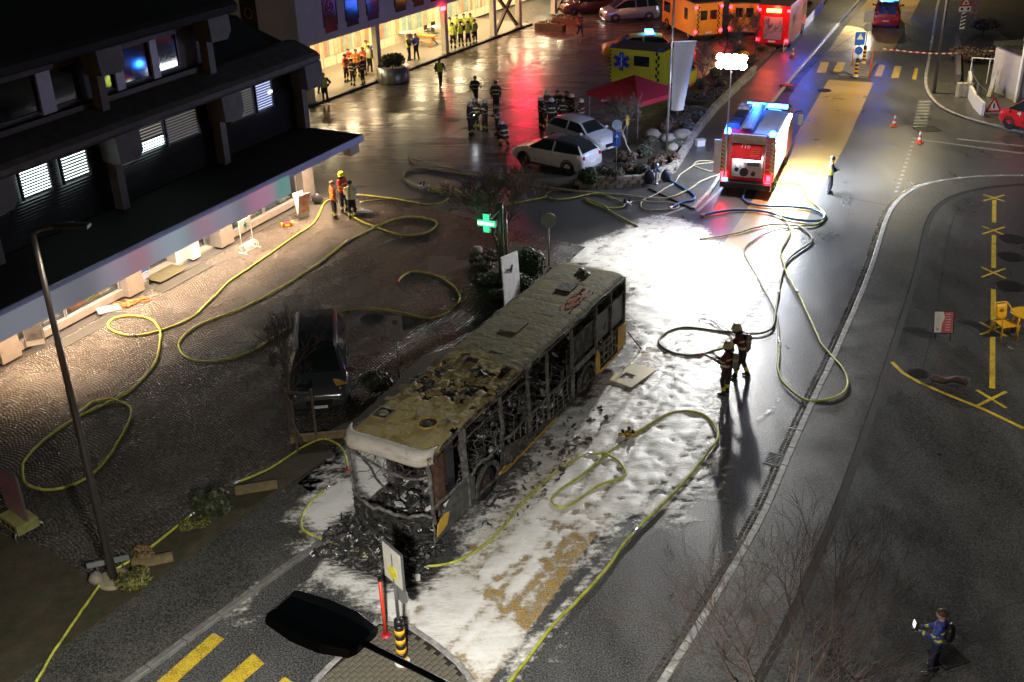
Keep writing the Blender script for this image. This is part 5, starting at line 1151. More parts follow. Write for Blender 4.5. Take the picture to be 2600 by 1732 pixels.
# advertising boards
def a_board(px, rz, w_, h, label, face, z=.11, tilt=12):
    t = thing('pavement_sign', label, 'sign', P(px[0], px[1], z), rz)
    for sg in (-1, 1):
        M_ = Matrix.Rotation(R(tilt) * -sg, 3, 'X'); off_ = Vector((0, sg * h * math.sin(R(tilt)) / 2, h * .5 * math.cos(R(tilt)) + .03))
        pl_ = MB().box(off_, (w_, .025, h), 0, 0, M_).build('panel', M_WHITE, t)
        MB().box(off_ + M_ @ Vector((0, sg * .0 - (.016 if sg < 0 else -.016), .08)), (w_ * .86, .008, h * .72), 0, 0, M_).build('poster', face, pl_)
        for sx in (-1, 1): MB().box(off_ + M_ @ Vector((sx * w_ * .48, 0, -h * .03)), (.03, .04, h * 1.06), 0, 0, M_).build('frame_rail', M_STEEL, pl_)
    return t
M_POST1 = mat('pinkish_poster', (.62, .52, .48), .5, var=.5, scale=4, dirt=(.55, .2, .15)); M_POST2 = mat('smoky_poster', (.25, .25, .27), .3, var=.5, scale=3)
a_board((698, 500), R(50), .62, 1.15, 'white pavement sign with a pinkish poster near the three firefighters', M_POST1, z=.112)
a_board((84, 795), R(22), .66, 1.15, 'pavement sign with a dark glossy poster at the left shop column', M_POST2, z=.112)
t = thing('pharmacy_board', 'white pharmacy board with a green cross above a bicycle rack', 'sign', P(571, 575, .11), R(62))
for sx in (-.36, .36): MB().tube([(sx, 0, 0), (sx, 0, 1.35)], .018, 8).build('leg', M_WHITE, t, True)
pb = MB().bbox(-.38, .38, -.02, .02, .92, 1.38).build('plate', M_WHITE, t); MB().bbox(-.035, .035, -.028, -.021, 1.05, 1.26).bbox(-.105, .105, -.030, -.021, 1.12, 1.19).build('green_cross', M_GREEN, pb)
t = thing('bicycle_rack', 'white coiled bicycle rack under the pharmacy board', 'bike rack', P(569, 574, .11), R(62))
b = MB(); b.tube([(x, .18 * math.cos(a) - .12, .19 + .18 * math.sin(a)) for x, a in zip(np.linspace(-.42, .42, 120), np.linspace(0, 2 * math.pi * 8, 120))], .013, 5); b.build('coil', M_WHITE, t, True)
for sx in (-.44, .44): MB().bar((sx, -.35, .02), (sx, .1, .02), .04, .03).build('foot', M_WHITE, t)
# blue goods trolley, loose items before the shop
t = thing('goods_trolley', 'trolley stacked with blue crates beside the shop entrance', 'trolley', offw(6.15, .35, .12), UA)
for k in range(4): MB().bbox(-.22, .22, -.3, .3, .35 + k * .3, .58 + k * .3).bbox(-.24, .24, -.32, .32, .58 + k * .3, .60 + k * .3).build('crate', mat('crate_blue', (.05, .10, .34), .5, var=.3) if k % 2 else mat('crate_pale', (.35, .42, .6), .5, var=.2), t)
b = MB()
for sx in (-.2, .2):
    for sy in (-.28, .28): b.tube([(sx, sy, .06), (sx, sy, 1.5)], .015, 6)
b.build('frame', M_BLACK, t)
for sx in (-.2, .2):
    for sy in (-.28, .28): MB().tube([(sx - .015, sy, .05), (sx + .015, sy, .05)], .05, 10).build('wheel', M_BLACK, t)
M_ORNG = mat('orange_strap', (.75, .13, .03), .6, var=.25, scale=8)
t = thing('rope_bundle', 'tangle of orange rescue rope on the setts before the shop', 'rope', P(305, 697, .115))
b = MB()
for k in range(9):
    c_ = Vector((random.uniform(-.55, .55), 0, 0)); c_.y = c_.x * .7 + random.uniform(-.12, .12); b.tube(catmull([(c_.x + random.uniform(-.3, .3), c_.y + random.uniform(-.2, .2), .03 + .04 * random.random()) for _ in range(6)], 5), .028, 6)
b.build('rope', M_ORNG, t, True)
t = thing('rescue_bag', 'flat translucent bag lying beside the orange rope', 'bag', P(250, 712, .112), R(30)); MB().bbox(-.42, .42, -.28, .28, 0, .05).build('sheet', mat('frosted_plastic', (.42, .43, .47), .35, var=.2), t); MB().bar((-.42, 0, .06), (.42, 0, .06), .03, .02).build('strap', M_STEEL, t)
t = thing('first_aid_kit', 'small red and yellow kit on the setts near the shop', 'kit', P(660, 519, .115), R(20)); MB().bbox(-.2, .2, -.12, .12, 0, .14).build('case', M_SIGNR, t); MB().bbox(-.24, -.2, -.1, .1, .02, .16).bbox(.201, .27, -.1, .1, .02, .16).bbox(-.1, .1, -.124, -.121, .03, .12).build('flap', mat('hi_vis_yellow', (.60, .72, .04), .5, var=.15), t)
t = thing('rubbish_bag', 'dark shiny bag beside the corner shop column', 'bag', P(731, 468, .11)); MB().sph((0, 0, .26), (.26, .22, .28), 14, 10, 0, .12).build('sack', mat('shiny_black_sack', (.05, .05, .06), .25, var=.4, scale=7), t, True); MB().tube([(0, 0, .48), (.03, .02, .6)], [.1, .05], 8).build('knot', M_BLACK, t)
t = thing('cloth_heap', 'white cloth dropped behind the three firefighters', 'cloth', P(832, 487, .11)); MB().sph((0, 0, .03), (.35, .14, .09), 14, 8, 0, .25).build('heap', M_WHITE, t, True); MB().sph((.35, -.12, .02), (.2, .08, .06), 10, 6, 0, .25).build('corner', M_WHITE, t, True)
# billboard at left edge
t = thing('billboard', 'dull red billboard on a yellow skip base at the left edge', 'billboard', P(50, 1218, .12), R(-40))
pn = MB().bbox(-.52, .52, -.03, .03, .55, 1.85).build('panel', mat('dull_red_poster', (.30, .16, .17), .35, var=.2, scale=1.2), t)
for a, c_ in (((-.54, 0, .53), (-.54, 0, 1.87)), ((.54, 0, .53), (.54, 0, 1.87)), ((-.54, 0, 1.87), (.54, 0, 1.87)), ((-.54, 0, .53), (.54, 0, .53))): MB().bar(a, c_, .035, .05, 0, (0, 1, 0)).build('frame', M_STEEL, pn)
bs = MB().bbox(-.45, .45, -.3, .3, .16, .46).build('base', mat('olive_yellow_base', (.30, .29, .10), .6, var=.3, scale=5), t)
for sx in (-.25, .0, .25): MB().bbox(sx - .07, sx + .07, -.31, -.301, .24, .38).build('slot', M_BLACK, bs)
for sx in (-.4, .4):
    for sy in (-.3, .3): MB().tube([(sx, sy, .3), (sx * 1.15, sy * 1.3, .18), (sx * 1.15, sy * 1.3, 0)], .022, 8).build('leg', M_STEEL, t, True)
t = thing('low_rail', 'low grey board rail at the foot of the left street lamp', 'rail', P(255, 1320, .13), R(18)); MB().bbox(-.5, .5, -.02, .02, .32, .46).build('board', M_SIGNB, t)
for sx in (-.3, .3): MB().tube([(sx, 0, .35), (sx + .05, .02, 0)], .018, 6).build('leg', M_STEEL, t)
for k, (px, L, rz, lb) in enumerate((((590, 1128), 1.15, R(14), 'yellowish timber edging by the dark bush'), ((352, 1296), 1.0, R(16), 'timber edging by the yellow-green bush'), ((735, 1010), 1.7, R(8), 'timber edging at the staked tree'))):
    tag(MB().box((0, 0, .1), (L, .16, .2), rz).box((0, 0, .21), (L * .96, .12, .02), rz).build('timber_edging', mat('weathered_timber', (.20, .15, .07), .8, var=.35, scale=5, bump=.4)), lb, 'edging').location = P(px[0], px[1], .12)
# yellow plastic garden furniture
M_YPL = mat('yellow_plastic', (.78, .42, .015), .35, var=.08)
def garden_chair(loc, rz, label):
    t = thing('garden_chair', label, 'chair', loc, rz); MB().prism([(-.23, -.22), (.23, -.22), (.21, .22), (-.21, .22)], .40, .43).build('seat', M_YPL, t)
    bk = MB(); vs = [(x, .22 + .12 * f_, .46 + .42 * f_) for f_ in (0, .25, .5, .75, 1) for x in np.linspace(-.15 - .03 * f_, .15 + .03 * f_, 5)]
    bk.add(vs, [(i * 5 + j, i * 5 + j + 1, (i + 1) * 5 + j + 1, (i + 1) * 5 + j) for i in range(4) for j in range(4)]); o = bk.build('backrest', M_YPL, t, True); o.modifiers.new('t', 'SOLIDIFY').thickness = .015
    MB().tube(catmull([(-.25, -.2, .64), (-.27, .12, .66), (-.24, .3, .80), (-.16, .36, .90), (0, .37, .91), (.16, .36, .90), (.24, .3, .80), (.27, .12, .66), (.25, -.2, .64)], 6), .018, 8).build('arm_rail', M_YPL, t, True)
    for sx in (-1, 1):
        MB().tube([(sx * .25, -.2, .64), (sx * .22, -.2, .42), (sx * .26, -.26, 0)], [.02, .025, .022], 8).build('leg', M_YPL, t, True); MB().tube([(sx * .20, .2, .44), (sx * .25, .28, 0)], [.025, .022], 8).build('leg', M_YPL, t, True)
    MB().tube([(0, .285, .68), (0, .275, .68)], [.07, .07], 14).build('logo', mat('brown_logo', (.30, .12, .03), .5), t)
    return t
garden_chair(P(2306, 775, .101), R(10), 'yellow plastic chair with armrests beside the yellow table').scale = (1.22, 1.22, 1.22)
t = thing('garden_table', 'yellow plastic table at the right edge of the picture', 'table', P(2350, 768, .101)); t.scale = (1.2, 1.2, 1.1); MB().lathe([(.40, 0), (.42, .01), (.42, .03), (.40, .035)], (0, 0, .70), 28).build('top', M_YPL, t, True); MB().tube([(0, -.1, .74), (0, -.1, .742)], [.12, .12], 16).build('logo', mat('brown_logo', (.30, .12, .03), .5), t)
for a in (.6, 2.2, 3.8, 5.4): MB().tube([(.26 * math.cos(a), .26 * math.sin(a), .70), (.36 * math.cos(a), .36 * math.sin(a), 0)], [.05, .035], 8).build('leg', M_YPL, t, True)
t = thing('leaning_sign', 'red and white advertising sign propped on the forecourt', 'sign', P(2163, 778, .101), R(-4))
M_ = Matrix.Rotation(R(-20), 3, 'X'); pn = MB().box((0, 0, .62), (.62, .02, .74), 0, 0, M_).build('panel', M_CREAM, t)
cu = MB(); vs = [(x, -.013, z) for x, z in ((.30, -.35), (.30, .35), (-.02, .35), (.04, .15), (-.06, -.05), (-.08, -.35))]; cu.add([M_ @ Vector(v) + Vector((0, 0, .62)) for v in vs], [tuple(range(6))]); cu.build('red_print', mat('dusty_red_print', (.42, .09, .10), .5, var=.3, scale=6), pn)
cu = MB(); cu.box(Vector((0, 0, .62)) + M_ @ Vector((-.2, -.014, -.24)), (.1, .006, .1), 0, 0, M_)
for k in range(6): cu.box(Vector((0, 0, .62)) + M_ @ Vector((-.19, -.014, -.12 + k * .075)), (.15 - .02 * (k % 3), .005, .016), 0, 0, M_)
cu.build('dark_print', M_SIGNB, pn)
for k in range(7): MB().box(Vector((0, 0, .62)) + M_ @ Vector((.14, -.016, -.27 + k * .09)), (.17 - .03 * (k % 2), .005, .018), 0, 0, M_).build('text_line', mat('pale_pink_print', (.7, .5, .5), .5), pn)
for a, c_, w_, h_ in (((0, .37), (.66, .03), 0, 0), ((0, -.37), (.66, .03), 0, 0), ((.325, 0), (.03, .77), 0, 0), ((-.325, 0), (.03, .77), 0, 0)): MB().box(Vector((0, 0, .62)) + M_ @ Vector((a[0], 0, a[1])), (c_[0], .035, c_[1]), 0, 0, M_).build('frame', M_BLACK, pn)
for sx in (-.25, .25): MB().tube([(sx, .05, .6), (sx, .3, 0)], .014, 6).build('leg', M_BLACK, t); MB().tube([(sx, -.1, .3), (sx, -.16, 0)], .014, 6).build('leg', M_BLACK, t)
t = thing('floor_banner', 'low crumpled banner with reddish lettering on the forecourt', 'banner', P(2180, 885, .101), R(-12))
vs = [(x, .05 * math.sin(x * 7) - f_ * .18, .05 + f_ * .34 + .02 * math.sin(x * 11)) for f_ in (0, .5, 1) for x in np.linspace(-.55, .55, 14)]
o = MB().add(vs, [(i * 14 + j, i * 14 + j + 1, (i + 1) * 14 + j + 1, (i + 1) * 14 + j) for i in range(2) for j in range(13)]).build('sheet', mat('washed_banner', (.36, .34, .35), .5, var=.5, scale=5, dirt=(.3, .16, .15)), t, True); o.modifiers.new('t', 'SOLIDIFY').thickness = .01
for sx in (-.5, .5): MB().tube([(sx, .0, .02), (sx, .3, .02), (sx, -.12, .35)], .012, 6).build('stand', M_BLACK, t)
# traffic cones
M_CONE = mat('cone_orange', (.78, .10, .03), .45, var=.08)
def cone(px, label, z=.0):
    t = thing('traffic_cone', label, 'cone', P(px[0], px[1], z), random.random()); MB().bbox(-.18, .18, -.18, .18, 0, .04).build('base', M_CONE, t)
    prof = [(.14, .04), (.115, .17), (.09, .30), (.065, .43), (.035, .58)]
    for k in range(4): MB().cyl((0, 0, prof[k][1]), (0, 0, prof[k + 1][1]), prof[k][0], prof[k + 1][0], 16).build('band', M_WHITE if k in (1, 3) else M_CONE, t, True)
cone((2055, 290), 'traffic cone nearer the ochre strip'); cone((2113, 328), 'traffic cone beside the wide drain grating'); cone((1822, 131), 'traffic cone on the pavement by the hedge lights', .1); cone((1700, 112), 'tall cone beside the far red fire truck', .3)
# far traffic island with signs
FI = xy(PL([(1928, 176), (1950, 148), (1965, 139), (2017, 147), (2007, 160), (1998, 181)])); sheet('far_traffic_island', FI, .12, mat('island_concrete', (.22, .20, .17), .6, var=.2), z0=-.04)
t = thing('crossing_sign', 'blue pedestrian sign over a round arrow sign on a striped bollard', 'sign', P(1967, 176, .12), R(-8)); bollard(t, .11, .95); post(t, 2.75, .035, None, 1.0)
pn = MB().bbox(-.30, .30, -.05, -.03, 1.95, 2.75).build('panel', M_BLUE, t); MB().add([(-.2, -.056, 2.3), (.2, -.056, 2.3), (0, -.056, 2.68)], [(0, 1, 2)]).build('white_triangle', M_WHITE, pn); MB().bar((-.03, -.06, 2.34), (.03, -.06, 2.52), .06, .004).sph((.02, -.06, 2.56), .025, 8, 6).build('figure', M_BLACK, pn)
ds = MB().tube([(0, -.04, 1.62), (0, -.06, 1.62)], [.24, .24], 24).build('disc', M_BLUE, t); MB().bar((-.11, -.068, 1.72), (.09, -.068, 1.53), .05, .006).build('arrow', M_WHITE, ds)
t = thing('bollard_sign', 'grey round sign seen from behind on the far striped bollard', 'sign', P(1985, 145, .12), R(-8)); bollard(t, .11, .95); post(t, 3.3, .035, None, 1.0); MB().tube([(0, -.03, 2.3), (0, -.05, 2.3)], [.26, .26], 24).build('disc', M_SIGNB, t); MB().bbox(-.3, .3, -.05, -.03, 2.6, 3.3).build('back_plate', M_SIGNB, t)
for px, lb in (((1958, 150), 'thin red flexible post left of the pedestrian sign'), ((1999, 176), 'thin red flexible post at the island corner'), ((2003, 152), 'thin red flexible post at the far island corner')):
    t = thing('flexible_post', lb, 'post', P(px[0], px[1], .12)); MB().tube([(0, 0, 0), (0, 0, 1.0)], .03, 8).build('post', mat('red_post', (.68, .06, .03), .4, var=.08), t, True); MB().cyl((0, 0, 0), (0, 0, .03), .09).build('foot', M_SIGNR, t)
# barrier tape across the lane
t = thing('barrier_tape', 'red and white barrier tape strung across the right lane', 'tape'); a, c_ = P(2030, 112, .95), P(2290, 116, .95); n = 34
for k in range(n):
    q0, q1 = a.lerp(c_, k / n), a.lerp(c_, (k + 1) / n); q0.z -= .25 * math.sin(math.pi * k / n); q1.z -= .25 * math.sin(math.pi * (k + 1) / n)
    MB().bar(q0, q1, .012, .08).build('stripe', M_SIGNR if k % 2 else M_WHITE, t)
t = thing('tape_post', 'slim pole holding the barrier tape at the kerb', 'post', P(2139, 120, .1)); post(t, 1.2, .03); MB().cyl((0, 0, 0), (0, 0, .05), .15).build('foot', M_BLACK, t)
# upper right: warning signs, planter wall, kiosk
t = thing('works_sign', 'triangular works sign over a striped chevron board on a post', 'sign', P(2203, 113, .12), R(8)); post(t, 3.7, .045)
tr_ = MB().add([(-.45, -.06, 2.85), (.45, -.06, 2.85), (0, -.06, 3.62)], [(0, 1, 2)]).build('triangle', M_SIGNR, t); MB().add([(-.27, -.066, 2.95), (.27, -.066, 2.95), (0, -.066, 3.42)], [(0, 1, 2)]).build('white_field', M_WHITE, tr_); MB().sph((0, -.07, 3.06), (.1, .01, .07), 10, 6).build('pictogram', M_BLACK, tr_)
pl_ = MB().bbox(-.42, .42, -.06, -.03, 2.5, 2.83).build('plate', M_WHITE, t)
for sx in (-.22, .22): MB().tube([(sx, -.062, 2.67), (sx, -.07, 2.67)], [.09, .09], 14).build('dot', M_BLACK, pl_)
ch = MB().bbox(-.17, .17, -.06, -.03, 1.35, 2.4).build('chevron_board', M_WHITE, t)
for k in range(4): MB().bar((-.17, -.068, 1.5 + k * .24), (.17, -.068, 1.62 + k * .24), .12, .006, 0, (0, 1, 0)).build('stripe', M_BLACK, ch)
t = thing('shop_banner', 'small pink and white notice board behind the works sign', 'sign', P(2225, 75, .12), R(8)); MB().bbox(-.5, .5, -.02, .02, 1.3, 2.2).build('panel', mat('pink_notice', (.55, .32, .32), .5, var=.5, scale=6), t)
for sx in (-.4, .4): MB().cyl((sx, 0, 0), (sx, 0, 1.3), .03).build('leg', M_STEEL, t)
WALLL = PL([(2196, 175), (2205, 158), (2212, 60)], .1)
wl = thing('low_wall', 'low concrete planter wall beside the side street', 'wall', (0, 0, 0))
for q in ([(2193, 100), (2196, 196), (2206, 196), (2204, 100)],): MB().prism(xy(PL(q, .1)), .1, .75).build('wall', M_CONC, wl)
for k in range(3): c_ = P(2204 + k * 11, 222, .1); MB().box((c_.x, c_.y, .45), (.32, .3, .9), .2).build('wall_block', mat('sandy_block', (.42, .38, .28), .7, var=.2), wl)
pw = thing('planter_wall', 'curved white planter wall with a thin railing near the red van', 'wall')
L = PL([(2226, 190), (2228, 225), (2240, 248), (2258, 266)], .1)
for a, c_ in zip(L[:-1], L[1:]): MB().bar((a.x, a.y, .45), (c_.x, c_.y, .45), .16, .72).build('wall', M_WHITE, pw)
for a, c_ in zip(L[:-1], L[1:]): MB().tube([(a.x, a.y, .8), (a.x, a.y, 1.5)], .02, 6).tube([(a.x, a.y, 1.48), (c_.x, c_.y, 1.48)], .02, 6).build('railing', M_STEEL, pw)
rl = thing('hand_rail', 'white hand rail before the dark hedge at upper right', 'rail'); a, c_ = P(2225, 190, .1), P(2320, 196, .1)
MB().tube([(a.x, a.y, 1.6), (c_.x, c_.y, 1.6)], .035, 8).build('rail', M_WHITE, rl)
for f_ in (.02, .45, .95): q = a.lerp(c_, f_); MB().cyl((q.x, q.y, .1), (q.x, q.y, 1.6), .03).build('post', M_WHITE, rl)
ks = thing('kiosk', 'pale kiosk wall with lit red and white sign at the right edge', 'kiosk', P(2345, 235, .1), R(8))
MB().bbox(-.2, 4, 0, 3, 0, 2.6).build('wall', mat('lilac_render', (.42, .40, .43), .6, var=.08), ks); MB().bbox(-.35, -.2, -.1, .1, 0, 3.4).build('corner_post', M_WHITE, ks); MB().bbox(-.3, 4, -.3, 3.2, 2.6, 2.8).build('roof', M_ROOF, ks); MB().bbox(.3, 1.2, -.03, 0, 1.5, 2.2).build('window', M_GLASS, ks)
sg_ = MB().bbox(-.7, 1.2, -.5, -.35, 3.6, 4.6).build('sign_box', mat('sign_grey', (.35, .35, .35), .5), ks); MB().bbox(-.62, -.25, -.53, -.505, 3.95, 4.25).build('sign_white', emat('kiosk_white', (1, .95, .95), 2.5), sg_); MB().bbox(-.24, .6, -.53, -.505, 3.95, 4.25).build('sign_red', emat('kiosk_red', (1, .02, .06), 2.5), sg_)
fl = MB().bbox(-.55, -.38, -.45, -.43, 2.85, 3.5).build('flag_blue', mat('navy', (.02, .03, .12), .5), ks); MB().bbox(-.378, -.24, -.45, -.43, 2.85, 3.5).build('flag_white', M_WHITE, ks); MB().bbox(-.238, -.08, -.45, -.43, 2.8, 3.5).build('flag_red', M_SIGNR, ks)
lamp('kiosk_lamp', 'AREA', (-.3, -.7, 4.1), 14, (1, .3, .3), ks, .8, rot=(R(70), 0, 0))
t = thing('warning_triangle', 'red framed warning triangle standing by the red van', 'sign', P(2282, 262, .1), R(5))
for a, c_ in (((-.42, 0, .15), (.42, 0, .15)), ((-.42, 0, .15), (0, .05, .9)), ((.42, 0, .15), (0, .05, .9))): MB().bar(a, c_, .03, .09).build('edge', M_SIGNR, t)
MB().add([(-.33, .01, .2), (.33, .01, .2), (0, .045, .8)], [(0, 1, 2)]).build('field', M_WHITE, t); MB().bar((0, -.0, .32), (0, .02, .58), .03, .06).build('mark', M_BLACK, t)
MB().tube([(0, .05, .6), (.05, .45, 0)], .015, 6).build('prop', M_BLACK, t)
t = thing('striped_plank', 'pale plank leaning behind the warning triangle', 'plank', P(2285, 225, .1)); MB().bar((-.3, .1, .05), (.1, .5, 1.5), .22, .04).build('board', M_CREAM, t); MB().bar((.1, .5, 1.3), (.3, .9, 0), .06, .04).build('prop', M_CREAM, t)
# ================================================================== VEHICLES
M_GLS = mat('car_glass', (.016, .021, .020), .06, var=0, spec=.8)
M_WPNT = mat('white_car_paint', (.70, .70, .69), .25, var=.04, coat=.6)
M_BPNT = mat('black_car_paint', (.045, .05, .05), .16, var=0, coat=.4)
M_SPNT = mat('silver_car_paint', (.45, .46, .47), .3, .5, var=.05, coat=.5)
M_MPNT = mat('maroon_car_paint', (.12, .03, .03), .28, .3, var=.05, coat=.5)
M_RPNT = mat('fire_red_paint', (.55, .015, .02), .25, var=.06, coat=.5)
M_YPNT = mat('ambulance_yellow', (.62, .56, .03), .35, var=.08)
M_OPNT = mat('amber_yellow_paint', (.70, .38, .03), .35, var=.08)
M_ALLOY = mat('wheel_alloy', (.40, .40, .41), .35, .8, var=.1)
M_HEADL = mat('headlamp_glass', (.55, .56, .58), .12, var=0); M_TAIL = mat('tail_lamp_red', (.45, .01, .015), .2, var=0)
E_BLUE = emat('blue_beacon', (.01, .16, 1), 40); E_RED = emat('red_lamp_lit', (1, .01, .02), 16); E_WHITE = emat('white_lamp_lit', (1, .98, .95), 22)
HATCH = [(0, .60, .58, .5, .74, .34), (.02, .74, .71, .66, .86, .26), (.09, .87, .84, .72, .95, .22), (.22, .985, .96, .76, .99, .2), (.255, 1.03, .985, .76, 1, .2), (.40, 1.44, 1.01, .68, 1, .2), (.445, 1.495, 1.02, .68, 1, .2), (.585, 1.53, 1.03, .69, 1, .2), (.61, 1.53, 1.03, .69, 1, .2), (.80, 1.50, 1.06, .67, 1, .2), (.89, 1.43, 1.08, .64, .985, .2), (.965, 1.10, 1.07, .68, .95, .24), (.985, .95, .93, .74, .92, .28), (1, .72, .70, .7, .86, .36)]
MPV = [(0, .62, .6, .5, .74, .34), (.02, .80, .76, .66, .88, .26), (.07, .92, .9, .74, .95, .22), (.16, 1.05, 1.02, .78, .99, .2), (.18, 1.09, 1.04, .78, 1, .2), (.36, 1.56, 1.06, .69, 1, .2), (.40, 1.62, 1.07, .69, 1, .2), (.56, 1.67, 1.07, .70, 1, .2), (.58, 1.67, 1.07, .70, 1, .2), (.77, 1.66, 1.08, .70, 1, .2), (.79, 1.655, 1.08, .70, 1, .2), (.92, 1.60, 1.10, .68, .99, .2), (.98, 1.12, 1.09, .72, .96, .24), (.99, .95, .93, .76, .94, .28), (1, .72, .7, .74, .9, .36)]
VAN = [(0, .66, .64, .55, .78, .34), (.02, .86, .82, .7, .9, .26), (.06, .98, .95, .78, .96, .22), (.13, 1.12, 1.08, .8, .99, .2), (.15, 1.18, 1.10, .8, 1, .2), (.30, 1.74, 1.14, .74, 1, .2), (.34, 1.84, 1.15, .75, 1, .2), (.45, 1.90, 1.15, .77, 1, .2), (.47, 1.90, 1.15, .77, 1, .2), (.70, 1.92, 1.15, .78, 1, .2), (.72, 1.92, 1.15, .78, 1, .2), (.955, 1.90, 1.15, .77, 1, .2), (.985, 1.30, 1.14, .78, .98, .24), (.995, 1.05, 1.0, .8, .96, .3), (1, .72, .7, .78, .93, .36)]
def car(name, label, loc, head, L, W, H, prof, paint, roofm=None, cat='car', wr=.33, rear_lit=False, front_lit=False, rim=None, xw=(.20, .80), group=None):
    h0 = max(p[1] for p in prof); k = H / h0; hw = W / 2
    t = thing(name, label, cat, loc, head, group)
    P_ = {}
    def g(nm): return P_.setdefault(nm, MB())
    rows = []
    for s, zt, zb, wt, wb, z0 in prof:
        x = L / 2 - s * L; zt, zb, z0 = zt * k, zb * k, z0 * k; gh = zt - zb; w4 = wt * hw if gh > .12 else (wb * .9 * hw)
        z4 = zt - .08 if gh > .25 else zb + gh * .6
        rows.append([(x, wb * hw * .90, z0), (x, wb * hw, z0 + .14), (x, wb * hw * 1.01, (z0 + zb) * .55), (x, wb * hw * .965, zb), (x, w4, z4), (x, w4 * .84, zt - .012), (x, w4 * .40, zt + .006), (x, 0, zt + .012)])
    ghs = [(p[1] - p[2]) for p in prof]; wi = next(i for i in range(len(prof)) if ghs[i] > .3); ri = max(i for i in range(len(prof)) if ghs[i] > .25)
    for i in range(len(rows) - 1):
        glass_s = max(ghs[i], ghs[i + 1]) > .3 and (prof[i + 1][0] - prof[i][0]) > .03
        for r in range(7):
            nm = 'body'
            if r == 3 and glass_s: nm = 'side_window'
            if r >= 5 and i == wi - 1: nm = 'windscreen'
            if r >= 5 and i == ri: nm = 'rear_window'
            if roofm and r >= 4 and wi <= i < ri: nm = 'roof_panel'
            for sg in (1, -1):
                q = [rows[i][r], rows[i + 1][r], rows[i + 1][r + 1], rows[i][r + 1]]; q = [(a, b_ * sg, c) for a, b_, c in q]
                if sg < 0: q = q[::-1]
                g(nm + ('' if nm != 'side_window' else '_%d_%d' % (i, sg))).add(q, [(0, 1, 2, 3)])
    for e, rev in ((0, False), (-1, True)):
        r_ = rows[e]; loop = [(a, b_, c) for a, b_, c in r_] + [(a, -b_, c) for a, b_, c in r_[-2::-1]]
        g('body').add(loop, [tuple(range(len(loop)))])
    g('body').add([(rows[0][0][0] - .05, -hw * .8, .25), (rows[-1][0][0] + .05, -hw * .8, .25), (rows[-1][0][0] + .05, hw * .8, .25), (rows[0][0][0] - .05, hw * .8, .25)], [(0, 1, 2, 3)])
    for nm, b in P_.items():
        m = paint if nm == 'body' else (roofm if nm == 'roof_panel' else M_GLS)
        if nm == 'body':
            o = b.build('body', m, t, True)
            bm = bmesh.new(); bm.from_mesh(o.data); bmesh.ops.remove_doubles(bm, verts=bm.verts, dist=.0005); bmesh.ops.recalc_face_normals(bm, faces=bm.faces); bm.to_mesh(o.data); bm.free()
        else: b.build('side_window' if nm.startswith('side') else nm, m, t, nm != 'side_window')
    for xf in xw:
        x = L / 2 - xf * L
        for sg in (1, -1):
            wheel(t, x, sg * (hw - .10), wr, .22, rim or M_ALLOY, sg, .58)
            b = MB(); n = 14
            for i in range(n):
                a0, a1 = math.pi * (i / n) * 1.16 - .25, math.pi * ((i + 1) / n) * 1.16 - .25; r0, r1 = wr * 1.02, wr * 1.20
                b.add([(x + r * math.cos(a), sg * (hw + yy), wr + r * math.sin(a)) for r in (r0, r1) for a in (a0, a1) for yy in (-.12, .012)], [(0, 2, 6, 4), (1, 5, 7, 3), (0, 1, 3, 2), (4, 6, 7, 5)])
            b.tube([(x, sg * (hw - .26), wr), (x, sg * (hw - .005), wr)], wr * 1.08, 18); b.build('wheel_arch', M_BLACK, t)
    z = prof[2][1] * k
    for sg in (1, -1):
        MB().sph((L / 2 - .10 * L * .8, sg * hw * .70, z * .86), (.24, .16, .085), 12, 8).build('headlight', E_WHITE if front_lit else M_HEADL, t, True)
        MB().sph((-L / 2 + .07, sg * hw * .74, prof[-3][1] * k * .80), (.07, .12, .10), 12, 8).build('tail_light', E_RED if rear_lit else M_TAIL, t, True)
        mx = L / 2 - prof[wi - 1][0] * L - .18; MB().sph((mx, sg * (hw + .09), 1.02 * k), (.08, .12, .075), 10, 8).build('mirror', paint, t, True)
        for hx in (.47, .66): MB().bar((L / 2 - hx * L, sg * (hw * 1.005), .86 * k), (L / 2 - hx * L - .18, sg * (hw * 1.005), .87 * k), .025, .03).build('door_handle', paint, t)
        for hx in (.59, .36): MB().bar((L / 2 - hx * L, sg * (hw * 1.003), .34 * k), (L / 2 - hx * L + .02, sg * (hw * .985), .98 * k), .012, .014, 0, (1, 0, 0)).build('door_seam', M_BLACK, t)
        MB().bar((L / 2 - xw[0] * L - wr * 1.25, sg * hw * .985, .24 * k), (L / 2 - xw[1] * L + wr * 1.25, sg * hw * .985, .24 * k), .06, .10).build('sill', M_BLACK, t)
    MB().bar((L / 2 + .01, -hw * .42, .5 * k), (L / 2 + .01, hw * .42, .5 * k), .05, .17 * k).build('grille', M_BLACK, t)
    MB().bar((L / 2 + .03, -.24, .36 * k), (L / 2 + .03, .24, .36 * k), .02, .09).build('front_plate', M_WHITE, t)
    MB().bar((-L / 2 - .015, -.24, .62 * k), (-L / 2 - .015, .24, .62 * k), .02, .10).build('rear_plate', M_WHITE, t)
    return t
car('white_suv', 'white SUV with a black roof panel parked nearer the setts', (2.45, 53.75, .012), R(141), 4.45, 1.82, 1.56, HATCH, M_WPNT, M_BPNT, wr=.35, rim=M_BLACK)
car('white_hatchback', 'plain white hatchback parked beside the SUV facing right', (4.0, 56.9, .012), R(-48), 4.0, 1.74, 1.5, HATCH, M_WPNT, None, wr=.31, rim=M_BLACK)
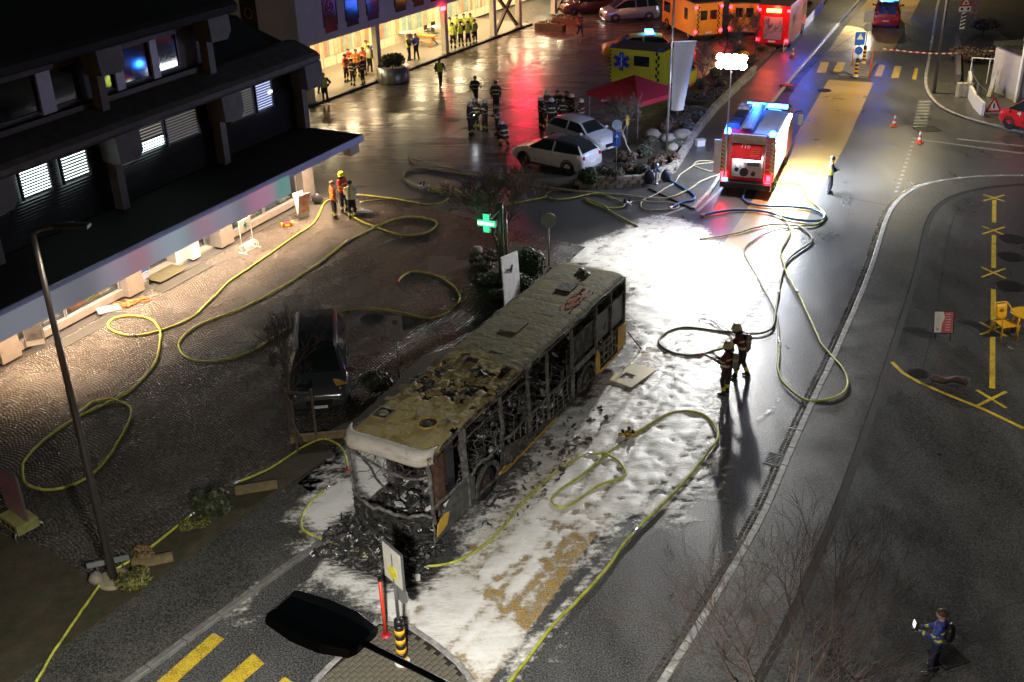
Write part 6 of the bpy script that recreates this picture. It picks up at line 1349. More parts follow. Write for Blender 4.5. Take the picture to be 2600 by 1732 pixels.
bc = car('black_people_carrier', 'glossy black people carrier on the setts facing the camera', (-6.27, 31.95, .105), R(-82), 4.75, 1.88, 1.68, MPV, M_BPNT, mat('black_roof_skin', (.014, .015, .016), .42, var=0), wr=.34)
for sg in (1, -1): MB().tube([(1.0, sg * .62, 1.60), (.6, sg * .66, 1.70), (-1.6, sg * .66, 1.70), (-1.95, sg * .62, 1.60)], .022, 6).build('roof_rail', M_STEEL, bc, True)
for o in list(bc.children):
    if o.name.startswith('tail_light'): bpy.data.objects.remove(o)
fo = MB(); fo.box((1.78, .62, .985), (.7, .35, .01), .3, 0, Matrix.Rotation(.3, 3, 'Z') @ Matrix.Rotation(.22, 3, 'Y')).build('foam_smear', M_BYEL, bc)
car('silver_people_carrier', 'silver people carrier with headlights on at the far square', (9.9, 89.6, .012), R(190), 4.5, 1.85, 1.7, MPV, M_SPNT, None, front_lit=True)
car('maroon_car', 'dark maroon car half behind the silver people carrier', (6.9, 93.0, .012), R(192), 4.7, 1.85, 1.5, HATCH, M_MPNT)
q = P(1462, 82, 1.4); car('emergency_estate', 'amber emergency estate car with blue lights behind the ambulance', (q.x, q.y, .012), R(178), 4.6, 1.85, 1.5, HATCH, M_OPNT)
lb = thing('light_bar', 'blue flashing light bar on the amber estate car', 'light bar', (q.x + .9, q.y, 1.5), R(178))
MB().bbox(-.3, .3, -.6, .6, 0, .06).build('base', M_BLACK, lb)
for k in range(5): MB().bbox(-.26, .26, -.56 + k * .23, -.37 + k * .23, .06, .2).build('beacon', E_BLUE, lb)
lamp('beacon_lamp', 'POINT', (0, 0, .5), 90, (.03, .12, 1), lb, .3)
tv = car('fire_van', 'red fire service van seen from behind far up the street', (28.95, 85.7, .012), R(71), 5.0, 1.95, 1.98, VAN, M_RPNT, None, 'van', rear_lit=False)
lb = MB().bbox(-1.3, -.9, -.7, .7, 1.96, 2.12).build('blue_light_bar', E_BLUE, tv); MB().bbox(-2.56, -2.53, -.62, -.05, 1.15, 1.7).bbox(-2.56, -2.53, .05, .62, 1.15, 1.7).build('rear_window_glow', mat('bluish_glass', (.03, .08, .3), .08, var=.5, scale=5), tv)
lamp('van_beacon', 'POINT', (1.4, 0, 2.5), 150, (.03, .12, 1), tv, .3)
lamp('van_work_light', 'SPOT', (-2.3, 1.1, 2.1), 700, (1, .97, .9), tv, .12, rot=aim((-.6, 1, -.5)), angle=R(120))
rv = car('red_van', 'red delivery van parked at the right edge by the warning triangle', (28.0, 56.75, .102), R(116), 4.3, 1.8, 1.82, VAN, M_RPNT, None, 'van', wr=.32)
for sg in (1, -1): MB().bar((.5, sg * .905, .55), (-1.3, sg * .905, .55), .02, .08).build('rub_strip', M_BLACK, rv)
rb = MB().sph((.75, .905, .95), (.13, .012, .05), 12, 6).sph((.70, .905, .95), (.05, .014, .13), 10, 6); rb.build('door_emblem', M_CREAM, rv)

# ------------------------------------------------------------------ box trucks and ambulances
def truck_wheels(t, xs, hw, r=.42):
    for x in xs:
        for sg in (1, -1): wheel(t, x, sg * (hw - .14), r, .26, M_ALLOY, sg)
ra, rb_ = P(1402, 110, 2.55), P(1552, 124, 2.55); dv = (rb_ - ra); ha = math.atan2(dv.y, dv.x)
amb = thing('ambulance', 'yellow ambulance with a blue star of life behind the red tent', 'ambulance', (ra.x, ra.y, .012), ha)
MB().bbox(0, 3.5, .02, 2.1, .5, 2.55).build('body', M_YPNT, amb); MB().bbox(-.02, 3.52, 0, 2.12, 2.55, 2.62).build('roof', mat('dark_olive_roof', (.05, .055, .03), .35, var=.3), amb)
b = MB(); b.bbox(3.5, 4.9, .08, 2.04, .5, 1.3); b.add([(3.5, .08, 1.3), (4.8, .08, 1.3), (4.2, .2, 2.3), (3.5, .2, 2.4), (3.5, 2.04, 1.3), (4.8, 2.04, 1.3), (4.2, 1.92, 2.3), (3.5, 1.92, 2.4)], [(0, 1, 2, 3), (7, 6, 5, 4), (2, 6, 7, 3)]); b.build('cab', M_YPNT, amb)
MB().add([(4.81, .12, 1.32), (4.81, 2.0, 1.32), (4.22, 1.9, 2.28), (4.22, .22, 2.28)], [(0, 1, 2, 3)]).build('windscreen', M_GLS, amb)
st = MB()
for a in (0, 60, 120): M_ = Matrix.Rotation(R(a), 3, 'Y'); st.box((.78, .006 - a * .00002, 1.78), (.26, .016, 1.1), 0, 0, M_)
so_ = st.build('star_of_life', mat('star_blue', (.01, .06, .42), .4), amb); MB().tube([(.78, -.006, 1.4), (.78, -.006, 2.2)], .018, 6).tube(catmull([(.70, -.008, 1.5), (.84, -.008, 1.62), (.72, -.008, 1.78), (.84, -.008, 1.92), (.75, -.008, 2.05)], 5), .02, 6).build('staff', M_WHITE, so_)
for k in range(9):
    MB().bbox(.0, .10, -.004, .02, .55 + k * .22, .66 + k * .22).build('chequer', M_BLACK, amb)
    MB().bbox(3.0 + .13 * (k % 2), 3.13 + .13 * (k % 2), -.004, .02, .55 + k * .22, .76 + k * .22).build('chequer', M_BLACK, amb)
MB().bbox(1.6, 2.6, -.004, .02, 1.6, 2.2).build('side_window', M_GLS, amb)
for x in (.15, 3.2):
    MB().bbox(x - .1, x + .1, .1, .3, 2.62, 2.74).bbox(x - .1, x + .1, 1.8, 2.0, 2.62, 2.74).build('beacon', mat('unlit_blue_beacon', (.03, .08, .5), .2), amb)
for x in (.9, 4.1):
    for y in (.16, 1.96): wheel(amb, x, y, .38, .26, M_ALLOY, -1 if y < 1 else 1)
def rear_truck(name, label, rl, rr, hd, L, H, body, top, chequer, lit, glow, cabm):
    a, c_ = P(*rl, .35), P(*rr, .35); ctr = (a + c_) / 2; W = 2.15
    t = thing(name, label, 'truck', (ctr.x, ctr.y, .012), hd)
    MB().bbox(0, L * .72, -W / 2, W / 2, .45, H).build('body', body, t); MB().bbox(-.03, L * .72, -W / 2 - .02, W / 2 + .02, H, H + .08).build('roof', top, t)
    MB().bbox(L * .72 + .05, L, -W / 2 + .05, W / 2 - .05, .45, H * .82).build('cab', cabm, t); MB().bbox(L, L + .02, -W / 2 + .15, W / 2 - .15, 1.3, H * .76).build('windscreen', M_GLS, t)
    for sg in (1, -1):
        MB().bbox(L * .75, L * .95, sg * (W / 2 - .05), sg * (W / 2 - .045), 1.3, H * .75).build('cab_window', M_GLS, t)
        MB().bbox(L * .2, L * .3, sg * W / 2, sg * (W / 2 + .01), 1.4, 2.2).build('side_window', M_GLS, t)
        for z in (H - .25, .75): MB().bbox(-.05, -.02, sg * .98 - .1, sg * .98 + .1, z - .09, z + .09).build('tail_light', E_RED, t)
        wn = MB().bbox(-.03, -.005, sg * .12, sg * .62, 1.55, 2.2).build('rear_window', M_GLS, t)
        if chequer:
            b = MB()
            for k in range(12):
                for j in (0, 1):
                    if (k + j) % 2: b.bbox(-.025, -.003, sg * (.74 + j * .09) - .045, sg * (.74 + j * .09) + .045, .5 + k * .17, .67 + k * .17)
            b.build('chequer', M_BLACK, t)
    truck_wheels(t, (L * .18, L * .84), W / 2); MB().bbox(-.12, 0, -W / 2, W / 2, .35, .5).build('bumper', M_BLACK, t); MB().bbox(-.13, -.121, -.25, .25, .62, .74).build('plate', M_WHITE, t)
    return t
h1 = math.atan2((P(1552, 60, .4) - P(1598, 82, .4)).y, (P(1552, 60, .4) - P(1598, 82, .4)).x)
t = rear_truck('ambulance_truck', 'amber-lit ambulance truck with black chequers on its rear', (1598, 82), (1655, 88), h1, 6, 2.7, M_OPNT, mat('dark_olive_roof', (.05, .055, .03), .35), True, True, 1, M_OPNT)
lamp('hazard_lamp', 'POINT', (1.5, 2.6, 1.6), 32, (1, .42, .08), t, .3); lamp('hazard_lamp', 'POINT', (-2.2, .6, 1.9), 35, (1, .55, .2), t, .3)
t = rear_truck('rescue_truck', 'amber rescue truck half hidden behind bare trees', (1678, 78), (1738, 80), R(80), 5, 2.5, M_OPNT, M_BLACK, False, True, 1, M_OPNT)
lamp('hazard_lamp', 'POINT', (-1.8, 0, 2.4), 22, (1, .35, .15), t, .3)
t = rear_truck('far_fire_truck', 'red fire truck with silver shutter and glowing light bar at the top', (1745, 108), (1802, 104), R(66), 7, 3.0, M_RPNT, M_RPNT, False, True, 1, M_RPNT)
MB().bbox(-.04, -.031, -.62, .62, .8, 2.3).build('shutter', mat('silver_shutter', (.45, .44, .47), .35, .5, var=.2), t); MB().bbox(-.08, -.04, -.5, .5, 2.6, 2.85).build('light_bar', emat('orange_red_bar', (1, .10, .02), 14), t)
for k in range(7): MB().bbox(-.055, -.045, -.66, .66, .95 + k * .19, .965 + k * .19).build('shutter_rib', M_STEEL, t)
lamp('truck_lamp', 'POINT', (-1.2, 0, 2.6), 70, (1, .12, .06), t, .25); lamp('truck_beacon', 'POINT', (3, -1.8, 3.2), 170, (.03, .12, 1), t, .3)
# ------------------------------------------------------------------ the main fire engine
eng = thing('fire_engine', 'red fire engine with ladder on the roof and glowing side lockers', 'fire engine', (10.9, 48.6, 0), R(69))
HW = 1.2
MB().bbox(.05, 6.3, -.95, .95, .45, .8).build('chassis', M_BLACK, eng)
b = MB(); b.bbox(0, 4.3, -HW, -.72, .75, 2.85); b.bbox(0, 4.3, .72, HW, .75, 2.85); b.bbox(.75, 4.3, -.72, .72, .75, 2.85); b.bbox(0, .75, -.72, .72, 2.55, 2.85); b.bbox(0, .75, -.72, .72, .72, .86); b.build('body', M_RPNT, eng)
cab = MB(); cab.prism([(4.38, -HW), (6.2, -HW), (6.55, -.95), (6.62, 0), (6.55, .95), (6.2, HW), (4.38, HW)], .6, 1.55); cab.add([(4.38, -HW, 1.55), (6.2, -HW, 1.55), (6.55, -.95, 1.55), (6.55, .95, 1.55), (6.2, HW, 1.55), (4.38, HW, 1.55), (4.38, -1.1, 2.72), (6.0, -1.1, 2.72), (6.3, -.9, 2.72), (6.3, .9, 2.72), (6.0, 1.1, 2.72), (4.38, 1.1, 2.72)], [(i, (i + 1) % 6, 6 + (i + 1) % 6, 6 + i) for i in range(6)] + [(6, 7, 8, 9, 10, 11)])
cb = cab.build('cab', M_RPNT, eng); MB().add([(6.57, -.88, 1.6), (6.57, .88, 1.6), (6.34, .84, 2.6), (6.34, -.84, 2.6)], [(0, 1, 2, 3)]).build('windscreen', M_GLS, cb)
for sg in (1, -1):
    for a, c_ in ((4.6, 5.3), (5.4, 6.1)): MB().add([(a, sg * 1.205, 1.6), (c_, sg * 1.205, 1.6), (c_ - .05, sg * 1.125, 2.55), (a + .02, sg * 1.125, 2.55)], [(0, 1, 2, 3)]).build('cab_window', M_GLS, cb)
    MB().tube([(6.3, sg * 1.2, 2.3), (6.55, sg * 1.5, 2.35), (6.55, sg * 1.5, 1.7)], .03, 6).bbox(6.45, 6.6, sg * 1.38, sg * 1.62, 1.65, 2.2).build('mirror', M_BLACK, eng)
    for x in (1.35, 5.25): wheel(eng, x, sg * 1.02, .46, .3, M_ALLOY, sg)
for k in range(5): MB().bar((4.75 + .3 * k, -.75, 2.76), (4.85 + .3 * k, -.1, 2.76), .07, .05).build('cab_roof_rib', M_RPNT, cb)
# side lockers: right side open and lit, left side with white flap
E_LOCK = emat('locker_light', (.86, .93, 1), 10)
for k in range(3):
    x0 = .15 + k * 1.38; MB().bbox(x0, x0 + 1.25, -HW - .012, -HW - .002, .85, 2.45).build('locker_shutter', mat('white_shutter', (.72, .74, .78), .35, .2, var=.05), eng)
    MB().bbox(x0 + .03, x0 + 1.22, -HW - .05, -HW - .013, 2.3, 2.42).build('locker_light', E_LOCK, eng)
    MB().bbox(x0, x0 + 1.25, HW + .002, HW + .012, .85, 2.6).build('locker_shutter', mat('white_shutter', (.72, .74, .78), .35, .2, var=.05), eng)
MB().bbox(.1, 4.25, -HW - .10, -HW + .02, 2.62, 2.80).build('side_light_strip', emat('side_led', (.88, .94, 1), 34), eng)
lamp('side_strip_lamp', 'AREA', (2.2, -HW - .16, 2.62), 900, (.86, .93, 1), eng, 4.0, .2, rot=aim((0, -1, -.75)))
MB().bbox(.0, .05, HW + .02, HW + .34, .95, 2.55).build('locker_door', M_WHITE, eng)
lamp('locker_lamp', 'AREA', (2.2, HW + .14, 2.6), 160, (.86, .93, 1), eng, 3.0, .15, rot=aim((0, 1, -1.2)))
# rear
MB().bbox(.05, .74, -.70, .70, .88, 2.54).build('pump_bay', mat('pump_bay_grey', (.52, .53, .55), .5, var=.15), eng)
pb_ = eng.children[-1]
b = MB(); b.tube([(.0, .12, 1.15), (-.10, .12, 1.15)], .20, 16); b.tube([(.0, -.30, 1.1), (-.12, -.30, 1.1)], .10, 12); b.tube([(.0, .45, 1.25), (-.10, .45, 1.25)], .10, 12); b.bbox(-.04, .04, -.55, .0, 1.45, 1.62); b.build('pump', M_BLACK, pb_)
MB().bbox(-.03, .04, -.25, .2, 1.62, 1.85).build('pump_panel', emat('panel_glow', (.75, .9, 1), 1.6), pb_)
for k in range(6): MB().tube([(.03, -.55 + k * .21, 1.38), (-.07, -.55 + k * .21, 1.38)], .035, 8).build('gauge', M_STEEL, pb_)
lamp('pump_lamp', 'AREA', (-.05, 0, 1.95), 30, (.9, .95, 1), eng, 1.0, .15, rot=aim((.25, 0, -1)))
fm = Matrix.Rotation(R(58), 3, 'Y')
flp = MB().box((-.28, 0, 2.22), (.05, 1.38, .95), 0, 0, fm).build('rear_flap', mat('bright_red_flap', (.62, .02, .02), .85, var=.05, spec=.1), eng)
nrm = fm @ Vector((-1, 0, 0))
tx = text('number_118', '118', .30, M_WHITE, flp, Vector((-.28, 0, 2.22)) + nrm * .03 + fm @ Vector((0, .12, .22)), (0, 0, 0), .002)
tx.matrix_local = Matrix.Translation(tx.location) @ Matrix((fm @ Vector((0, -1, 0)), fm @ Vector((0, 0, 1)), nrm)).transposed().to_4x4()
for k in range(4): MB().tube([tuple(Vector((-.28, 0, 2.22)) + nrm * .03 + fm @ Vector((0, -.18 - .4 * f_ , -.30 + .11 * k + .10 * f_ + .03 * math.sin(f_ * 6)))) for f_ in np.linspace(0, 1, 9)], .016, 5).build('flame_stripe', mat('orange_stripe', (.85, .25, .03), .4), flp)
for k in range(2): MB().tube([tuple(Vector((-.28, 0, 2.22)) + nrm * .03 + fm @ Vector((0, .35 - .3 * f_, .40 + .04 * math.sin(f_ * 9 + k)))) for f_ in np.linspace(0, 1, 9)], .012, 5).build('white_crest', M_WHITE, flp)
MB().bbox(-.06, .1, -.74, .74, 2.55, 2.88).build('shutter_housing', mat('beige_housing', (.46, .40, .34), .5), eng)
MB().bbox(-.25, .05, -1.15, 1.15, .42, .68).build('rear_bumper', M_BLACK, eng)
for sg in (1, -1):
    MB().bbox(-.04, -.005, sg * 1.02 - .12, sg * 1.02 + .12, .82, 1.08).build('tail_light', E_RED, eng); MB().bbox(-.04, -.005, sg * .98 - .14, sg * .98 + .14, .66, .79).build('low_tail_light', E_RED if sg < 0 else emat('blue_small', (.1, .5, 1), 4), eng)
    MB().lathe([(.13, 0), (.13, .16), (.08, .22)], (.2, sg * 1.0, 2.85), 12).build('beacon', E_BLUE, eng)
    b = MB()
    for k in range(9): b.bar((-.012, sg * 1.1 - .08, .95 + k * .19), (-.012, sg * 1.1 + .08, 1.06 + k * .19), .09, .01, 0, (1, 0, 0))
    b.build('chevron', mat('chevron_yellow', (.62, .60, .12), .4), eng)
lamp('tail_lamp', 'AREA', (-.2, 1.05, .85), 9, (1, .02, .02), eng, .3, rot=aim((-1, 0, -.4))); lamp('tail_lamp', 'AREA', (-.2, -1.05, .85), 14, (1, .02, .02), eng, .3, rot=aim((-1, 0, -.4)))
b = MB()
for sy in (-1.12, -.80): b.tube([(-.10, sy, .35), (-.10, sy, 2.75)], .025, 6)
for k in range(8): b.tube([(-.10, -1.12, .5 + k * .29), (-.10, -.80, .5 + k * .29)], .018, 6)
b.build('access_ladder', M_STEEL, eng)
# roof load
b = MB()
for sy in (-.06, .44): b.bbox(.3, 4.6, sy - .03, sy + .03, 3.02, 3.14)
for k in range(17): b.bbox(.4 + k * .25, .44 + k * .25, -.05, .43, 3.05, 3.10)
b.bbox(.3, 4.4, .0, .38, 3.10, 3.13); b.build('roof_ladder', mat('ladder_alloy', (.40, .39, .37), .4, .6, var=.15), eng)
MB().bbox(.2, 4.2, -1.15, -.15, 2.86, 2.90).build('roof_deck', mat('grey_deck', (.34, .34, .36), .5, var=.1), eng)
for k, (x0, x1, y0, y1, z1, m) in enumerate(((.9, 2.0, .58, 1.1, 3.1, 'navy'), (2.1, 3.2, .58, 1.1, 3.12, 'dk'), (3.25, 4.1, .55, 1.1, 3.2, 'w'))):
    MB().bbox(x0, x1, y0, y1, 2.86, z1).bbox(x0 + .1, x1 - .1, y0 + .1, y1 - .1, z1, z1 + .03).build('roof_box', {'navy': mat('navy', (.02, .03, .12), .5), 'dk': M_DARKMET, 'w': mat('mottled_white', (.55, .52, .5), .6, var=.6, scale=6, dirt=(.15, .05, .05))}[m], eng)
lbm = MB().bbox(5.0, 5.25, -1.0, 1.0, 2.74, 2.80).build('light_bar', M_BLACK, eng)
for k in range(8): MB().bbox(5.02, 5.23, -.98 + k * .245, -.98 + k * .245 + .22, 2.80, 2.95).build('beacon', E_BLUE, lbm)
lamp('beacon_lamp', 'POINT', (5.1, .55, 3.25), 280, (.02, .14, 1), eng, .25); lamp('beacon_lamp', 'POINT', (.2, -1.0, 3.3), 45, (.02, .14, 1), eng, .15); lamp('beacon_lamp', 'POINT', (.2, 1.25, 3.1), 90, (.02, .14, 1), eng, .15)
lamp('beacon_lamp', 'POINT', (5.1, 1.6, 2.9), 70, (.02, .14, 1), eng, .2)
mast = MB(); mx, my = -.12, .98
mast.tube([(mx, my, .9), (mx, my, 2.9)], .06, 10).tube([(mx, my, 2.9), (mx, my, 4.4)], .045, 10).tube([(mx, my, 4.4), (mx, my, 5.85)], .032, 10).bar((mx, my - .5, 5.85), (mx, my + .5, 5.85), .06, .06); mo = mast.build('light_mast', M_STEEL, eng)
E_FLOOD = emat('flood_lens', (1, .99, .95), 70)
for k in range(8):
    y = my - .48 + (k % 4) * .32; z_ = 5.85 + (k // 4) * .34; MR = Matrix.Rotation(R(-30), 3, 'Y'); ax = MR @ Vector((-1, 0, 0)); c_ = Vector((mx, y, z_ + .12))
    fl_ = MB().tube([c_ - ax * .14, c_], [.08, .15], 14).build('floodlight', M_BLACK, mo, True)
    MB().tube([c_, c_ + ax * .05, c_ + ax * .10], [.20, .19, .10], 18).build('flood_lens', E_FLOOD, fl_, True)  # lenses oversized until they merge, glare of the lamps put into the shape
lamp('flood_lamp', 'SPOT', (mx - .2, my, 6.0), 5200, (1, .985, .95), eng, .32, rot=aim((-1, .02, -.23)), angle=R(96), blend=.95)
lamp('flood_spill', 'POINT', (mx, my, 6.35), 160, (.95, .98, 1), eng, .3)
# gazebo tent
tp = [P(1355, 300, .01), P(1465, 330, .01)]; tA, tB = tp; dvv = tB - tA; la = 3.0; an = math.atan2(dvv.y, dvv.x)
gz = thing('gazebo_tent', 'red pop-up gazebo tent with steel legs beside the planting bed', 'tent', (tA.x, tA.y, .012), an)
M_TENT = mat('red_tent_cloth', (.48, .02, .03), .8, var=.15, scale=3)
LL = dvv.length; LL = max(LL, 3.3)
for x, y in ((0, 0), (LL, 0), (LL, 3.2), (0, 3.2)): MB().cyl((x, y, 0), (x, y, 2.15), .03).build('leg', M_STEEL, gz)
b = MB(); o_ = .12; q_ = [(-o_, -o_, 2.2), (LL + o_, -o_, 2.2), (LL + o_, 3.2 + o_, 2.2), (-o_, 3.2 + o_, 2.2)]; b.add(q_ + [(LL / 2, 1.6, 3.05)], [(0, 1, 4), (1, 2, 4), (2, 3, 4), (3, 0, 4)]); b.build('canopy', M_TENT, gz)
b = MB(); 
for i in range(4):
    a, c_ = q_[i], q_[(i + 1) % 4]; b.add([a, c_, (c_[0], c_[1], 1.95), (a[0], a[1], 1.95)], [(0, 1, 2, 3)])
b.build('valance', M_TENT, gz)
t = thing('danger_triangle', 'folding red and white warning triangle standing inside the tent', 'sign', P(1395, 238, .012), R(-15))
for a, c_ in (((-.5, 0, .02), (.5, 0, .02)), ((-.5, 0, .02), (0, .1, .95)), ((.5, 0, .02), (0, .1, .95))): MB().bar(a, c_, .03, .13).build('edge', M_SIGNR, t)
MB().add([(-.42, .02, .06), (.42, .02, .06), (0, .11, .84)], [(0, 1, 2)]).build('field', M_WHITE, t); MB().bar((0, .02, .25), (0, .05, .6), .03, .07).build('mark', M_BLACK, t)
# ================================================================== PLANTS
M_BARK = mat('tree_bark', (.10, .075, .055), .85, var=.35, scale=8, bump=.5)
M_BIRCH = mat('pale_bark', (.36, .34, .31), .8, var=.3, scale=8, bump=.3)
M_TWIG = mat('reddish_twigs', (.13, .065, .05), .8, var=.3, scale=5)
M_TWIGG = mat('grey_twigs', (.14, .11, .09), .8, var=.3, scale=5)
def leafm(name, c): return mat(name, c, .55, var=.5, scale=3)
M_BOX = leafm('box_leaves', (.045, .075, .02)); M_LAV = leafm('grey_green_leaves', (.12, .12, .085)); M_YGR = leafm('yellow_green_leaves', (.16, .16, .03)); M_DGR = leafm('dark_leaves', (.05, .06, .025)); M_HEATH = leafm('brown_heather', (.16, .10, .07))
def bare_tree(base, h, label, seed, trunk=.09, spread=.55, levels=5, bark=None, twig=None, lean=(0, 0), first=.35, nb=(3, 4), fine=1.0, stakes=False, group=None):
    rnd = random.Random(seed); t = thing('bare_tree', label, 'tree', base, 0, group); tb = MB(); wb = MB(); twb = MB()
    def grow(p, d, L, r, lv):
        n = 4 if lv < 2 else 3; pts = [p]; q = p; dd = d
        for _ in range(n):
            dd = (dd + Vector((rnd.gauss(0, .13), rnd.gauss(0, .13), rnd.gauss(.05, .08)))).normalized(); q = q + dd * (L / n); pts.append(q)
        rad = [r * (1 - .45 * i / n) for i in range(n + 1)]
        (tb if lv == 0 else wb if lv < 3 else twb).tube(pts, rad, 8 if lv == 0 else 5 if lv < 3 else 3, 0, lv == 0)
        if lv >= levels: return
        k = rnd.randint(*nb) + (2 if lv == 0 else 0)
        for i in range(k):
            f_ = rnd.uniform(.45 if lv else .55, 1.0) if i else 1.0; j = min(n - 1, int(f_ * n)); o = pts[j].lerp(pts[j + 1], f_ * n - j) if f_ < 1 else pts[-1]
            a = rnd.uniform(0, 6.283); sp_ = rnd.uniform(.45, 1.0) * spread * (1.25 if lv == 0 else 1)
            x = dd.orthogonal().normalized(); y = dd.cross(x); nd = (dd + (x * math.cos(a) + y * math.sin(a)) * sp_ * 1.4 + Vector((0, 0, .12))).normalized()
            grow(o, nd, L * rnd.uniform(.58, .82) * (1.0 if lv else (1 - first) / first * .42), max(rad[j] * rnd.uniform(.5, .7), .0042 * fine), lv + 1)
    grow(Vector((0, 0, 0)), Vector((lean[0], lean[1], 1)).normalized(), h * first, trunk, 0)
    tb.build('trunk', bark or M_BARK, t, True)
    if wb.v: wb.build('branches', bark or M_BARK, t)
    if twb.v: twb.build('crown', twig or M_TWIG, t)
    if stakes:
        for k in range(3):
            a = k * 2.09 + .4; MB().cyl((.45 * math.cos(a), .45 * math.sin(a), 0), (.45 * math.cos(a), .45 * math.sin(a), 1.75), .04, n=8).build('stake', M_BARK, t)
            b_ = a + 2.09; MB().bar((.45 * math.cos(a), .45 * math.sin(a), 1.6), (.45 * math.cos(b_), .45 * math.sin(b_), 1.6), .04, .07).build('brace', M_BARK, t)
    return t
bare_tree(P(694, 1020, .13), 4.8, 'bare young tree between three stakes beside the black car', 3, .07, .5, 5, None, mat('dark_twigs', (.06, .045, .04), .8), (-.42, .16), .46, (3, 4), 1.6, stakes=True)
bare_tree(P(1166, 645, .14), 5.6, 'bare tree with dense reddish twigs by the pharmacy cross', 17, .08, .6, 6, None, M_TWIG, (0, .0), .42, (3, 4), 2.0)
bare_tree(P(1452, 372, .32), 4.6, 'slender pale-stemmed bare tree in the planting bed', 5, .055, .5, 5, M_BIRCH, M_TWIGG, (0, 0), .42, (4, 4), 2.0)
bare_tree((4.35, 13.7, .1), 9.0, 'large bare tree with reddish twigs in the foreground at lower right', 21, .12, .62, 5, mat('dark_branch', (.055, .04, .035), .85, var=.3), mat('foreground_twigs', (.06, .038, .03), .85, var=.3), (0, 0), .34, (4, 4), .8)
for k, (px, hh, lb) in enumerate((((1625, 232), 4.0, 'bare tree behind the floodlight nearest the grey banner'), ((1690, 190), 4.2, 'bare tree standing right behind the floodlight'), ((1735, 140), 3.8, 'bare tree before the far red fire truck'), ((1660, 140), 4.2, 'bare tree before the amber ambulance truck'))):
    bare_tree(P(px[0], px[1], .32), hh, lb, 40 + k, .06, .55, 5, M_BARK, M_TWIGG, (0, 0), .40, (3, 4), 2.2)
def leafball(b, c, r, n, s, rnd):
    for _ in range(n):
        v = Vector((rnd.gauss(0, 1), rnd.gauss(0, 1), rnd.gauss(0, 1))).normalized(); k = rnd.uniform(.72, 1.03); p = Vector((c[0] + v.x * r[0] * k, c[1] + v.y * r[1] * k, c[2] + v.z * r[2] * k))
        a = (v + Vector((rnd.gauss(0, .6), rnd.gauss(0, .6), rnd.gauss(0, .6)))).normalized(); x = a.orthogonal().normalized(); y = a.cross(x); s_ = s * rnd.uniform(.6, 1.3); th = rnd.uniform(0, 6.28); x2 = x * math.cos(th) + y * math.sin(th); y2 = a.cross(x2)
        b.add([p - x2 * s_ * .5, p + y2 * s_ * .9, p + x2 * s_ * .5, p - y2 * s_ * .9], [(0, 1, 2, 3)])
def shrub(px, r, label, m, n=700, s=.07, lobes=1, z=.12, name='shrub', cat='bush', seed=0, loc=None):
    rnd = random.Random(seed or int(px[0] * 7 + px[1])); c = Vector(loc) if loc else P(px[0], px[1], z); t = thing(name, label, cat, c); b = MB(); core = MB()
    for k in range(lobes):
        o = (rnd.uniform(-.5, .5) * r[0] * (lobes > 1), rnd.uniform(-.5, .5) * r[1] * (lobes > 1), r[2] * rnd.uniform(.75, 1.0)); rr = [q * (1 if lobes == 1 else rnd.uniform(.5, .8)) for q in r]
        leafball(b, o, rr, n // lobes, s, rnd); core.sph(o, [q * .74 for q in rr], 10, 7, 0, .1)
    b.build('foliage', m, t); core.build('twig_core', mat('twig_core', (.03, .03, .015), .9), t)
    MB().cyl((0, 0, -.02), (0, 0, r[2]), .04).build('stem', M_BARK, t)
    return t
shrub((1218, 640), (.62, .62, .66), 'larger clipped box ball beside the round grey sign', M_BOX, 1600, .06)
shrub((1200, 680), (.42, .42, .48), 'smaller clipped box ball by the leaning white board', M_BOX, 1000, .055)
shrub((1355, 420), (.55, .5, .42), 'dark green clipped bush behind the white SUV', M_BOX, 1200, .06, z=.3)
shrub((482, 1192), (.55, .45, .55), 'dark bush by the timber edging near the lamp post', M_DGR, 900, .08, 3)
shrub((315, 1345), (.42, .36, .3), 'yellow-green bush at the lamp post base', M_YGR, 800, .06, 3)
shrub((445, 1215), (.4, .3, .2), 'small green ground shrub beside the dark bush', M_YGR, 500, .05, 2)
shrub((330, 1285), (.32, .26, .2), 'withered brown plant left of the lamp post', mat('withered_leaves', (.22, .14, .06), .8, var=.4), 400, .07, 2)
shrub((880, 905), (.7, .5, .5), 'dark low bush between the black car and the bus', M_DGR, 1000, .08, 3)
shrub((1105, 610), (.5, .35, .28), 'tangled dry shrub on the soil island by the pharmacy post', M_HEATH, 600, .06, 3, z=.14)
shrub((1140, 600), (.45, .4, .3), 'brownish shrub below the pharmacy cross', M_HEATH, 600, .06, 3, z=.14)
shrub((1260, 640), (.5, .3, .3), 'spiky dry shrub behind the bus roof edge', M_LAV, 500, .06, 2, z=.14)
for px_, lb_ in (((1108, 655), 'dry grey shrub at the left of the soil island'), ((1135, 690), 'low dry shrub at the near edge of the soil island'), ((1150, 655), 'small grey-green shrub beside the pharmacy post'), ((1240, 690), 'low shrub between the box balls and the bus'), ((1120, 630), 'heather clump left of the pharmacy post')): shrub(px_, (.6, .45, .3), lb_, M_LAV if px_[0] % 4 else M_HEATH, 700, .06, 3, z=.14)
k = 0
bedpts = [(1400, 412), (1435, 400), (1475, 398), (1440, 370), (1480, 362), (1510, 385), (1495, 335), (1540, 372), (1560, 340), (1530, 300), (1585, 300), (1555, 262), (1600, 272), (1620, 240), (1580, 232), (1640, 222), (1610, 205), (1665, 200), (1640, 180), (1690, 175), (1665, 155), (1715, 150), (1690, 128), (1745, 118), (1775, 92), (1760, 66), (1800, 66), (1790, 40), (1825, 40), (1820, 14), (1855, 14), (1560, 290), (1570, 215)]
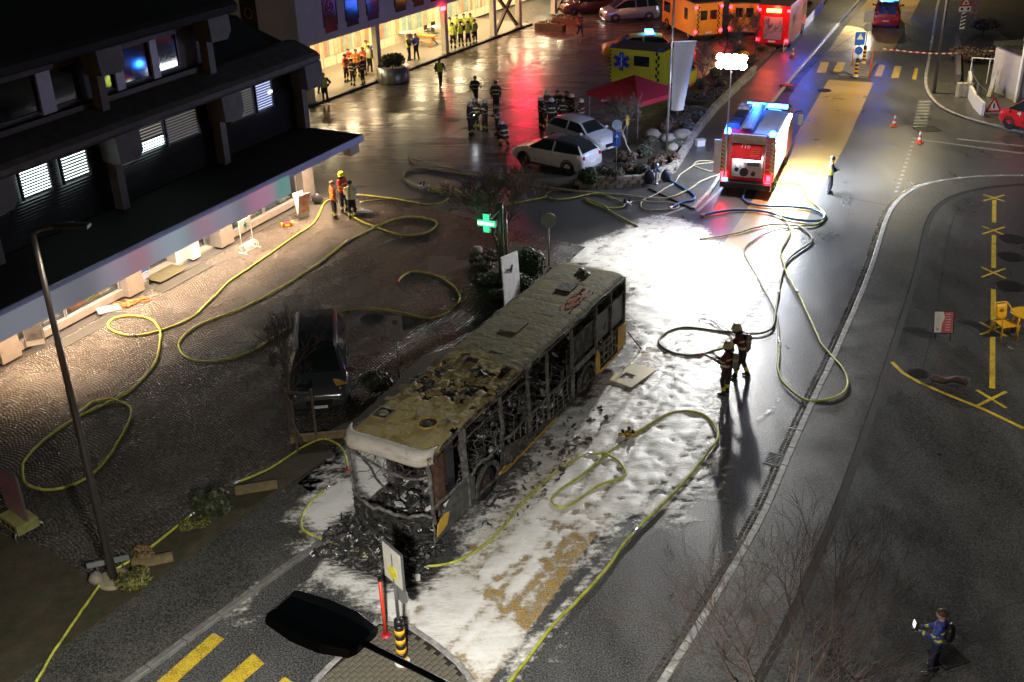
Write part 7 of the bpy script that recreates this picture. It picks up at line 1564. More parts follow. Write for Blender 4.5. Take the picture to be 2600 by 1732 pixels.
kinds = [('grey-green lavender mound', M_LAV), ('brown heather mound', M_HEATH), ('pale grey-green mound', M_LAV), ('low dry shrub', M_HEATH)]
near = ['by the bed corner', 'behind the bed wall', 'beside the dark bag', 'left of the blue sign', 'near the pale tree', 'beside the flag pole foot', 'behind the pale tree', 'right of the flag pole', 'on the wall above the pavement', 'below the gazebo leg', 'over the stone wall', 'behind the grey banner', 'by the wall near the engine', 'left of the engine cab', 'under the banner edge', 'beside the engine cab', 'left of the floodlight', 'below the floodlight beam', 'behind the floodlight mast', 'right of the floodlight', 'left of the small red lamp', 'along the pavement past the engine', 'below the amber truck', 'near the far cone', 'before the far fire truck', 'beside the far fire truck wheel', 'right of the far fire truck', 'behind the far fire truck', 'along the far fence', 'near the top of the far fence', 'at the top edge of the bed', 'under the flag pole banner', 'between banner and gazebo']
for i, (x, y) in enumerate(bedpts):
    nm, m = kinds[i % 4]; r = random.uniform(.45, .75); shrub((x, y), (r, r, r * .62), nm + ' ' + near[i % len(near)], m, 420 if y > 150 else 260, .075, 2, z=.3, seed=i + 1)
# boulders in the bed
M_ROCK = mat('limestone_boulder', (.30, .26, .20), .8, var=.3, scale=3, bump=.6, bscale=6)
for i, (px, r, lb) in enumerate((((1500, 318), .5, 'pale boulder nearest the blue sign'), ((1535, 325), .42, 'pale boulder beside the flag pole'), ((1568, 318), .5, 'pale boulder near the bed wall'), ((1545, 345), .35, 'small boulder below the flag pole'), ((1095, 582), .3, 'pale boulder beside the pharmacy post'), ((222, 1335), .22, 'grey stone left of the lamp post base'))):
    rnd = random.Random(i); b = MB(); b.sph((0, 0, r * .4), (r, r * .8, r * .62), 12, 8, 0, .13); o = b.build('boulder', M_ROCK, None, True); o.location = P(px[0], px[1], .3 if i < 4 else .14); o.rotation_euler.z = rnd.uniform(0, 3); tag(o, lb, 'boulder')
# dry-stone wall of the bed
wl = thing('stone_wall', 'low dry-stone wall of pale blocks round the planting bed', 'wall')
WL = resample([(*p, 0) for p in xy(PL([(1330, 432), (1400, 432), (1480, 428), (1548, 400), (1602, 311), (1642, 260), (1735, 170)]))], .42)
MB().prism(offset([(p.x, p.y) for p in WL], .02) + offset([(p.x, p.y) for p in WL], .20)[::-1], 0, .42).build('wall_core', M_SOIL, wl)
sm = []
for k in range(5):
    x, y, z = .2, .14, .1; b = MB(); b.add([(sx * x * random.uniform(.88, 1), sy * y * random.uniform(.85, 1), sz * z * random.uniform(.85, 1)) for sz in (-1, 1) for sx, sy in ((-1, -1), (1, -1), (1, 1), (-1, 1))], [(3, 2, 1, 0), (4, 5, 6, 7), (0, 1, 5, 4), (1, 2, 6, 5), (2, 3, 7, 6), (3, 0, 4, 7)])
    me = bpy.data.meshes.new('stone'); me.from_pydata(b.v, [], b.f); me.materials.append(mat('wall_stone_%d' % (k % 3), ((.34, .30, .25), (.27, .24, .20), (.40, .36, .31))[k % 3], .8, var=.3, scale=5, bump=.5, bscale=8)); me.update(); sm.append(me)
for lv in range(3):
    for i, (a, c_) in enumerate(zip(WL[:-1], WL[1:])):
        o = bpy.data.objects.new('stone', random.choice(sm)); C.objects.link(o); o.parent = wl; f_ = .5 if lv % 2 == 0 else .0; q = a.lerp(c_, f_); d = c_ - a
        o.location = (q.x, q.y, .09 + lv * .185); o.rotation_euler = (random.gauss(0, .04), random.gauss(0, .04), math.atan2(d.y, d.x) + random.gauss(0, .06)); o.scale = (1, 1, random.uniform(.9, 1.0))
# low mesh fence catching the blue light
fc = thing('mesh_fence', 'low white mesh fence along the pavement lit blue by the fire truck', 'fence')
FL = resample([(*p, 0) for p in xy(PL([(1800, 122), (1830, 92), (1862, 58), (1892, 20)]))], .28); b = MB()
for i, (a, c_) in enumerate(zip(FL[:-1], FL[1:])):
    MB().cyl((a.x, a.y, .1), (a.x, a.y, .85), .022, n=6).build('picket', M_WHITE, fc)
for z in (.3, .55, .8): MB().tube([(p.x, p.y, z) for p in FL], .016, 6).build('wire', M_WHITE, fc)
# planter before the arcade
pp = P(905, 187, .01); t = thing('planter', 'large round metal planter before the arcade', 'planter', pp); MB().lathe([(1.0, 0), (1.02, .1), (1.05, 1.0), (.95, 1.0), (.93, .85)], (0, 0, 0), 28).build('tub', M_STEEL, t, True); MB().lathe([(.93, 0), (.93, .02)], (0, 0, .86), 24).build('soil', M_SOIL, t)
for k in range(14): a = k * .449; MB().cyl((1.04 * math.cos(a), 1.04 * math.sin(a), .02), (1.055 * math.cos(a), 1.055 * math.sin(a), .98), .012, n=5).build('seam', M_STEEL, t)
shrub((0, 0), (.85, .85, .7), 'bushy shrub growing in the round metal planter', M_DGR, 1500, .09, 3, loc=(pp.x, pp.y, .85), seed=77)
for px, lb in (((1265, 70), 'long planter box with flowers beside the arcade'), ((1305, 56), 'brown planter box by the person in red')):
    t = thing('planter_box', lb, 'planter', P(px[0], px[1], .01), BA - R(90)); MB().bbox(-1.2, 1.2, -.3, .3, 0, .5).build('box', mat('timber_planter', (.16, .08, .05), .7, var=.3), t); b = MB(); rn = random.Random(px[0]); leafball(b, (0, 0, .5), (1.1, .25, .25), 260, .09, rn); b.build('plants', M_YGR, t)
# arcade furniture
M_OT = mat('orange_bench', (.60, .22, .04), .5, var=.1)
t = thing('picnic_table', 'orange bench table under the arcade', 'table', P(978, 104, .13), BA - R(90)); MB().bbox(-.9, .9, -.3, .3, .68, .74).build('top', M_OT, t)
for sy in (-.6, .6): MB().bbox(-.9, .9, sy - .13, sy + .13, .42, .46).build('bench', M_OT, t)
for sx in (-.7, .7): MB().bar((sx, -.6, 0), (sx, .25, .68), .08, .06).bar((sx, .6, 0), (sx, -.25, .68), .08, .06).build('leg', M_OT, t)
for k, (px, lb) in enumerate((((930, 97), 'white table beside the orange bench'), ((1000, 84), 'white table under the arcade near the black chairs'))):
    t = thing('cafe_table', lb, 'table', P(px[0], px[1], .13), BA); MB().bbox(-.5, .5, -.35, .35, .70, .74).build('top', M_WHITE, t)
    for sx in (-.42, .42):
        for sy in (-.28, .28): MB().cyl((sx, sy, 0), (sx, sy, .7), .02, n=6).build('leg', M_STEEL, t)
for k, (px, lb) in enumerate((((985, 86), 'black cafe chair nearest the orange bench'), ((1002, 90), 'black cafe chair right of the orange bench'), ((945, 105), 'dark cafe chair beside the white table'), ((992, 76), 'black cafe chair farthest under the arcade'))):
    t = thing('cafe_chair', lb, 'chair', P(px[0], px[1], .13), BA + k); MB().bbox(-.22, .22, -.22, .22, .43, .46).build('seat', M_BLACK, t); MB().bbox(-.22, .22, .2, .23, .55, .88).build('backrest', M_BLACK, t)
    for sx in (-.2, .2):
        for sy in (-.2, .2): MB().cyl((sx, sy, 0), (sx, sy, .43 if sy < 0 else .88), .014, n=6).build('leg', M_STEEL, t)
# hydrant with dark gear bags
t = thing('hydrant', 'hydrant standpipe at the stone wall feeding the blue hose', 'hydrant', P(1508, 424, .1)); MB().lathe([(.12, 0), (.12, .05), (.06, .08), (.06, .85), (.11, .9), (.11, 1.0), (.05, 1.05)], (0, 0, 0), 14).build('standpipe', M_STEEL, t, True); MB().tube([(0, 0, .75), (.12, -.22, .7)], .06, 10).tube([(0, 0, .75), (-.14, -.2, .7)], .06, 10).build('outlet', M_HB, t, True); MB().bar((-.2, 0, 1.06), (.2, 0, 1.06), .04, .04).build('key', M_BLACK, t)
for px, s_, lb in (((1492, 424), .33, 'dark blue gear bag left of the hydrant'), ((1530, 418), .3, 'black gear bag right of the hydrant')):
    t = thing('gear_bag', lb, 'bag', P(px[0], px[1], .1)); MB().sph((0, 0, s_), (s_ * .8, s_ * .6, s_), 12, 9, 0, .08).build('sack', mat('navy_bag', (.012, .016, .035), .5, var=.3), t, True); MB().tube([(-.1, 0, s_ * 1.9), (0, 0, s_ * 2.2), (.1, 0, s_ * 1.9)], .02, 6).build('handle', M_BLACK, t)
t = thing('white_crate', 'small white crate on the pavement left of the engine', 'crate', P(1609, 335, .1), .3); MB().bbox(-.22, .22, -.16, .16, 0, .3).build('box', M_WHITE, t); MB().bbox(-.24, .24, -.18, .18, .3, .34).build('lid', M_CREAM, t)
t = thing('timber_trestle', 'leaning rails and a yellow cover before the far red fire truck', 'trestle', P(1740, 135, .1)); 
for k in range(2): MB().bar((-1.2 + k * .5, -.2, .1), (.8 + k * .5, -1.6, 1.0), .06, .06).build('rail', M_BFRAME, t)
MB().sph((-.9, .1, .25), (.4, .3, .28), 10, 7, 0, .1).build('cover', mat('amber_sheet', (.6, .36, .05), .5, var=.3), t, True)
t = thing('red_rag', 'red cloth on the kerb above the fire engine', 'cloth', P(1806, 198, .1)); MB().sph((0, 0, .05), (.4, .15, .08), 12, 6, 0, .25).build('heap', M_SIGNR, t, True); MB().sph((.3, -.15, .04), (.25, .12, .06), 10, 6, 0, .25).build('corner', M_SIGNR, t, True)
for px, lb in (((1868, 42), 'white foam clump on the dark patch edge'), ((1848, 88), 'white clump lower on the dark patch')): pass
shrub((2240, 140), (1.6, 1.2, .55), 'brown heath hedge behind the low concrete planter wall', M_HEATH, 1600, .09, 5, z=.15)
shrub((2300, 165), (1.2, 1.0, .6), 'dark evergreen shrub behind the white hand rail', M_DGR, 1000, .09, 4, z=.15)
shrub((2260, 75), (1.5, 1.2, .6), 'dim shrub bed at the top right beyond the works sign', M_HEATH, 900, .1, 4, z=.15)
# ================================================================== PEOPLE
M_SKIN = mat('skin', (.48, .30, .22), .6, var=.08); M_HAIR = mat('dark_hair', (.03, .02, .015), .6, var=.2); M_BOOT = mat('boot_leather', (.015, .014, .014), .5, var=.2)
M_TURN = mat('dark_turnout_cloth', (.030, .020, .020), .8, var=.3, scale=6); M_TURNR = mat('maroon_turnout_cloth', (.10, .018, .018), .8, var=.3, scale=6); M_REFL = mat('reflective_band', (.62, .58, .34), .35, var=.15); M_REFLY = mat('yellow_band', (.55, .55, .05), .45, var=.1)
M_NAVY = mat('navy_cloth', (.012, .014, .03), .8, var=.25); M_HIVIS = mat('hi_vis_cloth', (.50, .62, .05), .6, var=.2, scale=6); M_ORNC = mat('orange_cloth', (.70, .14, .03), .7, var=.15); M_REDC2 = mat('red_cloth', (.42, .025, .025), .7, var=.2); M_BLUC = mat('blue_cloth', (.03, .06, .30), .7, var=.25); M_GREENC = mat('green_cloth', (.02, .06, .045), .7, var=.2); M_PALEC = mat('pale_hi_vis', (.55, .60, .36), .6, var=.3, scale=5); M_WHC = mat('white_cloth', (.6, .6, .6), .7, var=.1)
M_HELMW = mat('helmet_white', (.62, .60, .55), .3, var=.15, scale=8); M_HELMC = mat('helmet_cream', (.55, .47, .24), .35, var=.2, scale=8); M_HELMY = mat('helmet_yellow', (.62, .68, .03), .35, var=.08); M_GREYH = mat('grey_hair', (.08, .075, .07), .8)
POSES = {
 'stand': dict(),
 'cross': dict(elL=(-.25, .10, 1.14), wrL=(-.02, .24, 1.16), elR=(.25, .10, 1.14), wrR=(.02, .25, 1.12)),
 'hips': dict(elL=(-.40, -.08, 1.16), wrL=(-.22, .06, 1.0), elR=(.40, -.08, 1.16), wrR=(.22, .06, 1.0)),
 'hold': dict(elL=(-.24, .10, 1.15), wrL=(-.12, .36, 1.12), elR=(.25, .08, 1.15), wrR=(.10, .38, 1.08)),
 'walk': dict(elL=(-.26, -.14, 1.15), wrL=(-.26, -.02, .92), elR=(.26, .14, 1.15), wrR=(.25, .32, 1.0), knL=(-.09, .18, .52), anL=(-.09, .20, .10), knR=(.09, -.02, .50), anR=(.09, -.30, .16)),
 'reach': dict(elL=(-.24, .20, 1.22), wrL=(-.16, .42, 1.18), elR=(.28, .02, 1.14), wrR=(.26, .16, .95)),
 'lean': dict(chest=(0, .10, 1.30), nb=(0, .16, 1.45), neck=(0, .20, 1.50), head=(0, .26, 1.60), shL=(-.18, .12, 1.38), shR=(.18, .12, 1.38), elL=(-.24, .28, 1.16), wrL=(-.12, .46, 1.05), elR=(.25, .26, 1.15), wrR=(.12, .48, 1.02), knL=(-.12, .08, .50), anL=(-.13, .16, .09), knR=(.12, .02, .5), anR=(.13, -.16, .09)),
 'crouch': dict(pel=(0, -.10, .52), chest=(0, .06, .86), nb=(0, .14, 1.0), neck=(0, .18, 1.05), head=(0, .26, 1.13), shL=(-.18, .10, .94), shR=(.18, .10, .94), elL=(-.24, .28, .72), wrL=(-.12, .44, .62), elR=(.25, .26, .72), wrR=(.12, .46, .62), hiL=(-.1, -.08, .50), hiR=(.1, -.08, .50), knL=(-.17, .30, .50), anL=(-.15, .10, .09), knR=(.17, .28, .42), anR=(.15, -.12, .12)),
 'radio': dict(elL=(-.27, .02, 1.15), wrL=(-.25, .12, .92), elR=(.30, .12, 1.24), wrR=(.12, .20, 1.50)),
 'sit': dict(),
}
def capsule(b, p, q, r0, r1, n=10):
    p, q = Vector(p), Vector(q); d = (q - p); L = d.length; d = d / max(L, 1e-6); pts = []; rad = []
    for t_ in (-1, -.7, -.3): pts.append(p + d * r0 * t_); rad.append(r0 * math.sqrt(max(.02, 1 - t_ * t_)))
    pts.append(p); rad.append(r0); pts.append(q); rad.append(r1)
    for t_ in (.3, .7, 1): pts.append(q + d * r1 * t_); rad.append(r1 * math.sqrt(max(.02, 1 - t_ * t_)))
    b.tube(pts, rad, n)
def person(px, face, label, pose='stand', top='turn', legs='turn', head='bare', h=1.78, group=None, z=0, bulk=1.0, tank=False, vest=None, loc=None, hold=None, hair=None, pack=False):
    J = dict(pel=(0, 0, .96), chest=(0, .0, 1.30), nb=(0, -.01, 1.46), neck=(0, .0, 1.52), head=(0, .03, 1.64), shL=(-.19, 0, 1.41), shR=(.19, 0, 1.41), elL=(-.27, -.02, 1.14), wrL=(-.25, .10, .90), elR=(.27, -.02, 1.14), wrR=(.25, .10, .90), hiL=(-.10, 0, .93), hiR=(.10, 0, .93), knL=(-.115, .03, .50), anL=(-.125, -.01, .09), knR=(.115, .03, .50), anR=(.125, -.01, .09))
    J.update(POSES[pose]); J = {k: Vector(v) for k, v in J.items()}
    if pose not in ('crouch', 'walk', 'lean'):
        for k in ('knL', 'anL', 'knR', 'anR'): J[k] += Vector((random.uniform(-.02, .02), random.uniform(-.05, .05), 0))
    bz = []; bm_ = MB()
    def cap(a, c, r0, r1, zone): capsule(bm_, a, c, r0, r1); bz.append((Vector(a), Vector(c), zone))
    k = bulk
    for sx in (-1, 1):
        o = Vector((sx * .075, 0, 0)); cap(J['pel'] + o, J['chest'] + o * 1.15, .125 * k, .130 * k, 'torso'); cap(J['chest'] + o * 1.1, J['nb'] + o * .8 - Vector((0, 0, .05)), .125 * k, .10 * k, 'torso')
    cap(J['nb'], J['neck'], .07, .06, 'neck'); cap(J['neck'] + Vector((0, .0, .06)), J['head'] + Vector((0, .0, .03)), .082, .102, 'head'); cap(J['head'] + Vector((0, .03, -.045)), J['head'] + Vector((0, .045, -.06)), .068, .055, 'head'); cap(J['head'] + Vector((0, .10, -.01)), J['head'] + Vector((0, .115, -.03)), .018, .02, 'head')
    for s_ in 'LR':
        cap(J['sh' + s_], J['el' + s_], .078 * k, .062 * k, 'uarm'); cap(J['el' + s_], J['wr' + s_], .060 * k, .045 * k, 'farm')
        d = (J['wr' + s_] - J['el' + s_]).normalized(); cap(J['wr' + s_], J['wr' + s_] + d * .075, .040, .036, 'hand')
        cap(J['pel'] * .3 + J['hi' + s_] * .7, J['kn' + s_], .105 * k, .075 * k, 'thigh'); cap(J['kn' + s_], J['an' + s_], .076 * k, .060 * k, 'shin')
        f_ = Vector((.03 if s_ == 'R' else -.03, .17, 0)); f_.z = 0; a = J['an' + s_].copy(); a.z = max(.055, a.z - .03); cap(a - Vector((0, .04, 0)), a + f_, .055, .045, 'foot')
    me = bpy.data.meshes.new('tmp'); me.from_pydata(bm_.v, [], bm_.f); me.update(); tmp = bpy.data.objects.new('tmp', me); C.objects.link(tmp)
    r_ = tmp.modifiers.new('r', 'REMESH'); r_.mode = 'VOXEL'; r_.voxel_size = .028; s__ = tmp.modifiers.new('s', 'SMOOTH'); s__.iterations = 3; s__.factor = .5
    dg = bpy.context.evaluated_depsgraph_get(); m2 = bpy.data.meshes.new_from_object(tmp.evaluated_get(dg)); bpy.data.objects.remove(tmp); bpy.data.meshes.remove(me)
    m2.name = 'person'; n = len(m2.vertices); co = np.zeros(n * 3, np.float32); m2.vertices.foreach_get('co', co); co = co.reshape(-1, 3)
    # cloth folds, then zone materials by nearest limb
    fr = fbm(co[:, 0] * 9 + co[:, 1] * 7, co[:, 2] * 11, 5) - .5; nr = np.zeros(n * 3, np.float32); m2.vertices.foreach_get('normal', nr); nr = nr.reshape(-1, 3)
    nf = len(m2.polygons); fc = np.zeros(nf * 3, np.float32); m2.polygons.foreach_get('center', fc); fc = fc.reshape(-1, 3)
    best = np.full(nf, 9.); zid = np.zeros(nf, int); tt = np.zeros(nf)
    for i, (a, c, zn) in enumerate(bz):
        a, c = np.array(a), np.array(c); e = c - a; t_ = np.clip(((fc - a) @ e) / (e @ e + 1e-9), 0, 1); d = np.linalg.norm(fc - a - t_[:, None] * e, axis=1) - (.1 if zn in ('torso', 'head') else .06)
        u_ = d < best; best[u_] = d[u_]; zid[u_] = i; tt[u_] = t_[u_]
    zones = [b_[2] for b_ in bz]
    TOP = {'turn': (M_TURN, M_REFL), 'maroon': (M_TURNR, M_REFL), 'navy': (M_NAVY, None), 'hivis': (M_HIVIS, M_REFL), 'orange': (M_ORNC, M_REFLY), 'red': (M_REDC2, M_REFLY), 'blue': (M_BLUC, None), 'bluey': (M_BLUC, M_REFLY), 'green': (M_GREENC, None), 'pale': (M_PALEC, M_WHC)}[top]
    LEG = {'turn': (M_TURN, M_REFLY), 'navy': (M_NAVY, None), 'hivis': (M_NAVY, M_REFLY), 'maroon': (M_TURNR, M_REFLY), 'red': (M_REDC2, M_REFLY)}[legs]
    V = {None: None, 'hivis': M_HIVIS, 'pale': M_PALEC}[vest]
    mats = [TOP[0], TOP[1] or TOP[0], LEG[0], LEG[1] or LEG[0], M_SKIN, M_BOOT, V or TOP[0]]
    for m_ in mats: m2.materials.append(m_)
    mi = np.zeros(nf, int); pz, cz = J['pel'].z, J['chest'].z
    for i in range(nf):
        zn = zones[zid[i]]; t_ = tt[i]; zc = fc[i, 2]
        if zn == 'torso':
            if zc < pz - .03: mi[i] = 2
            else:
                mi[i] = 6; band = abs(zc - (pz + .10)) < .032 or abs(zc - (cz - .02)) < .03
                if band: mi[i] = 1
                if V and band: mi[i] = 6 if TOP[1] is None else 1
        elif zn in ('head', 'neck'): mi[i] = 4 if zn == 'head' else 0
        elif zn == 'hand': mi[i] = 4 if head in ('bare', 'cap') else 5
        elif zn == 'uarm': mi[i] = 1 if .68 < t_ < .86 else 0
        elif zn == 'farm': mi[i] = 1 if .60 < t_ < .80 else 0
        elif zn == 'thigh': mi[i] = 2
        elif zn == 'shin': mi[i] = 3 if .42 < t_ < .72 else 2
        else: mi[i] = 5
    cloth = np.ones(n); hd = J['head']; cloth[np.linalg.norm(co - np.array(hd), axis=1) < .16] = 0
    co2 = co + nr * (fr * .035 * cloth)[:, None]; m2.vertices.foreach_set('co', co2.astype(np.float32).ravel())
    m2.polygons.foreach_set('material_index', mi.astype(np.int32)); m2.polygons.foreach_set('use_smooth', np.ones(nf, bool)); m2.update()
    c = Vector(loc) if loc else P(px[0], px[1], z - .03); t = thing('person', label, 'person', c, face - math.pi / 2, group); s_ = h / 1.76; t.scale = (s_, s_, s_)
    bd = bpy.data.objects.new('body', m2); C.objects.link(bd); bd.parent = t
    fb = MB()
    for sd in 'LR':
        w_ = J['wr' + sd]; d = (w_ - J['el' + sd]).normalized(); base = w_ + d * .10; x = d.cross(Vector((0, 0, 1))); x = x.normalized() if x.length > .1 else Vector((1, 0, 0)); y = d.cross(x)
        for i in range(4):
            o = base + x * (-.030 + i * .02); L = (.062, .072, .068, .052)[i]; mid = o + d * L * .55 + y * .008; fb.tube([o - d * .02, mid, mid + (d * .6 + y * .8).normalized() * L * .5], [.0105, .010, .008], 5)
        o = w_ + d * .05 + x * -.035; fb.tube([o, o + (d + x * -.8).normalized() * .04, o + (d * 1.2 + x * -.6).normalized() * .075], [.012, .011, .009], 5)
    fb.build('fingers', M_SKIN if head in ('bare', 'cap') else M_BOOT, t, True)
    H = J['head']
    if head in ('white', 'cream', 'yellow'):
        m_ = {'white': M_HELMW, 'cream': M_HELMC, 'yellow': M_HELMY}[head]; b = MB(); b.lathe([(.150, -.03), (.152, .02), (.140, .075), (.105, .125), (.05, .15), (.005, .155)], (H.x, H.y - .01, H.z + .0), 18); o = b.build('helmet', m_, t, True)
        MB().lathe([(.165, -.035), (.160, -.015), (.150, -.01)], (H.x, H.y + .0, H.z), 18).build('brim', m_, o, True); MB().bar((H.x, H.y - .13, H.z + .10), (H.x, H.y + .10, H.z + .13), .03, .05).build('crest', m_, o)
        MB().lathe([(.148, -.13), (.150, -.05), (.148, -.03)], (H.x, H.y - .045, H.z), 14).build('neck_guard', M_BLACK, o, True); MB().sph((H.x, H.y + .06, H.z - .0), (.105, .075, .05), 10, 7).build('visor', mat('smoked_visor', (.02, .02, .02), .1, var=0), o, True)
    elif head == 'cap':
        b = MB(); b.lathe([(.118, -.01), (.122, .03), (.10, .085), (.03, .105)], (H.x, H.y, H.z + .02), 16); o = b.build('cap', M_NAVY, t, True); MB().box((H.x, H.y + .13, H.z + .02), (.16, .10, .015)).build('peak', M_NAVY, o)
    else:
        b = MB(); b.sph((H.x, H.y - .022, H.z + .045), (.108, .118, .092), 14, 9, 0, .03); b.build('hair', hair or M_HAIR, t, True)
    for sx in (-.036, .036): MB().sph((H.x + sx, H.y + .098, H.z + .005), (.012, .008, .008), 6, 4).build('eye', M_BLACK, t)
    for sx in (-1, 1): MB().sph((H.x + sx * .104, H.y, H.z - .015), (.014, .025, .034), 7, 5).build('ear', M_SKIN, t)
    MB().bar((H.x - .025, H.y + .103, H.z - .065), (H.x + .025, H.y + .103, H.z - .065), .008, .008).build('mouth', mat('lip', (.30, .12, .10), .6), t)
    if tank:
        q = J['chest'] + Vector((0, -.24, -.08)); o = MB().tube([q + Vector((0, 0, -.26)), q + Vector((0, 0, -.22)), q + Vector((0, 0, .2)), q + Vector((0, 0, .26))], [.05, .085, .085, .04], 14).build('air_tank', mat('tank_grey', (.22, .22, .22), .4, var=.1), t, True)
        MB().cyl(q + Vector((0, 0, .02)), q + Vector((0, 0, .08)), .088).build('tank_band', M_REFLY, o); MB().cyl(q + Vector((0, 0, -.34)), q + Vector((0, 0, -.25)), .03).build('valve', M_BLACK, o); MB().bar(q + Vector((0, .08, -.25)), q + Vector((0, .08, .25)), .22, .04, 0, (1, 0, 0)).build('back_plate', M_BLACK, o)
    if pack:
        q = J['chest'] + Vector((0, -.21, -.08)); o = MB().sph(q, (.19, .11, .26), 12, 9).build('backpack', M_BLACK, t, True); MB().tube([q + Vector((.0, -.108, .0)), q + Vector((0, -.118, .0))], [.05, .05], 14).build('badge', M_WHC, o)
    if hold == 'torch':
        q = J['wrR'] + Vector((0, .12, 0)); o = MB().cyl(q, q + Vector((0, .16, 0)), .03).build('torch', M_BLACK, t); MB().cyl(q + Vector((0, .16, 0)), q + Vector((0, .19, 0)), .045).build('torch_lens', emat('torch_white', (.9, .96, 1), 60), o); lamp('torch_lamp', 'SPOT', q + Vector((0, .22, 0)), 60, (.9, .96, 1), t, .03, rot=aim((0, 1, -.4)), angle=R(80))
    if hold == 'remote':
        q = (J['wrL'] + J['wrR']) / 2 + Vector((0, .12, .02)); o = MB().box(q, (.26, .14, .05)).build('remote_control', M_BLACK, t); MB().box(q + Vector((0, .03, .06)), (.18, .012, .11), 0, 0, Matrix.Rotation(R(-30), 3, 'X')).build('screen', emat('tablet_white', (.95, .97, 1), .8), o)
    if hold == 'nozzle':
        q = (J['wrL'] + J['wrR']) / 2 + Vector((0, .08, 0)); o = MB().tube([q - Vector((0, .25, .05)), q + Vector((0, .35, .02))], [.04, .028], 10).build('branch_pipe', M_BLACK, t, True); MB().cyl(q + Vector((0, .35, .02)), q + Vector((0, .42, .025)), .04).build('tip', M_REDC, o)
    return t
# two firefighters on the road
person((1668, 908), R(140), 'nearer helmeted firefighter with air tank standing in foam on the road', 'hold', 'maroon', 'turn', 'cream', 1.86, bulk=1.1, tank=True, z=.01, hold='nozzle')
person((1704, 868), R(150), 'farther helmeted firefighter with air tank behind his colleague on the road', 'lean', 'maroon', 'turn', 'cream', 1.9, bulk=1.08, tank=True, z=.01)
# trio on the setts
person((792, 489), R(-30), 'firefighter in red jacket with bright yellow helmet at the shop corner', 'hold', 'red', 'hivis', 'yellow', 1.92, bulk=1.08, z=.1)
person((770, 503), R(20), 'rescuer in orange jacket and dark trousers at the shop corner', 'stand', 'orange', 'hivis', 'bare', 1.76, bulk=1.05, z=.1, hair=mat('fair_hair', (.35, .2, .1), .6))
person((811, 504), R(100), 'rescuer in pale high-visibility jacket seen from behind at the shop corner', 'hold', 'pale', 'hivis', 'bare', 1.80, bulk=1.08, z=.1)
person((1905, 446), R(-10), 'police officer in yellow vest with folded arms beside the ochre strip', 'cross', 'navy', 'navy', 'bare', 1.80, vest='hivis', hair=M_GREYH)
person((1013, 200), R(80), 'person in yellow vest walking across the wet square', 'walk', 'navy', 'navy', 'bare', 1.82, vest='hivis', z=.01)
person((2142, 1548), R(150), 'person in blue and yellow jacket holding a remote at lower right', 'hold', 'bluey', 'navy', 'bare', 1.75, pack=True, hold='remote', z=.112, hair=mat('brown_hair', (.12, .06, .035), .6))
person((1333, 84), R(-60), 'person in a red top striding near the planter box', 'walk', 'red', 'navy', 'bare', 1.72, z=.01)
# guards by the first column
person((749, 237), R(-70), 'guard in dark clothes and yellow vest by the first arcade column', 'hips', 'navy', 'navy', 'bare', 1.82, vest='hivis', z=.13)
person((737, 215), R(-40), 'person in yellow jacket half behind the guard', 'stand', 'hivis', 'navy', 'bare', 1.8, z=.13)
# red cluster under the arcade
A = 'firefighters gathered under the arcade'
for i, (px, f, ps, tp_, lg, hd, lb) in enumerate((
    ((797, 190), -20, 'hold', 'red', 'turn', 'bare', 'paramedic in red and yellow leaning at the left of the arcade group'),
    ((812, 198), 60, 'stand', 'turn', 'turn', 'bare', 'firefighter in dark jacket in the middle of the arcade group'),
    ((836, 196), 150, 'hold', 'maroon', 'turn', 'bare', 'firefighter in maroon jacket at the right front of the arcade group'),
    ((805, 172), -60, 'cross', 'red', 'red', 'bare', 'paramedic in red jacket behind the arcade group'),
    ((822, 178), -90, 'stand', 'orange', 'turn', 'bare', 'rescuer in orange jacket facing the camera in the arcade group'),
    ((838, 172), -120, 'hold', 'red', 'turn', 'bare', 'firefighter in red jacket behind the maroon one'),
    ((851, 166), 80, 'stand', 'green', 'navy', 'bare', 'tall helper in dark green with pale vest right of the arcade group'),
    ((866, 152), 60, 'hips', 'blue', 'navy', 'bare', 'person in blue jacket right of the tall helper'),
    ((846, 152), -70, 'stand', 'hivis', 'navy', 'cap', 'person in yellow jacket behind the tall helper'))):
    person(px, R(f), lb, ps, tp_, lg, hd, random.uniform(1.72, 1.86), z=.13, vest='pale' if tp_ == 'green' else None, group=None)
person((941, 140), R(-20), 'person in yellow vest talking near the orange bench', 'cross', 'navy', 'navy', 'bare', 1.78, vest='hivis', z=.13)
person((958, 137), R(-100), 'person in blue jacket talking near the orange bench', 'hold', 'blue', 'navy', 'bare', 1.78, z=.13)
for i, (px, f, tp_, lb) in enumerate((((1042, 112), 70, 'hivis', 'person in bright yellow jacket at the left front of the yellow group'), ((1060, 108), 90, 'navy', 'person in dark jacket with yellow back in the yellow group'), ((1077, 107), 100, 'navy', 'second person in dark jacket in the yellow group'), ((1093, 102), 140, 'hivis', 'person at the right end of the yellow group'), ((1036, 98), 0, 'hivis', 'person at the left end of the yellow group by the column'), ((1052, 92), -80, 'hivis', 'person in yellow jacket facing the camera at the back left'), ((1068, 90), -90, 'hivis', 'person in yellow jacket facing the camera at the back middle'), ((1083, 88), -110, 'hivis', 'person in yellow jacket facing the camera at the back right'))):
    person(px, R(f), lb, ('stand', 'cross', 'hold', 'stand')[i % 4], tp_, 'hivis', 'bare', random.uniform(1.76, 1.9), z=.13, vest='hivis' if tp_ == 'navy' else None)
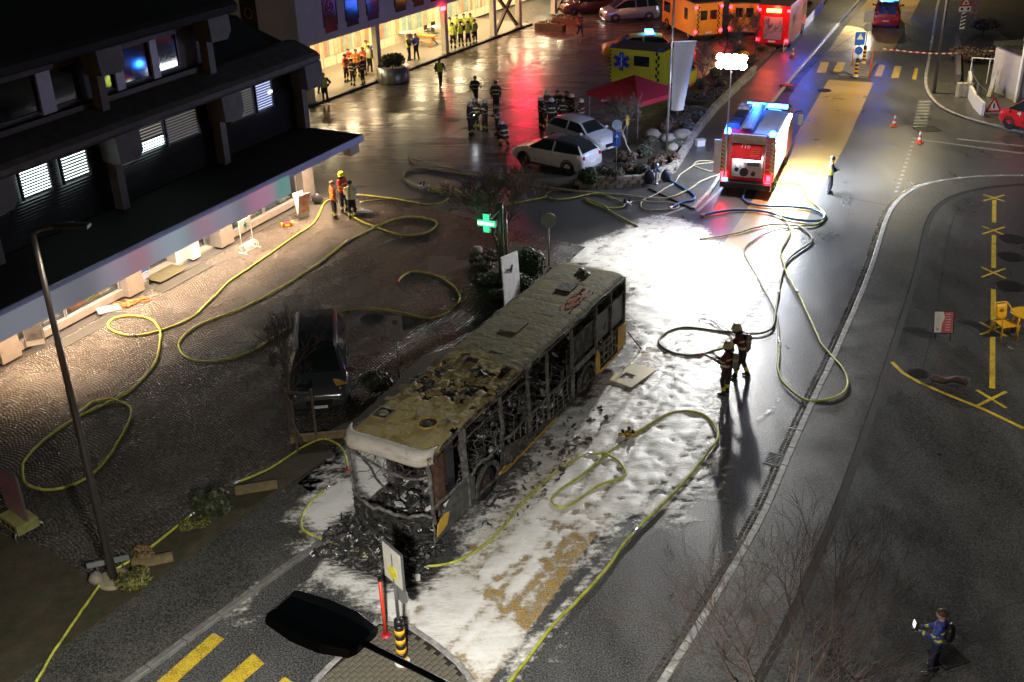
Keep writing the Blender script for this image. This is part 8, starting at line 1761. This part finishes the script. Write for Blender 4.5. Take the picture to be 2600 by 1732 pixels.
for i, (px, f, ps, hd, lb) in enumerate((((1094, 243), 70, 'walk', 'bare', 'bareheaded firefighter walking away on the wet square'), ((1141, 258), 85, 'stand', 'bare', 'bareheaded firefighter standing with his back turned on the wet square'), ((1082, 312), -30, 'hold', 'white', 'helmeted firefighter at the left of the square group'), ((1094, 300), 100, 'stand', 'white', 'helmeted firefighter behind the left one of the square group'), ((1116, 303), -140, 'hold', 'white', 'helmeted firefighter holding a bright torch'), ((1144, 312), 170, 'hold', 'bare', 'bareheaded firefighter right of the torch holder'), ((1160, 336), 120, 'crouch', 'white', 'crouching firefighter nearest the white SUV'))):
    person(px, R(f), lb, ps, 'turn', 'turn', hd, random.uniform(1.76, 1.86), z=.01, bulk=1.08, hold='torch' if 'torch' in lb and 'holding' in lb else None)
for i, (px, f, ps, tp_, hd, lb) in enumerate((((1244, 298), 20, 'stand', 'turn', 'white', 'helmeted firefighter at the far left of the car park group'), ((1258, 284), -60, 'stand', 'maroon', 'white', 'helmeted firefighter second from left in the car park group'), ((1268, 303), 95, 'hips', 'turn', 'white', 'helmeted firefighter with his back turned in the car park group'), ((1282, 280), -80, 'cross', 'turn', 'bare', 'bareheaded firefighter facing the camera in the car park group'), ((1294, 294), 80, 'stand', 'turn', 'bare', 'bareheaded firefighter with banded back in the car park group'), ((1303, 284), -100, 'hold', 'turn', 'bare', 'bareheaded firefighter behind the banded one'), ((1315, 291), 160, 'stand', 'maroon', 'white', 'helmeted firefighter at the right of the car park group'), ((1337, 301), 150, 'hold', 'maroon', 'white', 'helmeted firefighter beside the gazebo leg'))):
    person(px, R(f), lb, ps, tp_, 'turn', hd, random.uniform(1.74, 1.86), z=.01, bulk=1.08)

# ================================================================== GROUPS OF LIKE THINGS
GROUPS = {'fire_hose': 'fire hoses laid on the ground', 'traffic_cone': 'traffic cones in the street', 'street_lamp': 'street lamps', 'person': 'people at the scene', 'shrub': 'shrubs and clipped bushes', 'bare_tree': 'bare trees', 'manhole_cover': 'round manhole covers', 'drain_grating': 'drain gratings', 'boulder': 'boulders in the beds', 'kerb': 'stone kerbs', 'cafe_chair': 'cafe chairs under the arcade', 'cafe_table': 'cafe tables under the arcade', 'hose_divider': 'hose dividers', 'pavement_sign': 'pavement signs by the shop', 'flexible_post': 'red flexible posts on the far island', 'door_mat': 'mats before the shop', 'gear_bag': 'gear bags by the hydrant', 'planter_box': 'planter boxes by the arcade', 'scrap_metal': 'scrap pieces by the front wheel', 'timber_edging': 'timber edgings of the soil bed'}
for o in sc.objects:
    k = o.name.split('.')[0]
    if o.parent is None and k in GROUPS and 'category' in o: o['group'] = GROUPS[k]
